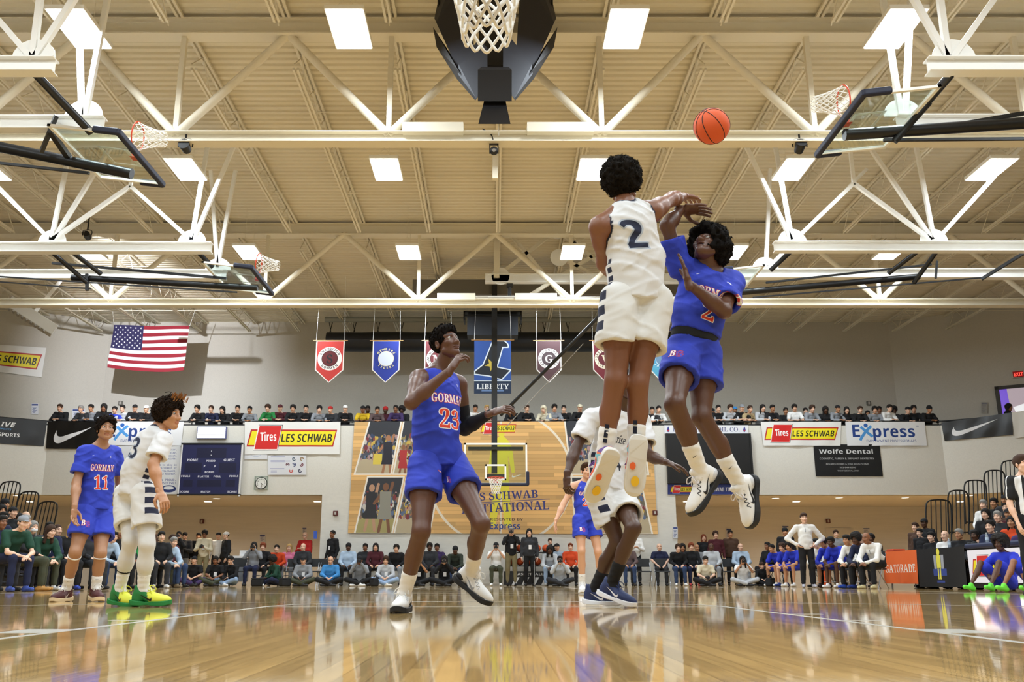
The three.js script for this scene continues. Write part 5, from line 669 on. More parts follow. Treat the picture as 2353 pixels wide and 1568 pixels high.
function crowdBody(pk, bare) { return lazy('b' + pk + bare, () => { const J = POSES[pk]; const parts = [withColor(sdfMesh(bodyPrims(J, 0.93, 0.9), bare ? 0.022 : 0.032, 0.03)), crowdHead.clone().applyMatrix4(headMatrix(J))];
  for (const c of ['L', 'R']) { const d = J[c + 'w'].clone().sub(J[c + 'e']).normalize(); let n = V(c === 'L' ? -1 : 1, 0, 0.2); if (/cross|Cross|lean|chin|sit|floor|phone/.test(pk)) n = V(0, -1, -0.2); if (/photo|Cam/.test(pk)) n = V(c === 'L' ? -1 : 1, 0, 0); parts.push(withColor(sdfMesh(handPrims(J[c + 'w'], d, n, (c === 'L' ? 1 : -1) * (n.x ? 1 : -1), 0.55, 0.02, 0.95), 0.0115, 0.008))); }
  return joinC(parts); }); }
const wrinkle = (amp, f) => (x, y, z) => amp * (Math.sin(y * f + 3 * noise3(x * 7, y * 5, z * 7) * 4) * 0.5 + (noise3(x * 14, y * 9, z * 14) - 0.5) * 1.4);
function crowdTop(pk, kind) { return lazy('t' + pk + kind, () => {
  const J = POSES[pk], sh = J.Ls.clone().sub(J.Rs).normalize(), hd = J.pelvis.clone().sub(J.waist).normalize(), s = kind === 'puffy' ? 1.16 : 1, pr = [cap(J.chest, J.waist, 0.118 * s, 0.118 * s, sh, 1.38), cap(J.waist, J.pelvis.clone().addScaledVector(hd, 0.02), 0.118 * s, 0.12 * s, sh, 1.38), cap(mid(J.neck, J.chest, 0.4), mid(J.neck, J.chest, 0.14), 0.078, 0.07)];
  for (const c of ['L', 'R']) { const S = J[c + 's'], E = J[c + 'e'], Wr = J[c + 'w']; pr.push(cap(mid(J.neck, J.chest, 0.2), S, 0.072, 0.068)); if (kind === 'tee') pr.push(cap(S, mid(S, E, 0.62), 0.07, 0.07)); else pr.push(cap(S, E, 0.068 * s, 0.056 * s), cap(E, mid(E, Wr, 0.93), 0.056 * s, 0.04)); }
  { const n = pr.splice(1, 1)[0]; pr.unshift(n, hemCut(J.pelvis.clone().addScaledVector(hd, 0.05), hd)); }
  if (kind === 'hoodie') pr.push(cap(J.neck.clone().add(V(-0.07, -0.02, -0.05)), J.neck.clone().add(V(0.07, -0.02, -0.05)), 0.05, 0.05));
  return sdfMesh(pr, 0.024, 0.03, { disp: wrinkle(0.008, 42), amp: 0.012 }); }); }
function crowdBottom(pk, kind) { return lazy('p' + pk + kind, () => {
  const J = POSES[pk], hp = J.Lh.clone().sub(J.Rh).normalize(), pr = [cap(mid(J.waist, J.pelvis, 0.5), J.pelvis, 0.108, 0.112, hp, 1.35)];
  for (const c of ['L', 'R']) { const Hh = J[c + 'h'], K = J[c + 'k'], A = J[c + 'a']; if (kind === 'shorts') pr.push(cap(Hh, mid(Hh, K, 0.8), 0.1, 0.1)); else pr.push(cap(Hh, K, 0.096, 0.072), cap(K, mid(K, A, 0.93), 0.07, 0.056)); }
  return sdfMesh(pr, 0.03, 0.03, { disp: wrinkle(0.008, 38), amp: 0.012 }); }); }
function crowdShoes(pk, c) { return lazy('s' + pk + c, () => { const J = POSES[pk], pr = []; { const A = J[c + 'a'], t = J[c + 't'].clone().normalize(), b = A.clone(); b.y = Math.max(0.036, A.y - 0.052); pr.push(cap(b.clone().addScaledVector(t, -0.05), b.clone().addScaledVector(t, 0.15), 0.036, 0.034), cap(b.clone().addScaledVector(t, -0.03), A, 0.042, 0.042)); } return sdfMesh(pr, 0.016, 0.02); }); }
const people = [];
function hemCut(o, d) { return { sub: true, k: 0.01, lo: [o.x - 0.3, o.y - 0.3, o.z - 0.3], hi: [o.x + 0.3, o.y + 0.3, o.z + 0.3], f: (x, y, z) => -((x - o.x) * d.x + (y - o.y) * d.y + (z - o.z) * d.z) }; }
function person(x, Z, pk, col, garment, bottom, skin, hair, o = {}) {
  const J = POSES[pk]; let c; if (o.world) c = V(...o.world); else { c = P(x, 1331, Z); c.y = o.y || 0; } 
  const t = new THREE.Group(); t.name = numbered('person'); t.position.copy(c); scene.add(t); const sc = o.s || 1; t.scale.setScalar(sc); t.rotation.y = o.turn !== undefined ? o.turn : Math.atan2(-c.x, -c.z) * 0.3;
  const tee = /tee|T-shirt|polo|jersey|tank/.test(garment), kind = tee ? 'tee' : /hood/.test(garment) ? 'hoodie' : /jacket|coat/.test(garment) ? 'puffy' : 'long', shorts = o.shorts;
  mesh('body', crowdBody(pk, tee || shorts ? 1 : 0), skinMats[skin], t);
  mesh('top', crowdTop(pk, kind), o.topMat || cloth(COL[col]), t); mesh(shorts ? 'shorts' : 'trousers', crowdBottom(pk, shorts ? 'shorts' : 'pants'), cloth(COL[bottom]), t);
  for (const c of ['L', 'R']) mesh('shoe', crowdShoes(pk, c), cloth(o.shoe !== undefined ? o.shoe : 0x232326, 0.7), t);
  if (/polo|zip|jacket|shirt$|coat/.test(garment) && !/T-shirt|sweatshirt/.test(garment)) { const ax = J.head.clone().sub(J.neck).normalize(); const g = lazy('collar', () => { const q = new THREE.TorusGeometry(0.058, 0.017, 8, 22, Math.PI * 1.75); q.rotateZ(-Math.PI / 2 + Math.PI * 0.125 + Math.PI); q.rotateX(Math.PI / 2); q.scale(1, 1.5, 1); return q; }); const k = mesh('collar', g, o.topMat || cloth(COL[col]), t); k.position.copy(mid(J.neck, J.chest, 0.02)); k.quaternion.setFromUnitVectors(UP, ax); if (/zip|jacket|coat/.test(garment)) { const a = mid(J.neck, J.chest, 0.3), f = J.Ls.clone().sub(J.Rs).cross(J.neck.clone().sub(J.waist)).normalize(), s2 = /zip/.test(garment) ? 0.5 : 1; const z = mesh('zip', beamG(J.chest.clone().lerp(J.neck, 0.45).addScaledVector(f, 0.1), J.chest.clone().lerp(J.waist, s2 < 1 ? 0.1 : 0.9).addScaledVector(f, 0.119), 0.012, 0.02, f), cloth(/white|lightgrey/.test(col) ? 0x8d9096 : 0x3c3d42), t); } }
  let [hk, hc] = hair.split(' '); hc = hc || 'black';
  if (hk !== 'bald') { const under = /cap|beanie/.test(hk); if (under) { const u = mesh('hair', lazy('hcrop', () => hairGeo('crop', 0.012)), cloth(HAIRC.black), t); u.matrixAutoUpdate = true; u.applyMatrix4(headMatrix(J)); } const h = mesh(under ? hk.replace('capback', 'cap') : hk === 'hood' ? 'hood' : 'hair', lazy('h' + hk, () => hairGeo(hk, 0.012)), cloth(HAIRC[hc] !== undefined && !under ? HAIRC[hc] : COL[hc] || 0x15151a), t); h.applyMatrix4(headMatrix(J)); }
  if (o.mask) { const g = lazy('mask', () => sdfMesh([ell(V(0, -0.05, 0.052), V(0.062, 0.045, 0.062))], 0.01, 0.01)); mesh('face_mask', g, cloth(0xe4e6ea), t).applyMatrix4(headMatrix(J)); }
  if (o.badge) { const n = J.chest.clone().lerp(J.waist, 0.6); const g = lazy('badge', () => new RoundedBoxGeometry(0.09, 0.13, 0.008, 1, 0.003)); const b = mesh('badge', g, cloth(0xe8e8e8), t); b.position.set(n.x + 0.02, n.y, n.z + 0.15); }
  const words = { stand: 'standing', cross: 'standing with folded arms', photo: 'standing with raised camera', phone: 'standing looking down at hands', hips: 'standing with hands on hips', lean: 'leaning on balcony rail', chin: 'leaning on balcony rail chin on hand', leanUp: 'upright at balcony rail', sit: 'seated', sitHand: 'seated', sitCross: 'seated with folded arms', sitLean: 'seated elbows on knees', sitChin: 'seated chin on hand', sitCam: 'seated with raised camera', floor: 'sitting cross-legged on floor', floorCam: 'sitting on floor with raised camera', floorKnee: 'sitting on floor knee up', floorUp: 'sitting on floor knees up' }[pk];
  const hw = { capback: 'backward cap', cap: hc + ' cap', beanie: hc + ' beanie', bald: 'bald head', long: 'long ' + hc + ' hair', hood: 'hood up', afro: 'afro hair', bigafro: 'afro hair', curly: 'curly hair' }[hk];
  people.push({ t, base: `person in ${o.word || col.replace('lightgrey', 'light grey').replace('darkgreen', 'dark green').replace('limegreen', 'lime green').replace('skyblue', 'sky blue').replace('paleblue', 'pale blue').replace('lightdenim', 'light denim')} ${garment}${hw ? ', ' + hw + ',' : ''} ${words}`, col: (o.word || col) + ' ' + garment, hw, x, row: o.row || (Z | 0), where: o.where, pk, off: 0 });
  if (/photo|Cam|phone$/.test(pk) && o.cam !== 0 || o.cam) {      // camera held in both hands
    const w = mid(J.Lw, J.Rw).clone().addScaledVector(mid(J.Lw, J.Rw).sub(mid(J.Le, J.Re)).normalize(), 0.06); const k = thing('camera', 'black camera held by ' + people[people.length - 1].base.replace('person in', 'the person in').split(' ').slice(0, 7).join(' ').replace(/,$/, ''), 'camera', w.multiplyScalar(sc).applyEuler(t.rotation).add(c), 'cameras held by photographers'); people[people.length - 1].held = k; k.rotation.y = t.rotation.y;
    mesh('camera_body', lazy('cb', () => new RoundedBoxGeometry(0.14, 0.1, 0.06, 2, 0.015)), M.black, k); mesh('lens', lazy('cl', () => new THREE.CylinderGeometry(0.04, 0.045, 0.12, 14).rotateX(Math.PI / 2).translate(0, 0, 0.08)), M.black, k); mesh('viewfinder', lazy('cv', () => boxG(-0.03, 0.03, 0.05, 0.075, -0.02, 0.02)), M.black, k);
  }
  return t;
}
// --- balcony row (upper level), behind the rail
const BAL = [[131, 'black', 'jacket', 'light', 'short brown'], [180, 'charcoal', 'jacket', 'light', 'short grey'], [203, 'grey', 'sweatshirt', 'tan', 'short'], [232, 'black', 'jacket', 'brown', 'hood black'], [258, 'blue', 'T-shirt', 'light', 'short'], [276, 'lightgrey', 'sweatshirt', 'fair', 'short'], [304, 'black', 'hoodie', 'light', 'cap black'], [331, 'black', 'jacket', 'light', 'cap white'], [449, 'black', 'sweater', 'light', 'curly'], [481, 'navy', 'hoodie', 'fair', 'short brown'], [507, 'black', 'sweater', 'fair', 'long'], [542, 'black', 'sweatshirt', 'light', 'short'], [570, 'grey', 'sweatshirt', 'tan', 'short'], [612, 'green', 'sweatshirt', 'fair', 'curly brown'], [640, 'maroon', 'sweatshirt', 'fair', 'cap maroon'], [670, 'black', 'hoodie', 'light', 'curly'], [700, 'black', 'sweatshirt', 'fair', 'short'], [731, 'grey', 'hoodie', 'fair', 'curly'], [757, 'charcoal', 'jacket', 'light', 'capback red'], [791, 'black', 'hoodie', 'fair', 'cap white'], [832, 'yellow', 'T-shirt', 'brown', 'cap black'], [843, 'black', 'hoodie', 'dark', 'short', -0.5], [865, 'plaid', 'shirt', 'tan', 'short'], [885, 'maroon', 'jacket', 'dark', 'beanie red', -0.4], [908, 'purple', 'sweatshirt', 'brown', 'short'], [920, 'black', 'jacket', 'dark', 'afro', -0.4], [1092, 'white', 'T-shirt', 'tan', 'short'], [1120, 'red', 'T-shirt', 'fair', 'short blond', -0.3], [1177, 'black', 'hoodie', 'tan', 'short'], [1211, 'black', 'sweater', 'fair', 'short brown'], [1250, 'cream', 'hoodie', 'fair', 'hood cream'], [1275, 'grey', 'jacket', 'light', 'curly'], [1297, 'black', 'sweater', 'fair', 'short'], [1334, 'black', 'sweatshirt', 'light', 'cap cream'], [1501, 'charcoal', 'jacket', 'light', 'short'], [1516, 'white', 'hoodie', 'fair', 'short'], [1630, 'grey', 'sweatshirt', 'fair', 'short'], [1643, 'black', 'jacket', 'tan', 'cap black', -0.4], [1654, 'black', 'T-shirt', 'fair', 'short'], [1682, 'lightgrey', 'sweatshirt', 'fair', 'curly brown'], [1696, 'navy', 'sweatshirt', 'tan', 'cap skyblue', -0.4], [1709, 'black', 'T-shirt', 'fair', 'cap grey'], [1727, 'tan', 'tank top', 'light', 'short brown'], [1757, 'lightgrey', 'hoodie', 'fair', 'long'], [1779, 'black', 'sweatshirt', 'tan', 'short'], [1811, 'black', 'jacket', 'tan', 'short', 0, 'leanUp'], [1832, 'white', 'T-shirt', 'light', 'curly', 0, 'leanUp'], [1857, 'black', 'sweater', 'fair', 'short', -0.45], [1871, 'grey', 'sweatshirt', 'fair', 'curly brown'], [1902, 'black', 'jacket', 'dark', 'hood black'], [1930, 'grey', 'hoodie', 'tan', 'capback black'], [1951, 'black', 'sweatshirt', 'fair', 'long'], [1982, 'black', 'jacket', 'fair', 'short brown'], [2000, 'charcoal', 'sweatshirt', 'tan', 'short', -0.45], [2016, 'grey', 'hoodie', 'light', 'curly'], [2028, 'white', 'sweater', 'brown', 'short', -0.45], [2050, 'white', 'vest sweater', 'fair', 'short'], [2063, 'charcoal', 'hoodie', 'dark', 'afro', -0.4], [2092, 'black', 'hoodie', 'fair', 'cap black'], [2108, 'black', 'sweatshirt', 'light', 'curly', 0, 'leanUp'], [2142, 'black', 'coat', 'tan', 'beanie black']];
BAL.forEach(([x, col, g, sk, h, back = 0, pk], i) => { const Z = ZF + 0.3 - back; const c = P(x, 1000, Z); person(x, Z, pk || (back ? 'leanUp' : (i % 4 === 2 ? 'chin' : 'lean')), col, g, ['navy', 'charcoal', 'denim'][i % 3], sk, h, { world: [c.x, 4.4, c.z], s: 0.97 + 0.06 * hash3(i, 3, 1), row: 'balcony', turn: (hash3(i, 8, 2) - 0.5) * 0.5 }); });
{ const c = PP(2320, 945, planes.upperR); person(2320, 0, 'stand', 'black', 'hoodie', 'black', 'brown', 'hood black', { world: [c.x - 0.6, 4.4, c.z + 1.0], row: 'balcony', turn: 0.6, where: 'in front of upper doorway' }); }
// --- floor level, far baseline: standing, chairs, floor
const G = [
  [343, 27.5, 'stand', 'brown', 'jacket', 'black', 'tan', 'short brown'], [403, 31.5, 'photo', 'black', 'jacket', 'olive', 'light', 'short', { badge: 1 }], [417, 31.9, 'phone', 'charcoal', 'jacket', 'grey', 'light', 'short', { cam: 0 }], [463, 31.6, 'phone', 'cream', 'sweatshirt', 'khaki', 'brown', 'curly', { badge: 1, cam: 1, s: 1.03 }], [449, 32.4, 'stand', 'black', 'jacket', 'black', 'tan', 'short'], [495, 31.8, 'stand', 'white', 'shirt', 'black', 'light', 'cap black'], [514, 31.6, 'stand', 'black', 'coat', 'black', 'fair', 'cap white', { turn: -0.9 }],
  [445, 28.7, 'floorKnee', 'black', 'T-shirt', 'purple', 'light', 'capback black', { word: 'black and red' }], [494, 28.7, 'floor', 'black', 'T-shirt', 'olive', 'brown', 'short', { badge: 1 }], [533, 28.7, 'floor', 'black', 'sweater', 'lightdenim', 'light', 'short', { turn: -0.4, cam: 1, shoe: 0xe6e6e6 }], [579, 29.4, 'sitCam', 'grey', 'hoodie', 'navy', 'light', 'long', { cam: 1 }], [600, 30.2, 'sit', 'black', 'vest sweatshirt', 'black', 'fair', 'curly red', { word: 'black and grey' }], [634, 30.2, 'sitChin', 'orange', 'sweatshirt', 'black', 'fair', 'short'], [661, 30.6, 'sit', 'pink', 'hoodie', 'grey', 'fair', 'long blond'], [697, 31.8, 'phone', 'red', 'jacket', 'black', 'fair', 'bald', { cam: 0, turn: -0.3 }], [693, 30.2, 'sit', 'charcoal', 'jacket', 'black', 'fair', 'bald'], [761, 30.6, 'stand', 'black', 'hoodie', 'charcoal', 'brown', 'crop', { badge: 1, turn: -0.7 }],
  [632, 28.7, 'floor', 'darkgreen', 'sweatshirt', 'navy', 'dark', 'afro', { turn: -0.9, shoe: 0xe2e2e2, word: 'green' }], [696, 28.7, 'floor', 'grey', 'jacket', 'olive', 'light', 'cap black', { badge: 1, cam: 1 }], [759, 28.7, 'floor', 'skyblue', 'jacket', 'black', 'light', 'bald', { word: 'blue' }], [798, 30.3, 'sit', 'paleblue', 'jacket', 'black', 'dark', 'beanie black'], [826, 28.7, 'floorCam', 'grey', 'sweatshirt', 'black', 'brown', 'beanie black', { shoe: 0xe2e2e2 }], [837, 30.6, 'sitCross', 'charcoal', 'sweater', 'black', 'brown', 'short'], [861, 30.5, 'sit', 'maroon', 'hoodie', 'black', 'light', 'long'], [886, 28.7, 'floor', 'lightgrey', 'hoodie', 'lightdenim', 'light', 'curly brown', { badge: 1, shoe: 0xd6d2c8 }], [910, 30.4, 'sitChin', 'black', 'jacket', 'grey', 'light', 'curly', { badge: 0 }],
  [962, 28.9, 'floorCam', 'black', 'T-shirt', 'black', 'tan', 'long', { badge: 1 }], [986, 30.2, 'sit', 'charcoal', 'jacket', 'charcoal', 'dark', 'curly'], [1003, 30.7, 'sit', 'purple', 'jacket', 'black', 'brown', 'short'], [1021, 28.8, 'floorCam', 'black', 'hoodie', 'black', 'light', 'hood black', { badge: 1 }], [1046, 30.2, 'sitLean', 'camo', 'hoodie', 'denim', 'dark', 'beanie black', { word: 'camouflage' }], [1140, 29.6, 'sitCam', 'white', 'T-shirt', 'olive', 'light', 'capback black', { shoe: 0xe6e6e6 }], [1175, 30.0, 'photo', 'black', 'sweater', 'khaki', 'light', 'short grey', { badge: 1, s: 1.03 }], [1217, 29.7, 'stand', 'charcoal', 'jacket', 'black', 'fair', 'long', { badge: 1 }], [1263, 30.0, 'sitLean', 'lightgrey', 'sweatshirt', 'lightdenim', 'dark', 'hood black', { shoe: 0x9a9a9a }], [1281, 30.5, 'sit', 'paleblue', 'shirt', 'denim', 'light', 'cap black'], [1287, 28.7, 'floorCam', 'lightgrey', 'jacket', 'charcoal', 'fair', 'short'], [1312, 30.4, 'sit', 'orange', 'hoodie', 'black', 'fair', 'short red'], [1265, 30.55, 'stand', 'black', 'sweater', 'black', 'fair', 'short brown', { s: 0.85 }],
  [1462, 30.5, 'phone', 'white', 'sweater', 'charcoal', 'tan', 'short', { cam: 0 }], [1445, 29.6, 'sit', 'plaid', 'shirt', 'denim', 'tan', 'short', { word: 'dark green plaid' }], [1518, 30.3, 'sitCross', 'navy', 'polo shirt', 'charcoal', 'fair', 'bald'], [1560, 30, 'sitChin', 'black', 'sweater', 'denim', 'fair', 'curly brown', { shoe: 0xe6e6e6 }], [1592, 30, 'sit', 'black', 'hoodie', 'navy', 'fair', 'curly red', { shoe: 0xc2434a }], [1572, 31, 'sitCross', 'coral', 'hoodie', 'black', 'tan', 'hood black'], [1605, 31, 'sit', 'grey', 'sweater', 'black', 'tan', 'bald'], [1622, 31.4, 'stand', 'black', 'sweater', 'black', 'fair', 'long red', { s: 0.95 }], [1650, 31.2, 'stand', 'maroon', 'sweater', 'black', 'fair', 'curly brown', { word: 'dark maroon' }], [1684, 31.4, 'stand', 'brown', 'jacket', 'black', 'tan', 'short', { s: 1.02 }], [1638, 30, 'sit', 'lightgrey', 'jacket', 'grey', 'dark', 'bald', { word: 'white and navy' }], [1706, 30.3, 'sit', 'paleblue', 'jacket', 'grey', 'fair', 'bald'], [1622, 28.7, 'floor', 'cream', 'T-shirt', 'black', 'fair', 'short', { cam: 1 }], [1708, 28.7, 'floorCam', 'white', 'T-shirt', 'lightgrey', 'tan', 'long', { word: 'white and red' }], [1752, 28.7, 'floor', 'black', 'hoodie', 'black', 'fair', 'short brown', { s: 0.8 }],
];
G.forEach(([x, Z, pk, col, g, b, sk, h, o = {}]) => person(x, Z, pk, col, g, b, sk, h, { row: Z < 29 ? 'floor' : Z < 31 ? 'chairs' : 'standing', ...o }));
// --- team bench near the scorer table, and coaches
const BT = { row: 'bench', turn: -0.95 };
[[1770, 25.4, 'sit', 'black', 'jacket', 'black', 'brown', 'short', {}], [1795, 25.2, 'sitLean', 'royal', 'jersey', 'royal', 'tan', 'short', { shorts: 1, shoe: 0xe6e6e6 }], [1812, 26.2, 'stand', 'black', 'coat', 'black', 'tan', 'beanie black', { turn: -0.2 }], [1820, 25.1, 'sitLean', 'royal', 'jersey', 'royal', 'light', 'curly brown', { shorts: 1, shoe: 0x27408c }], [1836, 24.9, 'sitLean', 'royal', 'long jersey', 'royal', 'tan', 'curly', { shorts: 1, shoe: 0xe6e6e6 }], [1900, 25, 'sitLean', 'white', 'jacket', 'black', 'fair', 'short', {}], [1918, 24.6, 'sitLean', 'royal', 'warm-up sweater', 'royal', 'tan', 'curly', { shorts: 1, shoe: 0x3a2a26 }], [1936, 24.3, 'sitLean', 'royal', 'jersey', 'royal', 'dark', 'short', { shorts: 1, shoe: 0xe6e6e6 }], [1930, 27.5, 'stand', 'grey', 'jacket', 'charcoal', 'fair', 'short brown', { turn: -0.2 }], [1974, 24.2, 'sitLean', 'white', 'quarter-zip sweater', 'black', 'tan', 'short', { shoe: 0x2a55c0 }], [1990, 25.2, 'sit', 'white', 'shirt', 'black', 'fair', 'short grey', {}], [1996, 24.4, 'sitLean', 'navy', 'warm-up sweater', 'black', 'dark', 'afro', { shoe: 0x1c3a8a }], [2020, 23.9, 'sitLean', 'white', 'quarter-zip sweater', 'black', 'brown', 'bald', { shoe: 0xcfc49a }], [1975, 26, 'sit', 'black', 'sweater', 'black', 'brown', 'short', {}], [2012, 25, 'sit', 'black', 'hoodie', 'black', 'dark', 'short', {}]].forEach(([x, Z, pk, col, g, b, sk, h, o]) => { const Zb = /stand/.test(pk) ? Z + 3 : (pk === 'sit' && x > 1900 ? 9.6 : 8.6) * 2100 / 0.968 / (x - 1138); person(x, Zb, pk, col, g, b, sk, h, { ...BT, ...o }); });
person(1858, 23.6, 'hips', 'white', 'quarter-zip sweater', 'black', 'fair', 'short brown', { row: 'bench', turn: -0.15, s: 1.04, shoe: 0xb8b8c4, where: 'in front of the team bench' });
// --- officials behind the scorer table and the scorer side bleacher
const TB = { row: 'table', turn: -1.0 };
[[2094, 23.6, 'stand', 'black', 'sweater', 'black', 'fair', 'short', { s: 0.82 }], [2116, 23, 'sit', 'black', 'quarter-zip sweater', 'black', 'fair', 'short', {}], [2118, 24.6, 'stand', 'brown', 'jacket', 'black', 'fair', 'short brown', { s: 0.94 }], [2140, 24, 'stand', 'black', 'sweatshirt', 'black', 'dark', 'cap black', { s: 0.98 }], [2164, 22.3, 'sit', 'white', 'shirt', 'black', 'fair', 'bald', {}], [2184, 21.6, 'sit', 'black', 'jacket', 'black', 'tan', 'short grey', {}], [2218, 20.9, 'sit', 'charcoal', 'sweater', 'black', 'dark', 'short', { s: 0.95 }], [2265, 20.2, 'sit', 'navy', 'jacket', 'black', 'fair', 'short', { s: 1.08 }], [2312, 19, 'sit', 'purple', 'jacket', 'navy', 'brown', 'short', {}], [2345, 18.4, 'sit', 'plaid', 'shirt', 'black', 'fair', 'short brown', {}]].forEach(([x, Z, pk, col, g, b, sk, h, o]) => { const c = P(x, 1331, Z); person(x, Z, pk, col, g, b, sk, h, { ...TB, ...o, world: [Math.max(c.x, 10.75), 0, c.z] }); });
[[2235, 1150, 23, 'white', 'shirt', 'fair', 'short grey'], [2268, 1146, 22.5, 'black', 'sweater', 'tan', 'short'], [2310, 1138, 22, 'charcoal', 'hoodie', 'tan', 'cap black'], [2292, 1156, 22, 'brown', 'jacket', 'fair', 'short'], [2258, 1170, 21, 'black', 'coat', 'fair', 'long'], [2278, 1170, 21, 'maroon', 'jacket', 'tan', 'cap black'], [2292, 1176, 20.5, 'charcoal', 'sweater', 'fair', 'short grey'], [2302, 1188, 20, 'orange', 'sweater', 'tan', 'long'], [2335, 1200, 19.5, 'purple', 'jacket', 'tan', 'short'], [2340, 1168, 21, 'black', 'hoodie', 'tan', 'short']].forEach(([x, y, Z, col, g, sk, h], i) => { const c = P(x, y, Z); const row = Math.max(0, Math.round((c.x - 10.9) / 0.52)), by = row * 0.26 + 0.35 - 0.46; person(x, Z, 'sit', col, g, 'charcoal', sk, h, { row: 'right bleacher', turn: -1.05 + 0.3 * hash3(i, 1, 4), world: [10.9 + row * 0.52 + 0.2, Math.max(0, c.y - 1.33), c.z] }); });
// --- flag side: courtside row and bleacher
[[-14, 17, 'navy', 'T-shirt', 'brown', 'short', {}], [10, 16.6, 'darkgreen', 'polo shirt', 'fair', 'cap grey', { shoe: 0x3a4f9c, s: 1.06 }], [38, 17.4, 'black', 'sweater', 'light', 'short grey', { turn: 1.9, b: 'olive', shoe: 0xb98a4a, s: 1.03 }], [60, 18.6, 'charcoal', 'jacket', 'fair', 'long grey', { mask: 1 }], [80, 18.2, 'darkgreen', 'jacket', 'fair', 'long brown', { b: 'olive', shoe: 0xd8d8d8 }], [100, 18.6, 'navy', 'quarter-zip sweater', 'brown', 'short', { turn: 0.5, badge: 1 }], [118, 19.4, 'black', 'sweater', 'fair', 'crop brown', {}], [140, 20.5, 'brown', 'cardigan sweater', 'fair', 'short brown', {}], [152, 18.9, 'black', 'coat', 'fair', 'long blond', { turn: 0.6, shoe: 0x3a4fb0 }], [196, 19.6, 'charcoal', 'sweatshirt', 'fair', 'short red', {}], [228, 20.4, 'paleblue', 'shirt', 'fair', 'short', { b: 'denim' }], [262, 21, 'black', 'hoodie', 'brown', 'short', {}], [280, 22, 'black', 'beanie sweater', 'brown', 'beanie black', {}], [312, 22, 'limegreen', 'jacket', 'tan', 'long', { b: 'black', shoe: 0xe0e0e0, turn: 0.4 }], [330, 22.6, 'navy', 'jacket', 'tan', 'short', {}], [362, 22.4, 'black', 'jacket', 'fair', 'short', { turn: 0.5, shoe: 0xe0e0e0 }], [374, 23.4, 'paleblue', 'quilted jacket', 'fair', 'short grey', { b: 'denim', shoe: 0x8a7a60, turn: 0.9 }], [388, 24.4, 'maroon', 'sweatshirt', 'fair', 'short brown', { b: 'denim' }]].forEach(([x, Z, col, g, sk, h, o], i) => person(x, Z, i % 3 === 1 ? 'sitLean' : 'sit', col, g, o.b || ['charcoal', 'navy', 'black'][i % 3], sk, h, { row: 'courtside row', turn: 1.0, ...o }));
[[-12, 1160, 20, 'black', 'hoodie', 'fair', 'short'], [4, 1162, 20.5, 'charcoal', 'coat', 'tan', 'hood black'], [12, 1148, 21.5, 'black', 'jacket', 'tan', 'beanie black'], [30, 1166, 20, 'black', 'sweatshirt', 'light', 'capback black'], [44, 1180, 20.5, 'charcoal', 'sweater', 'dark', 'crop'], [60, 1176, 21.5, 'navy', 'jacket', 'fair', 'bald'], [8, 1178, 19.5, 'navy', 'sweater', 'fair', 'short'], [-20, 1190, 19, 'maroon', 'jacket', 'tan', 'short']].forEach(([x, y, Z, col, g, sk, h], i) => { const c = P(x, y, Z); person(x, Z, 'sit', col, g, 'black', sk, h, { row: 'left bleacher', turn: 0.9 + 0.3 * hash3(i, 1, 9), world: [c.x, Math.max(0, c.y - 1.33), c.z] }); });
// ================================================================== the players on court
function cylUV(g0, o, axis, left, front, asp, v0, v1) {
  const g = g0.index ? g0.toNonIndexed() : g0, p = g.attributes.position, uv = new Float32Array(p.count * 2), q = V(0, 0, 0);
  for (let i = 0; i < p.count; i++) { q.fromBufferAttribute(p, i).sub(o); uv[2 * i] = 0.5 + Math.atan2(q.dot(left) / asp, q.dot(front)) / (2 * Math.PI); uv[2 * i + 1] = (q.dot(axis) - v0) / (v1 - v0); }
  for (let i = 0; i < p.count; i += 3) { const a = [uv[2 * i], uv[2 * i + 2], uv[2 * i + 4]], m = Math.max(...a); for (let k = 0; k < 3; k++) if (m - a[k] > 0.5) uv[2 * (i + k)] += 1; }
  g.setAttribute('uv', new THREE.BufferAttribute(uv, 2)); return g;
}
function kitTex(w, h, draw) { const t = canvasTex(w, h, draw); t.wrapS = THREE.RepeatWrapping; return t; }
function halfCut(o, d, R = 0.14, L = 0.3) { const e = o.clone().addScaledVector(d, L), m = R; return { sub: true, k: 0.006, lo: [0, 1, 2].map((i) => Math.min(o.getComponent(i), e.getComponent(i)) - m), hi: [0, 1, 2].map((i) => Math.max(o.getComponent(i), e.getComponent(i)) + m), f: (x, y, z) => { const px = x - o.x, py = y - o.y, pz = z - o.z, t = px * d.x + py * d.y + pz * d.z; return Math.max(-t, Math.sqrt(Math.max(0, px * px + py * py + pz * pz - t * t)) - R); } }; }
const SWOOSH = (() => { const s = new THREE.Shape(); s.moveTo(1, 0.3); s.bezierCurveTo(0.7, 0.17, 0.4, 0.04, 0.28, 0); s.bezierCurveTo(0.12, -0.06, -0.02, 0, 0.13, 0.24); s.bezierCurveTo(0.11, 0.1, 0.2, 0.1, 0.3, 0.12); s.lineTo(1, 0.3); return s; })();
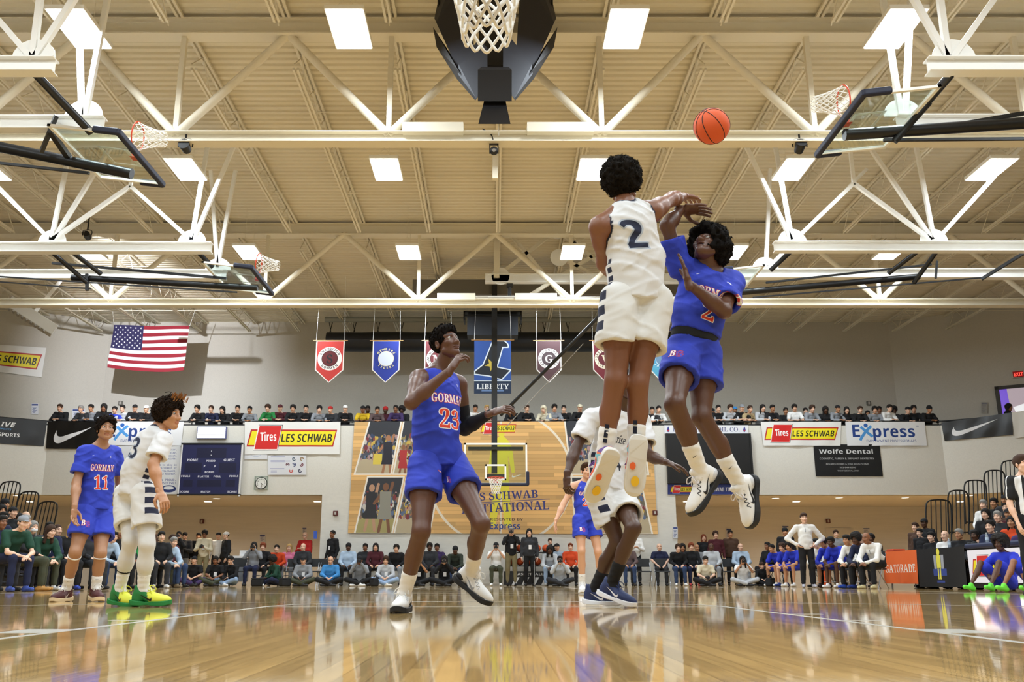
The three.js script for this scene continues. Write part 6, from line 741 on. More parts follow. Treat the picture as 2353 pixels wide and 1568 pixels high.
function patchOn(prims, k, o, u, v, n, size, off = 0.0015) {       // swoosh shape laid on a field from a plane frame
  const g = new THREE.ShapeGeometry(SWOOSH, 10), p = g.attributes.position, idx = g.index.array, pts = []; for (let i = 0; i < p.count; i++) pts.push([p.getX(i), p.getY(i)]);
  let tris = []; for (let i = 0; i < idx.length; i += 3) tris.push([pts[idx[i]], pts[idx[i + 1]], pts[idx[i + 2]]]);
  for (let it = 0; it < 4; it++) { const nt = []; for (const t of tris) { const L = [0, 1, 2].map((i) => Math.hypot(t[i][0] - t[(i + 1) % 3][0], t[i][1] - t[(i + 1) % 3][1])), m = L.indexOf(Math.max(...L)); if (L[m] * size > 0.02) { const a = t[m], b = t[(m + 1) % 3], c = t[(m + 2) % 3], q = [(a[0] + b[0]) / 2, (a[1] + b[1]) / 2]; nt.push([a, q, c], [q, b, c]); } else nt.push(t); } tris = nt; }
  const pos = []; for (const t of tris) for (const [a, b] of t) { const q = o.clone().addScaledVector(u, a * size).addScaledVector(v, b * size).addScaledVector(n, 0.12); let d = 0; for (let i = 0; i < 40; i++) { const e = sdfEval(prims, k, q.x, q.y, q.z); if (e < 0.0004) break; q.addScaledVector(n, -e * 0.8); d += e * 0.8; if (d > 0.2) break; } q.addScaledVector(n, off); pos.push(q.x, q.y, q.z); }
  const r = new THREE.BufferGeometry(); r.setAttribute('position', new THREE.Float32BufferAttribute(pos, 3)); r.computeVertexNormals(); return r;
}
const laceMat = (h) => cloth(h, 0.8);
function shoe(t, ank, fwd, up, c, side, s = 1) {      // c: upper sole swoosh lace colours, c.paint(x,y,z) optional vertex paint
  const m = basisM(V(0, 0, 0), fwd, up).multiply(new THREE.Matrix4().makeScale(s, s, s)); m.setPosition(ank.clone().addScaledVector(V(0, 1, 0).transformDirection(m), -0.105 * s));
  const pr = [ell(V(0, 0.05, 0.155), V(0.049, 0.037, 0.085)), ell(V(-0.004 * side, 0.052, 0.1), V(0.048, 0.042, 0.08)), cap(V(0, 0.062, 0.085), V(0, 0.098, 0.0), 0.04, 0.046), ell(V(0, 0.062, -0.03), V(0.044, 0.058, 0.052)), cap(V(0, 0.1, -0.02), V(0, 0.132, -0.022), 0.046, 0.045), cap(V(0, 0.12, 0.02), V(0, 0.155, 0.028), 0.028, 0.022, V(1, 0, 0), 1.3), sub(cap(V(0, 0.15, -0.02), V(0, 0.3, -0.02), 0.036, 0.05))]; pr.forEach((p) => { p.k = p.sub ? 0.006 : 0.02; });
  const ug = withColor(sdfMesh(pr, 0.0062, 0.02, { cut: (x, y, z) => 0.014 - y }), c.paint); ug.applyMatrix4(m); mesh('shoe_upper', ug, c.paint ? std(0xffffff, 0.6, 0, { vertexColors: true }) : std(c.upper, 0.6, 0, { vertexColors: true }), t);
  const sh = new THREE.Shape(); const out = [[-0.03, -0.082], [-0.046, -0.05], [-0.045, 0.0], [-0.047, 0.07], [-0.053, 0.14], [-0.045, 0.205], [-0.02, 0.238], [0.012, 0.24], [0.042, 0.215], [0.053, 0.15], [0.044, 0.06], [0.042, 0.0], [0.045, -0.05], [0.03, -0.082]]; const cv = new THREE.CatmullRomCurve3(out.map(([a, b]) => V(a * 1.03, b, 0)), true); cv.getPoints(48).forEach((q, i) => i ? sh.lineTo(q.x, q.y) : sh.moveTo(q.x, q.y));
  const sg = new THREE.ExtrudeGeometry(sh, { depth: 0.02, bevelEnabled: true, bevelSize: 0.004, bevelThickness: 0.005, bevelSegments: 2, steps: 1 }); sg.rotateX(-Math.PI / 2); sg.scale(1, 1, -1); { const ix = sg.attributes.position; for (let i = 0; i < ix.count; i++) { const z = ix.getZ(i), y = ix.getY(i); ix.setY(i, y + (z > 0.17 ? (z - 0.17) * (z - 0.17) * 3.2 : 0) + (z < 0 && y > 0.012 ? -z * 0.16 : 0) + (y < 0.012 && z > 0.02 && z < 0.12 ? 0.005 * Math.sin((z - 0.02) / 0.1 * Math.PI) : 0) + (y > 0.012 && z > 0.1 ? 0.004 : 0) + (z < -0.05 && y < 0.012 ? (-0.05 - z) * 0.25 : 0)); } } sg.translate(0, 0.005, 0); const sgi = sg.index ? sg.toNonIndexed() : sg; { const a = sgi.attributes.position.array; for (let i = 0; i < a.length; i += 9) for (let k = 0; k < 3; k++) { const q = a[i + 3 + k]; a[i + 3 + k] = a[i + 6 + k]; a[i + 6 + k] = q; } } sgi.computeVertexNormals(); sgi.applyMatrix4(m); const so = mesh('sole', sgi, std(c.sole, 0.6), t);
  if (c.spots) for (const [x, z, r, col] of c.spots) { const g = new THREE.CylinderGeometry(r, r, 0.004, 18); g.scale(1, 1, 1.3); g.translate(x, -0.001, z); g.applyMatrix4(m); mesh('sole_pod', g, std(col, 0.6), so); }
  for (const q of [1, -1]) { const g = patchOn(pr, 0.02, V(0, 0.036, 0.11), V(0, 0.12, -1).normalize(), V(0, 1, 0.12).normalize(), V(q, 0, 0), c.sz || 0.115); g.applyMatrix4(m); const w = mesh('swoosh', g, std(c.swoosh, 0.5, 0, { side: 2 }), t); w.userData.label = 'side mark'; }
  if (c.squig) for (const q of [1, -1]) { const pts = []; for (let i = 0; i < 9; i++) { const p = V(q * 0.12, 0.062 + i * 0.006 + (i % 2 ? 0.014 : 0), 0.13 - i * 0.012 + (i % 2 ? 0.006 : 0)); for (let k = 0; k < 40; k++) { const e = sdfEval(pr, 0.02, p.x, p.y, p.z); if (e < 0.0006) break; p.x -= q * e * 0.8; } pts.push(p); } mesh('eyestay', tubeG(pts, 0.0026, 60, 5).applyMatrix4(m), std(c.squig, 0.6), t); }
  if (c.panel) { const hp2 = [ell(V(0, 0.058, -0.034), V(0.0465, 0.045, 0.053)), ell(V(0, 0.03, 0.2), V(0.046, 0.026, 0.045))]; const nm = ['heel_counter', 'toe_guard']; hp2.forEach((e, i) => mesh(nm[i], sdfMesh([e], 0.006, 0.01, { cut: (x, y, z) => i ? Math.max(0.012 - y, y - 0.052 + (z - 0.2) * 0.3) : Math.max(0.012 - y, y - 0.085 - z * 0.3) }).applyMatrix4(m), std(c.panel[i], 0.6), t)); }
  const lac = []; for (let i = 0; i < 5; i++) { const z = 0.115 - i * 0.021, y = 0.089 + i * 0.0115; lac.push(tubeG([V(-0.032, y - 0.014, z), V(0, y + 0.006, z - 0.004), V(0.032, y - 0.012, z - 0.012)], 0.003, 10, 5), tubeG([V(0.032, y - 0.014, z), V(0, y + 0.007, z - 0.004), V(-0.032, y - 0.012, z - 0.012)], 0.003, 10, 5)); }
  for (const q of [-1, 1]) lac.push(tubeG([V(0, 0.145, 0.045), V(q * 0.03, 0.15, 0.07), V(q * 0.05, 0.12, 0.085), V(q * 0.03, 0.118, 0.06), V(0, 0.142, 0.045)], 0.003, 20, 5), tubeG([V(0, 0.145, 0.045), V(q * 0.02, 0.12, 0.075), V(q * 0.035, 0.09, 0.09)], 0.0028, 12, 5));
  const lg = merge(lac); lg.applyMatrix4(m); mesh('laces', lg, laceMat(c.lace), t);
}
function tuftHair(kind, cell, seed, n, len, o = {}) {      // curls: field mesh plus curled strands
  const base = hairGeo(kind, cell, seed), p = base.attributes.position, nr = base.attributes.normal, r = mulberry(seed * 31 + 7), l = [base.toNonIndexed()]; l[0].deleteAttribute('uv');
  for (let i = 0; i < n; i++) { const k = Math.floor(r() * p.count), a = V(p.getX(k), p.getY(k), p.getZ(k)), d = V(nr.getX(k), nr.getY(k), nr.getZ(k)); if (a.z > 0.05 && a.y < 0.045) continue; if (a.y < -0.06) continue; const s = V(r() - 0.5, r() - 0.5, r() - 0.5).cross(d).normalize(), L = len * (0.5 + r()); d.y += o.droop || 0; const g = tubeG([a.clone().addScaledVector(d, -0.006), a.clone().addScaledVector(d, L * 0.4).addScaledVector(s, L * 0.25), a.clone().addScaledVector(d, L * 0.7).addScaledVector(s, -L * 0.1), a.clone().addScaledVector(d, L * 0.85).addScaledVector(s, L * 0.3)], o.r || 0.0022, 6, 3).toNonIndexed(); g.deleteAttribute('uv'); l.push(g); }
  return mergeGeometries(l);
}
function player(o) {
  const J = {}; for (const k in o.j) J[k] = P(...o.j[k]);
  J.head = P(...o.head); J.hf = V(...o.hf).normalize(); J.hu = V(...(o.hu || [0, 1, 0])).normalize();
  const left = J.Ls.clone().sub(J.Rs).normalize(), hl = J.Lh.clone().sub(J.Rh).normalize(); J.pelvis = J.pelvis || mid(J.Lh, J.Rh); J.chest = J.chest || mid(J.neck, J.waist, 0.38);
  const axis = J.neck.clone().sub(J.pelvis).normalize(), front = left.clone().cross(axis).normalize(); J.f = front; const s = o.s || 1, base = V(J.pelvis.x, o.baseY || 0, J.pelvis.z);
  const t = thing('person', o.label, 'person', base, 'players on court'); const T = (g) => moved(g, base.clone().negate());
  const skin = std(o.skin, 0.42, 0, { vertexColors: true });
  // body, head and hands joined into one surface
  const bp = bodyPrims(J, s, 1, o.sleeve ? 0.88 : 1), parts = [withColor(sdfMesh(bp, 0.0115, 0.035))]; const hm = basisM(J.head, J.hf, J.hu).multiply(new THREE.Matrix4().makeScale(o.hs || 1.02, o.hs || 1.02, o.hs || 1.02));
  parts.push(headGeo(0.0036, { mouth: o.mouth || 0, beard: o.beard }).applyMatrix4(hm));
  for (const c of ['L', 'R']) { const h = o[c + 'hand']; parts.push(withColor(sdfMesh(handPrims(J[c + 'w'], V(...h.d), V(...h.n), h.t, h.c, h.sp || 0.03, 1.1 * s), 0.0042, 0.008))); }
  mesh('body', T(joinC(parts)), skin, t);
  mesh('eyes', T(eyesGeo().applyMatrix4(hm)), std(0xffffff, 0.25, 0, { vertexColors: true }), t);
  const hg = o.hair.tuft ? tuftHair(o.hair.k, 0.0055, o.hair.seed || 3, o.hair.tuft, o.hair.len || 0.02, o.hair) : hairGeo(o.hair.k, 0.0055, 2); const hsc = o.hair.s || 1; mesh('hair', T(hg.applyMatrix4(hm.clone().multiply(new THREE.Matrix4().makeScale(hsc, hsc, hsc)))), new THREE.MeshPhysicalMaterial({ color: o.hair.c, roughness: 0.95, specularIntensity: 0.25 }), t);
  if (o.hair.tips) { const tg = tuftHair('crop', 0.02, 9, 0, 0.02), r = mulberry(11), l = []; for (let i = 0; i < 70; i++) { const a = V((r() - 0.5) * 0.16, 0.1 + r() * 0.05, 0.05 + r() * 0.06), d = V((r() - 0.5) * 0.6, 0.8, 0.5).normalize(); l.push(tubeG([a, a.clone().addScaledVector(d, 0.02).add(V(0.006, 0, 0)), a.clone().addScaledVector(d, 0.045).add(V(-0.006, 0, 0.005))], 0.003, 6, 4)); } mesh('hair_tips', T(merge(l).applyMatrix4(hm)), std(o.hair.tips, 0.85), t); }
  // shirt
  const hemD = J.pelvis.clone().sub(J.waist).normalize(), hem = J.pelvis.clone().addScaledVector(hemD, o.hem === undefined ? 0.06 : o.hem), jr = o.loose || 1;
  const pr = [];
  for (const c of ['L', 'R']) { const S = J[c + 's'], E = J[c + 'e']; pr.push(cap(mid(J.neck, J.chest, 0.12).lerp(S, 0.22), mid(J.neck, J.chest, 0.12).lerp(S, o.sleeve ? 0.95 : 0.72), 0.06 * s, (o.sleeve ? 0.069 : 0.057) * s)); if (o.sleeve) { const d = E.clone().sub(S).normalize(), e = mid(S, E, 0.66); pr.push(cap(S, e, 0.073 * s, 0.084 * s), halfCut(e, d, 0.12, 0.2), sub(cap(mid(S, E, 0.45), mid(S, E, 1), 0.062 * s, 0.074 * s, null, 1, 0.006))); } }
  pr.push(...[cap(J.chest, J.waist, 0.122 * s * jr, 0.122 * s * jr, left, 1.36), cap(J.waist, hem, 0.12 * s * jr, 0.13 * s * jr, hl, 1.36), cap(mid(J.neck, J.chest, 0.55), J.chest, 0.1 * s, 0.12 * s, left, 1.3)]);
  pr.push(halfCut(hem, hemD, 0.3, 0.25)); const nb = mid(J.neck, J.chest, -0.15).addScaledVector(front, 0.035); pr.push(sub(cap(nb, nb.clone().addScaledVector(axis, 0.2), 0.07 * s, 0.09 * s, null, 1, 0.01)));
  const rid = (x, y, z) => { const v = Math.abs(2 * noise3(x, y, z) - 1); return Math.max(0, 0.45 - v); };
  const wr = (amp) => (x, y, z) => { const q = (x - J.waist.x) * left.x + (z - J.waist.z) * left.z, h = (x - J.waist.x) * axis.x + (y - J.waist.y) * axis.y + (z - J.waist.z) * axis.z, e = z * 3; return amp * ((noise3(q * 7 + h * 6, h * 9 - q * 4, e) - 0.5) * 0.9 - rid(q * 5 + h * 3, h * 15 - q * 8, e) * 1.5 - rid(q * 9 - h * 4 + 7, h * 22 + q * 9, e + 3) * 0.9); };
  const sg = sdfMesh(pr, 0.0088, 0.03, { disp: wr(0.011), amp: 0.02 }); const armR = ['L', 'R'].map((c) => cap(J[c + 's'], mid(J[c + 's'], J[c + 'e'], 0.4), 0.062 * s, 0.053 * s)), nk = cap(J.neck, J.head.clone().addScaledVector(J.hu, -0.05), 0.056 * s, 0.05 * s);
  const trim = o.trim; withColor(sg, trim ? (x, y, z) => ((!o.sleeve && armR.some((q) => q.f(x, y, z) < 0.024)) || nk.f(x, y, z) < 0.022 ? trim : null) : null);
  const L = J.neck.distanceTo(hem); const jg = cylUV(sg, J.pelvis, axis, left, front, 1.3, -0.06 - (o.hem || 0) * 0, J.neck.clone().sub(J.pelvis).dot(axis));
  mesh('jersey', T(jg), new THREE.MeshStandardMaterial({ map: kitTex(2048, 1024, o.jersey), roughness: 0.75, vertexColors: true, side: 2 }), t);
  // shorts
  const pt = mid(J.waist, J.pelvis, 0.55), q = [cap(pt, J.pelvis, 0.112 * s, 0.12 * s, hl, 1.36)], cuts = []; const hems = {};
  for (const c of ['L', 'R']) { const Hh = J[c + 'h'], K = J[c + 'k'], d = K.clone().sub(Hh).normalize(), e = mid(Hh, K, o.short || 0.58); hems[c] = e; q.push(cap(Hh, e, 0.112 * s, 0.122 * s)); cuts.push(halfCut(e, d, 0.15, 0.22), sub(cap(mid(Hh, K, (o.short || 0.58) - 0.22), mid(Hh, K, 1), 0.092 * s, 0.112 * s, null, 1, 0.006))); }
  const shg = sdfMesh([...q, ...cuts], 0.0092, 0.035, { disp: wr(0.009), amp: 0.02 }); const hax = pt.clone().sub(mid(hems.L, hems.R)).normalize(), hfr = hl.clone().cross(hax).normalize(), hlen = pt.clone().sub(mid(hems.L, hems.R)).length();
  mesh('shorts', T(cylUV(shg, pt, hax, hl, hfr, 1.35, -hlen - 0.05, 0.1)), new THREE.MeshStandardMaterial({ map: kitTex(1024, 512, o.shorts), roughness: 0.75, side: 2 }), t);
  // legs and feet
  for (const c of ['L', 'R']) {
    const K = J[c + 'k'], A = J[c + 'a']; if (o.tights) { const l = sdfMesh(bodyPrims(J, s).slice(0, 0).concat(cap(mid(J[c + 'h'], K, 0.3), K, 0.088 * s, 0.06 * s), cap(K, mid(K, A, 0.45), 0.058 * s, 0.062 * s), cap(mid(K, A, 0.4), mid(K, A, 0.78), 0.062 * s, 0.045 * s)), 0.011, 0.03, { disp: wr(0.004), amp: 0.008 }); mesh('leg_tights', T(l), cloth(0xd6d5d2), t); }
    const so = o.sock || {}; mesh('sock', T(sdfMesh([cap(mid(A, K, so.h || 0.36), A, 0.053 * s, 0.044 * s), cap(A, A.clone().add(V(...o[c + 'foot'].f).normalize().multiplyScalar(0.04)), 0.043 * s, 0.04 * s)], 0.009, 0.02, { disp: (x, y, z) => 0.0014 * Math.sin(y * 150) , amp: 0.003 })), cloth(so.c || 0xe9e8e4), t);
    if (so.band) { const b = mid(A, K, so.h || 0.36); const d = K.clone().sub(A).normalize(); mesh('sock_band', T(rodG(b.clone().addScaledVector(d, 0.03), b.clone().addScaledVector(d, 0.052), 0.056 * s, 20)), cloth(so.band), t); }
    if (so.mark) { const b = mid(A, K, 0.26), d = K.clone().sub(A).normalize(), vw = V(0, EYE, 0).sub(b).normalize(), n = vw.clone().addScaledVector(d, -vw.dot(d)).normalize(), lat = n.clone().cross(d); if (so.mark === 'block') { for (const hh of [0.05, 0.0, -0.03]) mesh('sock_stripe', T(beamG(b.clone().addScaledVector(n, 0.05 * s).addScaledVector(lat, 0.008).addScaledVector(d, hh), b.clone().addScaledVector(n, 0.05 * s).addScaledVector(lat, 0.008).addScaledVector(d, hh + (hh ? 0.022 : 0.04)), 0.022, 0.006, n)), cloth(0x151a2e), t); } else { const g = patchOn([cap(A, mid(A, K, 0.36), 0.046 * s, 0.054 * s)], 0.01, b.clone().addScaledVector(lat, 0.015).addScaledVector(d, 0.02), lat.clone().negate(), d, n, 0.034); mesh('sock_mark', T(g), std(0x1b1b22, 0.6, 0, { side: 2 }), t); } }
    if (o.kneeBand) { const b = mid(K, A, 0.1), d = K.clone().sub(A).normalize(); const g = new THREE.TorusGeometry(0.061 * s, 0.006, 8, 28); g.applyQuaternion(new THREE.Quaternion().setFromUnitVectors(V(0, 0, 1), d)); mesh('knee_band', T(moved(g, b)), cloth(0xe8e4dc), t); }
    const F = o[c + 'foot']; const sub2 = new THREE.Group(); const fm = V(...F.f).normalize(); let um = V(...(F.u || [0, 1, 0])); shoe(t, T0(A, base), fm, um, o.shoe, c === 'L' ? 1 : -1, (o.ss || 1) * 1.02);
  }
  if (o.armSleeve) { const c = o.armSleeve, S = J[c + 's'], E = J[c + 'e'], Wr = J[c + 'w']; mesh('arm_sleeve', T(sdfMesh([cap(mid(S, E, 0.5), E, 0.058 * s, 0.051 * s), cap(E, mid(E, Wr, 0.35), 0.051 * s, 0.051 * s), cap(mid(E, Wr, 0.3), mid(E, Wr, 0.96), 0.048 * s, 0.033 * s)], 0.009, 0.02)), cloth(0x121214), t); }
  if (o.belt) { const g = sdfMesh([cap(mid(J.waist, J.pelvis, 0.55), mid(J.waist, J.pelvis, 0.75), 0.125 * s, 0.127 * s, hl, 1.36), halfCut(mid(J.waist, J.pelvis, 0.88), hemD, 0.3, 0.2), halfCut(mid(J.waist, J.pelvis, 0.38), hemD.clone().negate(), 0.3, 0.2)], 0.009, 0.01); mesh('waistband', T(g), cloth(0x17191c), t); }
  return t;
}
const T0 = (v, b) => v.clone().sub(b);
// ---- kit prints
const BLUE = '#2338b4', bx = (x, w, h, c) => { x.fillStyle = c; x.fillRect(0, 0, w, h); };
function outlined(x, s, cx, y, wid, size, fill, edge, lw, font = 'bold #px serif') { x.font = font.replace('#', size); x.textAlign = 'center'; x.textBaseline = 'alphabetic'; const m = x.measureText(s).width; x.save(); x.translate(cx, y); x.scale(wid / m, 1); x.lineJoin = 'round'; x.lineWidth = lw * m / wid * 0.8 + lw * 0.3; x.strokeStyle = edge; x.strokeText(s, 0, 0); x.fillStyle = fill; x.fillText(s, 0, 0); x.restore(); }
const blueKit = (num) => (x, w, h) => { bx(x, w, h, BLUE); outlined(x, 'GORMAN', w / 2, h * 0.37, 540, 130, '#f1efee', '#c8362c', 10); if (num) outlined(x, num, w / 2, h * 0.64, num.length > 1 ? 350 : 190, 285, '#e2452f', '#f1efee', 20); swoosh(x, w / 2 - 250, h * 0.14, 60, '#f1f1f4'); x.fillStyle = '#e8e8ee'; x.fillRect(w / 2 + 190, h * 0.14, 12, 34); if (num) for (const c of [0, w]) outlined(x, num, c, h * 0.62, 340, 330, '#e2452f', '#f1efee', 20); };
const blueShorts = (side) => (x, w, h) => { bx(x, w, h, BLUE); const c = w * side; outlined(x, 'B', c - 14, h * 0.78, 30, 70, '#f1efee', '#c8362c', 4); outlined(x, 'G', c + 16, h * 0.8, 30, 70, '#3b4fd0', '#c8362c', 5); };
const blocks = (x, w, h, us, y0, y1, n, bw) => { x.fillStyle = '#161c38'; for (const u of us) for (let i = 0; i < n; i++) { const yy = y0 + (y1 - y0) * i / n; x.fillRect(w * u - bw / 2, h * yy, bw, h * (y1 - y0) / n * 0.6); } };
const whiteKit = (num, back, script) => (x, w, h) => { bx(x, w, h, '#d9d9da'); blocks(x, w, h, [0.25, 0.75], 0.56, 1.0, 5, 150); if (back) for (const c of [-w, 0, w]) { outlined(x, num, c + (num.length > 1 ? 0 : 90), h * (num.length > 1 ? 0.5 : 0.5), num.length > 1 ? 380 : 215, 410, '#19223e', '#aeb9c8', 26, 'bold #px sans-serif'); } if (script) { fit(x, script, w / 2, h * 0.42, 430, 'italic bold #px serif', 120, '#1b2135'); outlined(x, num, w / 2, h * 0.72, 250, 220, '#1b2135', '#c9ced6', 10, 'bold #px sans-serif'); } };
const whiteShorts = (x, w, h) => { bx(x, w, h, '#d8d7d4'); blocks(x, w, h, [0.25, 0.75], 0.08, 0.9, 5, 80); };
// ---- player twenty three in blue
player({ label: 'person in blue jersey number 23 with raised fist and black arm sleeve looking up', skin: 0x5d3b2a, s: 1.0, j: { neck: [1008, 856, 6.3], waist: [1002, 985, 6.28], Ls: [1052, 884, 6.42], Rs: [963, 872, 6.16], Le: [1068, 985, 6.52], Re: [945, 926, 5.88], Lw: [1128, 950, 6.28], Rw: [1034, 852, 5.86], Lh: [1036, 1066, 6.4], Rh: [976, 1070, 6.2], pelvis: [1006, 1048, 6.3], Lk: [1106, 1205, 6.02], Rk: [968, 1222, 6.0], La: [1082, 1318, 6.42], Ra: [928, 1368, 6.3] },
  head: [1026, 792, 6.26], hf: [0.66, 0.3, 0.68], hu: [-0.25, 1, -0.1], hs: 1.04, hair: { k: 'short', c: 0x14100e, tuft: 420, len: 0.024, r: 0.005, seed: 4, droop: -0.5 }, Lhand: { d: [0.9, 0.25, 0.3], n: [0.1, -0.6, -0.5], t: 1, c: 0.75 }, Rhand: { d: [0.55, 0.8, 0.1], n: [0.7, -0.3, -0.6], t: 1, c: 0.95 },
  loose: 1.07, jersey: blueKit('23'), shorts: blueShorts(0.36), short: 0.47, armSleeve: 'L', Lfoot: { f: [0.8, -0.62, 0.45], u: [0.45, 1, 0.15] }, Rfoot: { f: [-0.08, -0.03, 1] }, shoe: { upper: 0xe9e8e6, sole: 0x16171a, swoosh: 0x9a9ca2, lace: 0xe6e4de, panel: [0x1a1b1f, 0xc9cacc], squig: 0xb9bbc0 }, sock: { c: 0xeae6e0, h: 0.33 } });
// ---- leaping player two in white, back to the camera
player({ label: 'person in white jersey number 2 leaping with back turned and legs straight', skin: 0x7e5138, s: 1.0, j: { neck: [1437, 476, 5.02], waist: [1462, 600, 5.05], Ls: [1380, 522, 4.97], Rs: [1497, 487, 5.1], Le: [1388, 606, 5.2], Re: [1542, 458, 5.34], Lw: [1424, 640, 5.42], Rw: [1572, 452, 5.62], Lh: [1424, 692, 5.02], Rh: [1500, 692, 5.08], pelvis: [1462, 672, 5.05], Lk: [1414, 876, 4.98], Rk: [1465, 884, 5.02], La: [1388, 1050, 5.08], Ra: [1461, 1035, 5.1] },
  head: [1431, 428, 5.06], hf: [0.45, 0.2, -0.9], hs: 1.0, hair: { k: 'afro', c: 0x17130f, tuft: 1800, len: 0.022, seed: 5, r: 0.0016 }, Lhand: { d: [0.5, -0.2, -0.8], n: [0, -1, 0], t: 1, c: 0.5 }, Rhand: { d: [0.5, 0.25, -0.8], n: [0, -1, 0], t: -1, c: 0.3 },
  jersey: whiteKit('2', true), shorts: whiteShorts, short: 0.56, trim: [0.01, 0.014, 0.045], Lfoot: { f: [-0.35, -0.8, -0.5], u: [-0.1, 0.5, -0.85] }, Rfoot: { f: [-0.1, -0.95, -0.2], u: [0.05, 0.2, -1] }, shoe: { upper: 0x7fb6c9, sole: 0xd9d6cf, swoosh: 0xe2562a, lace: 0x6a3f8c, paint: (x, y, z) => { const n = noise3(x * 22 + 3, y * 22, z * 18); return n < 0.34 ? [0.12, 0.05, 0.26] : n < 0.5 ? [0.8, 0.2, 0.06] : n < 0.66 ? [0.2, 0.55, 0.62] : [0.72, 0.76, 0.8]; }, spots: [[0, 0.16, 0.022, 0xe8b81f], [0.02, 0.08, 0.016, 0xe4642c]] }, sock: { c: 0xe9e8e6, h: 0.33, mark: 'block' } });
// ---- shooter in blue
player({ label: 'person in blue short-sleeved jersey leaping sideways under the ball, face upturned', skin: 0x5c3b29, s: 1.0, j: { neck: [1632, 622, 5.55], waist: [1602, 730, 5.55], Ls: [1683, 650, 5.62], Rs: [1560, 612, 5.5], Le: [1664, 716, 5.4], Re: [1533, 518, 5.42], Lw: [1582, 652, 5.28], Rw: [1566, 482, 5.5], Lh: [1616, 812, 5.6], Rh: [1568, 812, 5.5], pelvis: [1594, 796, 5.55], Lk: [1612, 960, 5.5], Rk: [1550, 930, 5.22], La: [1702, 1118, 5.66], Ra: [1612, 1090, 5.45] },
  head: [1625, 572, 5.5], hf: [-0.5, 0.62, 0.62], hu: [0.3, 0.8, -0.45], hs: 1.04, mouth: 0.012, hair: { k: 'bigafro', c: 0x120f0d, tuft: 1800, len: 0.018, seed: 8, r: 0.0016 }, Lhand: { d: [-0.2, 0.95, 0.05], n: [-0.9, -0.1, -0.3], t: -1, c: 0.12, sp: 0.06 }, Rhand: { d: [0.9, -0.05, 0.2], n: [0.1, -0.8, 0.5], t: 1, c: 0.25, sp: 0.09 },
  jersey: blueKit('2'), shorts: blueShorts(0.3), short: 0.5, sleeve: true, belt: true, hem: -0.08, Lfoot: { f: [-0.14, -1, 0.2], u: [-0.92, 0.16, 0.4] }, Rfoot: { f: [-0.58, -0.8, 0.2], u: [-0.78, 0.6, 0.36] }, shoe: { upper: 0xe8e7e4, sole: 0x17181b, swoosh: 0x17181d, lace: 0xdedce2, panel: [0xd2d3d6, 0xcfd0d2], squig: 0x23242c, sz: 0.13 }, sock: { c: 0xeae8e4, h: 0.4, mark: 'sw' } });
// ---- player with curly hair and green shoes, turned away
player({ label: 'person in white jersey, white tights and green yellow shoes, seen from behind', skin: 0xb98560, s: 0.95, j: { neck: [366, 982, 7.55], waist: [318, 1082, 7.6], Ls: [334, 1010, 7.78], Rs: [374, 1016, 7.42], Le: [328, 1070, 7.95], Re: [352, 1068, 7.34], Lw: [318, 1120, 8.0], Rw: [368, 1132, 7.28], Lh: [292, 1136, 7.72], Rh: [334, 1138, 7.52], pelvis: [312, 1126, 7.6], Lk: [300, 1244, 7.55], Rk: [338, 1250, 7.42], La: [274, 1359, 7.72], Ra: [328, 1360, 7.55] },
  head: [388, 956, 7.5], hf: [0.96, 0.02, 0.28], hu: [-0.05, 1, 0.05], hs: 1.0, hair: { k: 'curly', s: 1.12, c: 0x241a13, tuft: 1100, len: 0.075, r: 0.003, seed: 6, tips: 0xa06a34 }, Lhand: { d: [0.6, -0.6, 0], n: [0, -0.3, 1], t: 1, c: 0.5 }, Rhand: { d: [0.5, -0.8, 0.2], n: [-0.6, -0.3, -0.6], t: -1, c: 0.6 },
  jersey: whiteKit('23', true), shorts: whiteShorts, short: 0.68, tights: true, sleeve: true, trim: [0.01, 0.014, 0.045], hem: 0.04, Lfoot: { f: [0.75, -0.1, 0.45] }, Rfoot: { f: [1, -0.02, 0.12] }, shoe: { upper: 0x1c8a3c, sole: 0x187a36, swoosh: 0x121214, lace: 0xd8d83a, sz: 0.12, paint: (x, y, z) => z + 0.3 * y > 0.085 ? [0.75, 0.78, 0.06] : [0.015, 0.2, 0.045] }, sock: { c: 0xe9e8e6, h: 0.34, band: 0x121214 } });
// ---- player eleven in blue
player({ label: 'person in blue jersey number 11 standing with arms down and maroon shoes', skin: 0xa87a5a, s: 0.97, j: { neck: [232, 1026, 9.25], waist: [222, 1120, 9.3], Ls: [263, 1042, 9.4], Rs: [194, 1042, 9.15], Le: [276, 1110, 9.55], Re: [176, 1110, 9.1], Lw: [272, 1168, 9.5], Rw: [171, 1168, 8.95], Lh: [236, 1182, 9.38], Rh: [198, 1180, 9.22], pelvis: [217, 1166, 9.3], Lk: [231, 1272, 9.22], Rk: [173, 1270, 9.08], La: [220, 1354, 9.35], Ra: [152, 1356, 9.3] },
  head: [243, 988, 9.2], hf: [0.55, 0.08, 0.82], hs: 1.0, hair: { k: 'curly', c: 0x1a1410, tuft: 420, len: 0.035, r: 0.0035, seed: 7 }, Lhand: { d: [0, -1, 0.1], n: [-1, 0, 0], t: 1, c: 0.4 }, Rhand: { d: [0.1, -1, 0.15], n: [1, 0, 0.3], t: -1, c: 0.4 },
  jersey: blueKit('11'), shorts: blueShorts(0.34), short: 0.6, sleeve: true, hem: 0.02, kneeBand: true, Lfoot: { f: [0.55, -0.05, 0.8] }, Rfoot: { f: [-0.05, -0.05, 1] }, shoe: { upper: 0x4a1a1c, sole: 0xd9c29a, swoosh: 0xd8ccc0, lace: 0xd9d2c4, panel: [0x5c2220, 0x3a2436] }, sock: { c: 0xe9e8e6, h: 0.32, mark: 'sw' } });
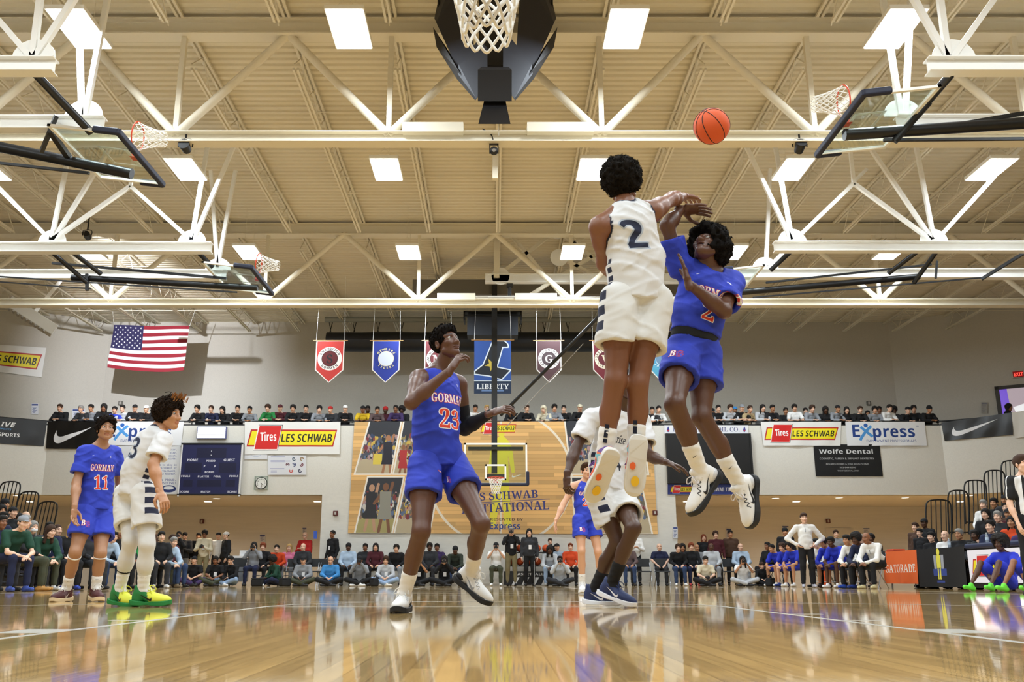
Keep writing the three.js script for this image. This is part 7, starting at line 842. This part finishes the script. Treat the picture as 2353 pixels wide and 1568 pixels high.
// ---- player thirty four in white, running behind
player({ label: 'person in white jersey number 34 running with navy shoes behind the leaping player', skin: 0x4c3122, s: 1.0, j: { neck: [1424, 938, 7.5], waist: [1398, 1062, 7.55], Ls: [1474, 968, 7.62], Rs: [1358, 960, 7.4], Le: [1490, 1048, 7.5], Re: [1322, 1034, 7.35], Lw: [1534, 1064, 7.3], Rw: [1303, 1092, 7.25], Lh: [1424, 1140, 7.6], Rh: [1376, 1134, 7.45], pelvis: [1400, 1122, 7.52], Lk: [1456, 1214, 7.16], Rk: [1420, 1246, 7.4], La: [1404, 1345, 7.4], Ra: [1364, 1358, 7.62] },
  head: [1441, 888, 7.42], hf: [0.25, -0.05, 1], hs: 1.0, hair: { k: 'short', c: 0x15110f }, Lhand: { d: [0.9, -0.35, 0.2], n: [0, -1, 0], t: -1, c: 0.4, sp: 0.05 }, Rhand: { d: [-0.05, -1, 0.1], n: [0.8, 0, -0.5], t: -1, c: 1.0 },
  jersey: whiteKit('34', false, 'Sunrise'), shorts: whiteShorts, short: 0.62, sleeve: true, trim: [0.01, 0.014, 0.045], hem: 0.03, Lfoot: { f: [0.75, -0.3, 0.5], u: [0.3, 1, 0.1] }, Rfoot: { f: [0.85, -0.05, 0.5] }, shoe: { upper: 0x1d2c58, sole: 0xe2e2e6, swoosh: 0xe6e6ea, lace: 0x22305c, sz: 0.125 }, sock: { c: 0x121215, h: 0.36 } });
// ---- far player in blue
player({ label: 'person in blue jersey with bare pale arms standing far behind number 34', skin: 0xd3a283, s: 0.97, j: { neck: [1345, 1108, 14], waist: [1344, 1160, 14], Ls: [1371, 1118, 14.05], Rs: [1318, 1118, 13.95], Le: [1386, 1158, 14.05], Re: [1294, 1160, 13.9], Lw: [1390, 1195, 14], Rw: [1277, 1198, 13.8], Lh: [1360, 1196, 14.05], Rh: [1332, 1196, 13.95], pelvis: [1346, 1188, 14], Lk: [1374, 1268, 13.95], Rk: [1336, 1266, 13.85], La: [1384, 1344, 14.2], Ra: [1338, 1346, 14.05] },
  head: [1348, 1084, 13.95], hf: [0.3, 0, 1], hair: { k: 'short', c: 0x3b2619 }, Lhand: { d: [0.1, -1, 0], n: [-1, 0, 0], t: 1, c: 0.4 }, Rhand: { d: [-0.2, -1, 0.1], n: [1, 0, 0], t: -1, c: 0.4 },
  jersey: blueKit('22'), shorts: blueShorts(0.36), short: 0.55, Lfoot: { f: [0.3, 0, 1] }, Rfoot: { f: [-0.1, 0, 1] }, shoe: { upper: 0xe0e0e4, sole: 0xe6e6e6, swoosh: 0x22305c, lace: 0xe2e2e6 }, sock: { c: 0xe9e8e6, h: 0.3, mark: 'sw' } });
// ---- two squad members seated on the floor by the display table, and the referee at the edge
person(2296, 17, 'floorUp', 'royal', 'jersey', 'royal', 'dark', 'bigafro', { world: [9.35, 0, -17.3], turn: -1.1, shorts: 1, shoe: 0x5fd63a, row: 'sideline', where: 'with green shoes by the lit display table', s: 1.08 });
person(2350, 15.4, 'floorUp', 'royal', 'jersey', 'royal', 'brown', 'afro', { world: [9.3, 0, -16.1], turn: -1.1, shorts: 1, shoe: 0x6fdc3f, row: 'sideline', where: 'with green shoes at the near end of the display table', s: 1.08 });
{ const tx = kitTex(256, 64, (x, w, h) => { for (let i = 0; i < 16; i++) { x.fillStyle = i % 2 ? '#e6e6e6' : '#141416'; x.fillRect(i * 16, 0, 16, h); } x.fillStyle = '#141416'; x.fillRect(0, 0, 60, h); x.fillRect(200, 0, 60, h); });
  const c = P(2382, 1331, 11.8); const t = person(2382, 11.8, 'stand', 'black', 'striped jersey', 'black', 'fair', 'short brown', { world: [c.x, 0, c.z], turn: 0.3, row: 'sideline', word: 'black and white', where: 'standing at the sideline' }); const top = t.children.find((k) => k.name === 'top'); const g = top.geometry.clone(); top.geometry = cylUV(g, POSES.stand.pelvis, UP, V(1, 0, 0), V(0, 0, 1), 1.3, 0, 0.6); top.material = new THREE.MeshStandardMaterial({ map: tx, roughness: 0.85, side: 2 }); }

// ---- camera bags and a monopod by the far baseline
[[592, 28.3, 'black camera bag on the floor beside the grey cart photographer'], [655, 28.2, 'black camera bag on the floor beside person in green sweatshirt'], [860, 28.2, 'black camera bag on the floor under the mural bench'], [1085, 28.9, 'black camera bag on the floor left of the ball rack'], [1770, 28.2, 'black camera bag on the floor near the team bench']].forEach(([px, Z, label], i) => { const c = P(px, 1331, Z); c.y = 0; const t = thing('camera_bag', label, 'bag', c); t.rotation.y = i; mesh('bag_body', new RoundedBoxGeometry(0.36, 0.22, 0.2, 3, 0.05).translate(0, 0.11, 0), std(0x17181b, 0.8), t); mesh('flap', new RoundedBoxGeometry(0.34, 0.03, 0.19, 2, 0.012).translate(0, 0.225, 0), std(0x202126, 0.8), t); mesh('strap', tubeG([V(-0.17, 0.18, 0), V(-0.1, 0.3, 0.03), V(0.1, 0.3, 0.04), V(0.17, 0.18, 0)], 0.01, 16, 5), std(0x26272c, 0.8), t); });
{ const c = P(1228, 1331, 29.2); c.y = 0; const t = thing('monopod', 'slim silver monopod standing beside person with long hair by the ball rack', 'monopod', c); mesh('pole', rodG(V(0, 0.02, 0), V(0, 0.95, 0), 0.014, 8), M.chrome, t); mesh('foot', new THREE.CylinderGeometry(0.02, 0.03, 0.03, 10).translate(0, 0.015, 0), M.black, t); mesh('grip', rodG(V(0, 0.75, 0), V(0, 0.92, 0), 0.022, 10), M.black, t); }
{ const c = P(1895, 1331, 26.5); c.y = 0; const t = thing('drink_cooler', 'orange round drink cooler behind the team bench', 'cooler', c); mesh('cooler_body', new THREE.LatheGeometry([[0, 0], [0.16, 0], [0.17, 0.05], [0.18, 0.42], [0.18, 0.45]].map(([a, b]) => new THREE.Vector2(a, b)), 24), std(0xd8521f, 0.5), t); mesh('lid', new THREE.CylinderGeometry(0.185, 0.185, 0.06, 24).translate(0, 0.47, 0), std(0xe6e2da, 0.5), t); mesh('spigot', boxG(-0.02, 0.02, 0.05, 0.1, 0.17, 0.22), M.white, t); }
// ------------------------------------------------------------------ keep people from standing in one another: slide along the line of sight
{
  const step = (p, d) => { const r = V(p.t.position.x, 0, p.t.position.z).normalize().multiplyScalar(d); p.t.position.add(r); if (p.held) p.held.position.add(r); p.off += d; };
  const stay = (p) => p.row === 'balcony' && p.pk !== 'leanUp' || p.row === 'sideline' || /bleacher/.test(p.row), maxOff = (p) => Math.min(0.7, /chairs|standing/.test(p.row) && p.x > 725 && p.x < 1570 ? -30.55 - p.t.position.z > 0 ? 0 : 0.7 : 0.7);
  for (let it = 0; it < 25; it++) for (let i = 0; i < people.length; i++) for (let j = i + 1; j < people.length; j++) {
    const a = people[i], b = people[j], A = a.t.position, B = b.t.position; if (Math.abs(A.y - B.y) > 0.4) continue; const d = Math.hypot(A.x - B.x, A.z - B.z); if (d > 0.5) continue;
    const [f, n] = A.z < B.z ? [a, b] : [b, a]; if (!stay(f) && f.off < 0.7 && !(f.x > 725 && f.x < 1570 && /chairs|standing/.test(f.row) && f.t.position.z < -30.5)) step(f, 0.05); else if (!stay(n) && n.off > -0.6) step(n, -0.05);
  }
}
// ------------------------------------------------------------------ labels that single people out
{
  const near = {}; for (const p of people) (near[p.row] = near[p.row] || []).push(p); for (const k in near) near[k].sort((a, b) => a.x - b.x);
  const place = { balcony: '', chairs: '', floor: '', standing: 'by the back wall', bench: 'at the team bench', table: 'behind the scorer table', 'right bleacher': 'on scorer side bleacher', 'left bleacher': 'on flag side bleacher', 'courtside row': 'in the courtside row' };
  const clip = (s) => { const w = s.replace(/\s+/g, ' ').trim().split(' '); return w.slice(0, 16).join(' ').replace(/[,]$/, ''); };
  for (const p of people) p.label = clip(`${p.base} ${p.where || place[p.row] || ''}`);
  const count = (l) => people.filter((q) => q.label === l).length;
  for (const p of people.filter((q) => count(q.label) > 1)) { const r = near[p.row], i = r.indexOf(p), a = r[i - 1], b = r[i + 1]; p.next = clip(`${p.base} ${p.where || place[p.row] || ''}`.split(' ').slice(0, 11).join(' ').replace(/,$/, '') + (a ? ` beside ${a.col}` : b ? ` beside ${b.col}` : '')); p.next2 = clip(p.base.split(' ').slice(0, 8).join(' ').replace(/,$/, '') + ` between ${a ? a.col : 'wall'} and ${b ? b.col : 'wall'}`); }
  for (const p of people) if (p.next) p.label = p.next; 
  const dup = people.filter((q) => q.next2 && count(q.label) > 1); for (const p of dup) p.label = p.next2;
  for (const p of people) { p.t.userData.label = p.label; p.t.userData.category = 'person'; p.t.userData.group = { balcony: 'spectators along the balcony', chairs: 'spectators on chairs at the far baseline', floor: 'people on the floor at the far baseline', standing: 'people standing by the back wall', bench: 'team bench', table: 'people at the scorer table', 'right bleacher': 'spectators on the scorer side bleacher', 'left bleacher': 'spectators on the flag side bleacher', 'courtside row': 'spectators in the courtside row' }[p.row]; }
}
renderer.render(scene, camera);
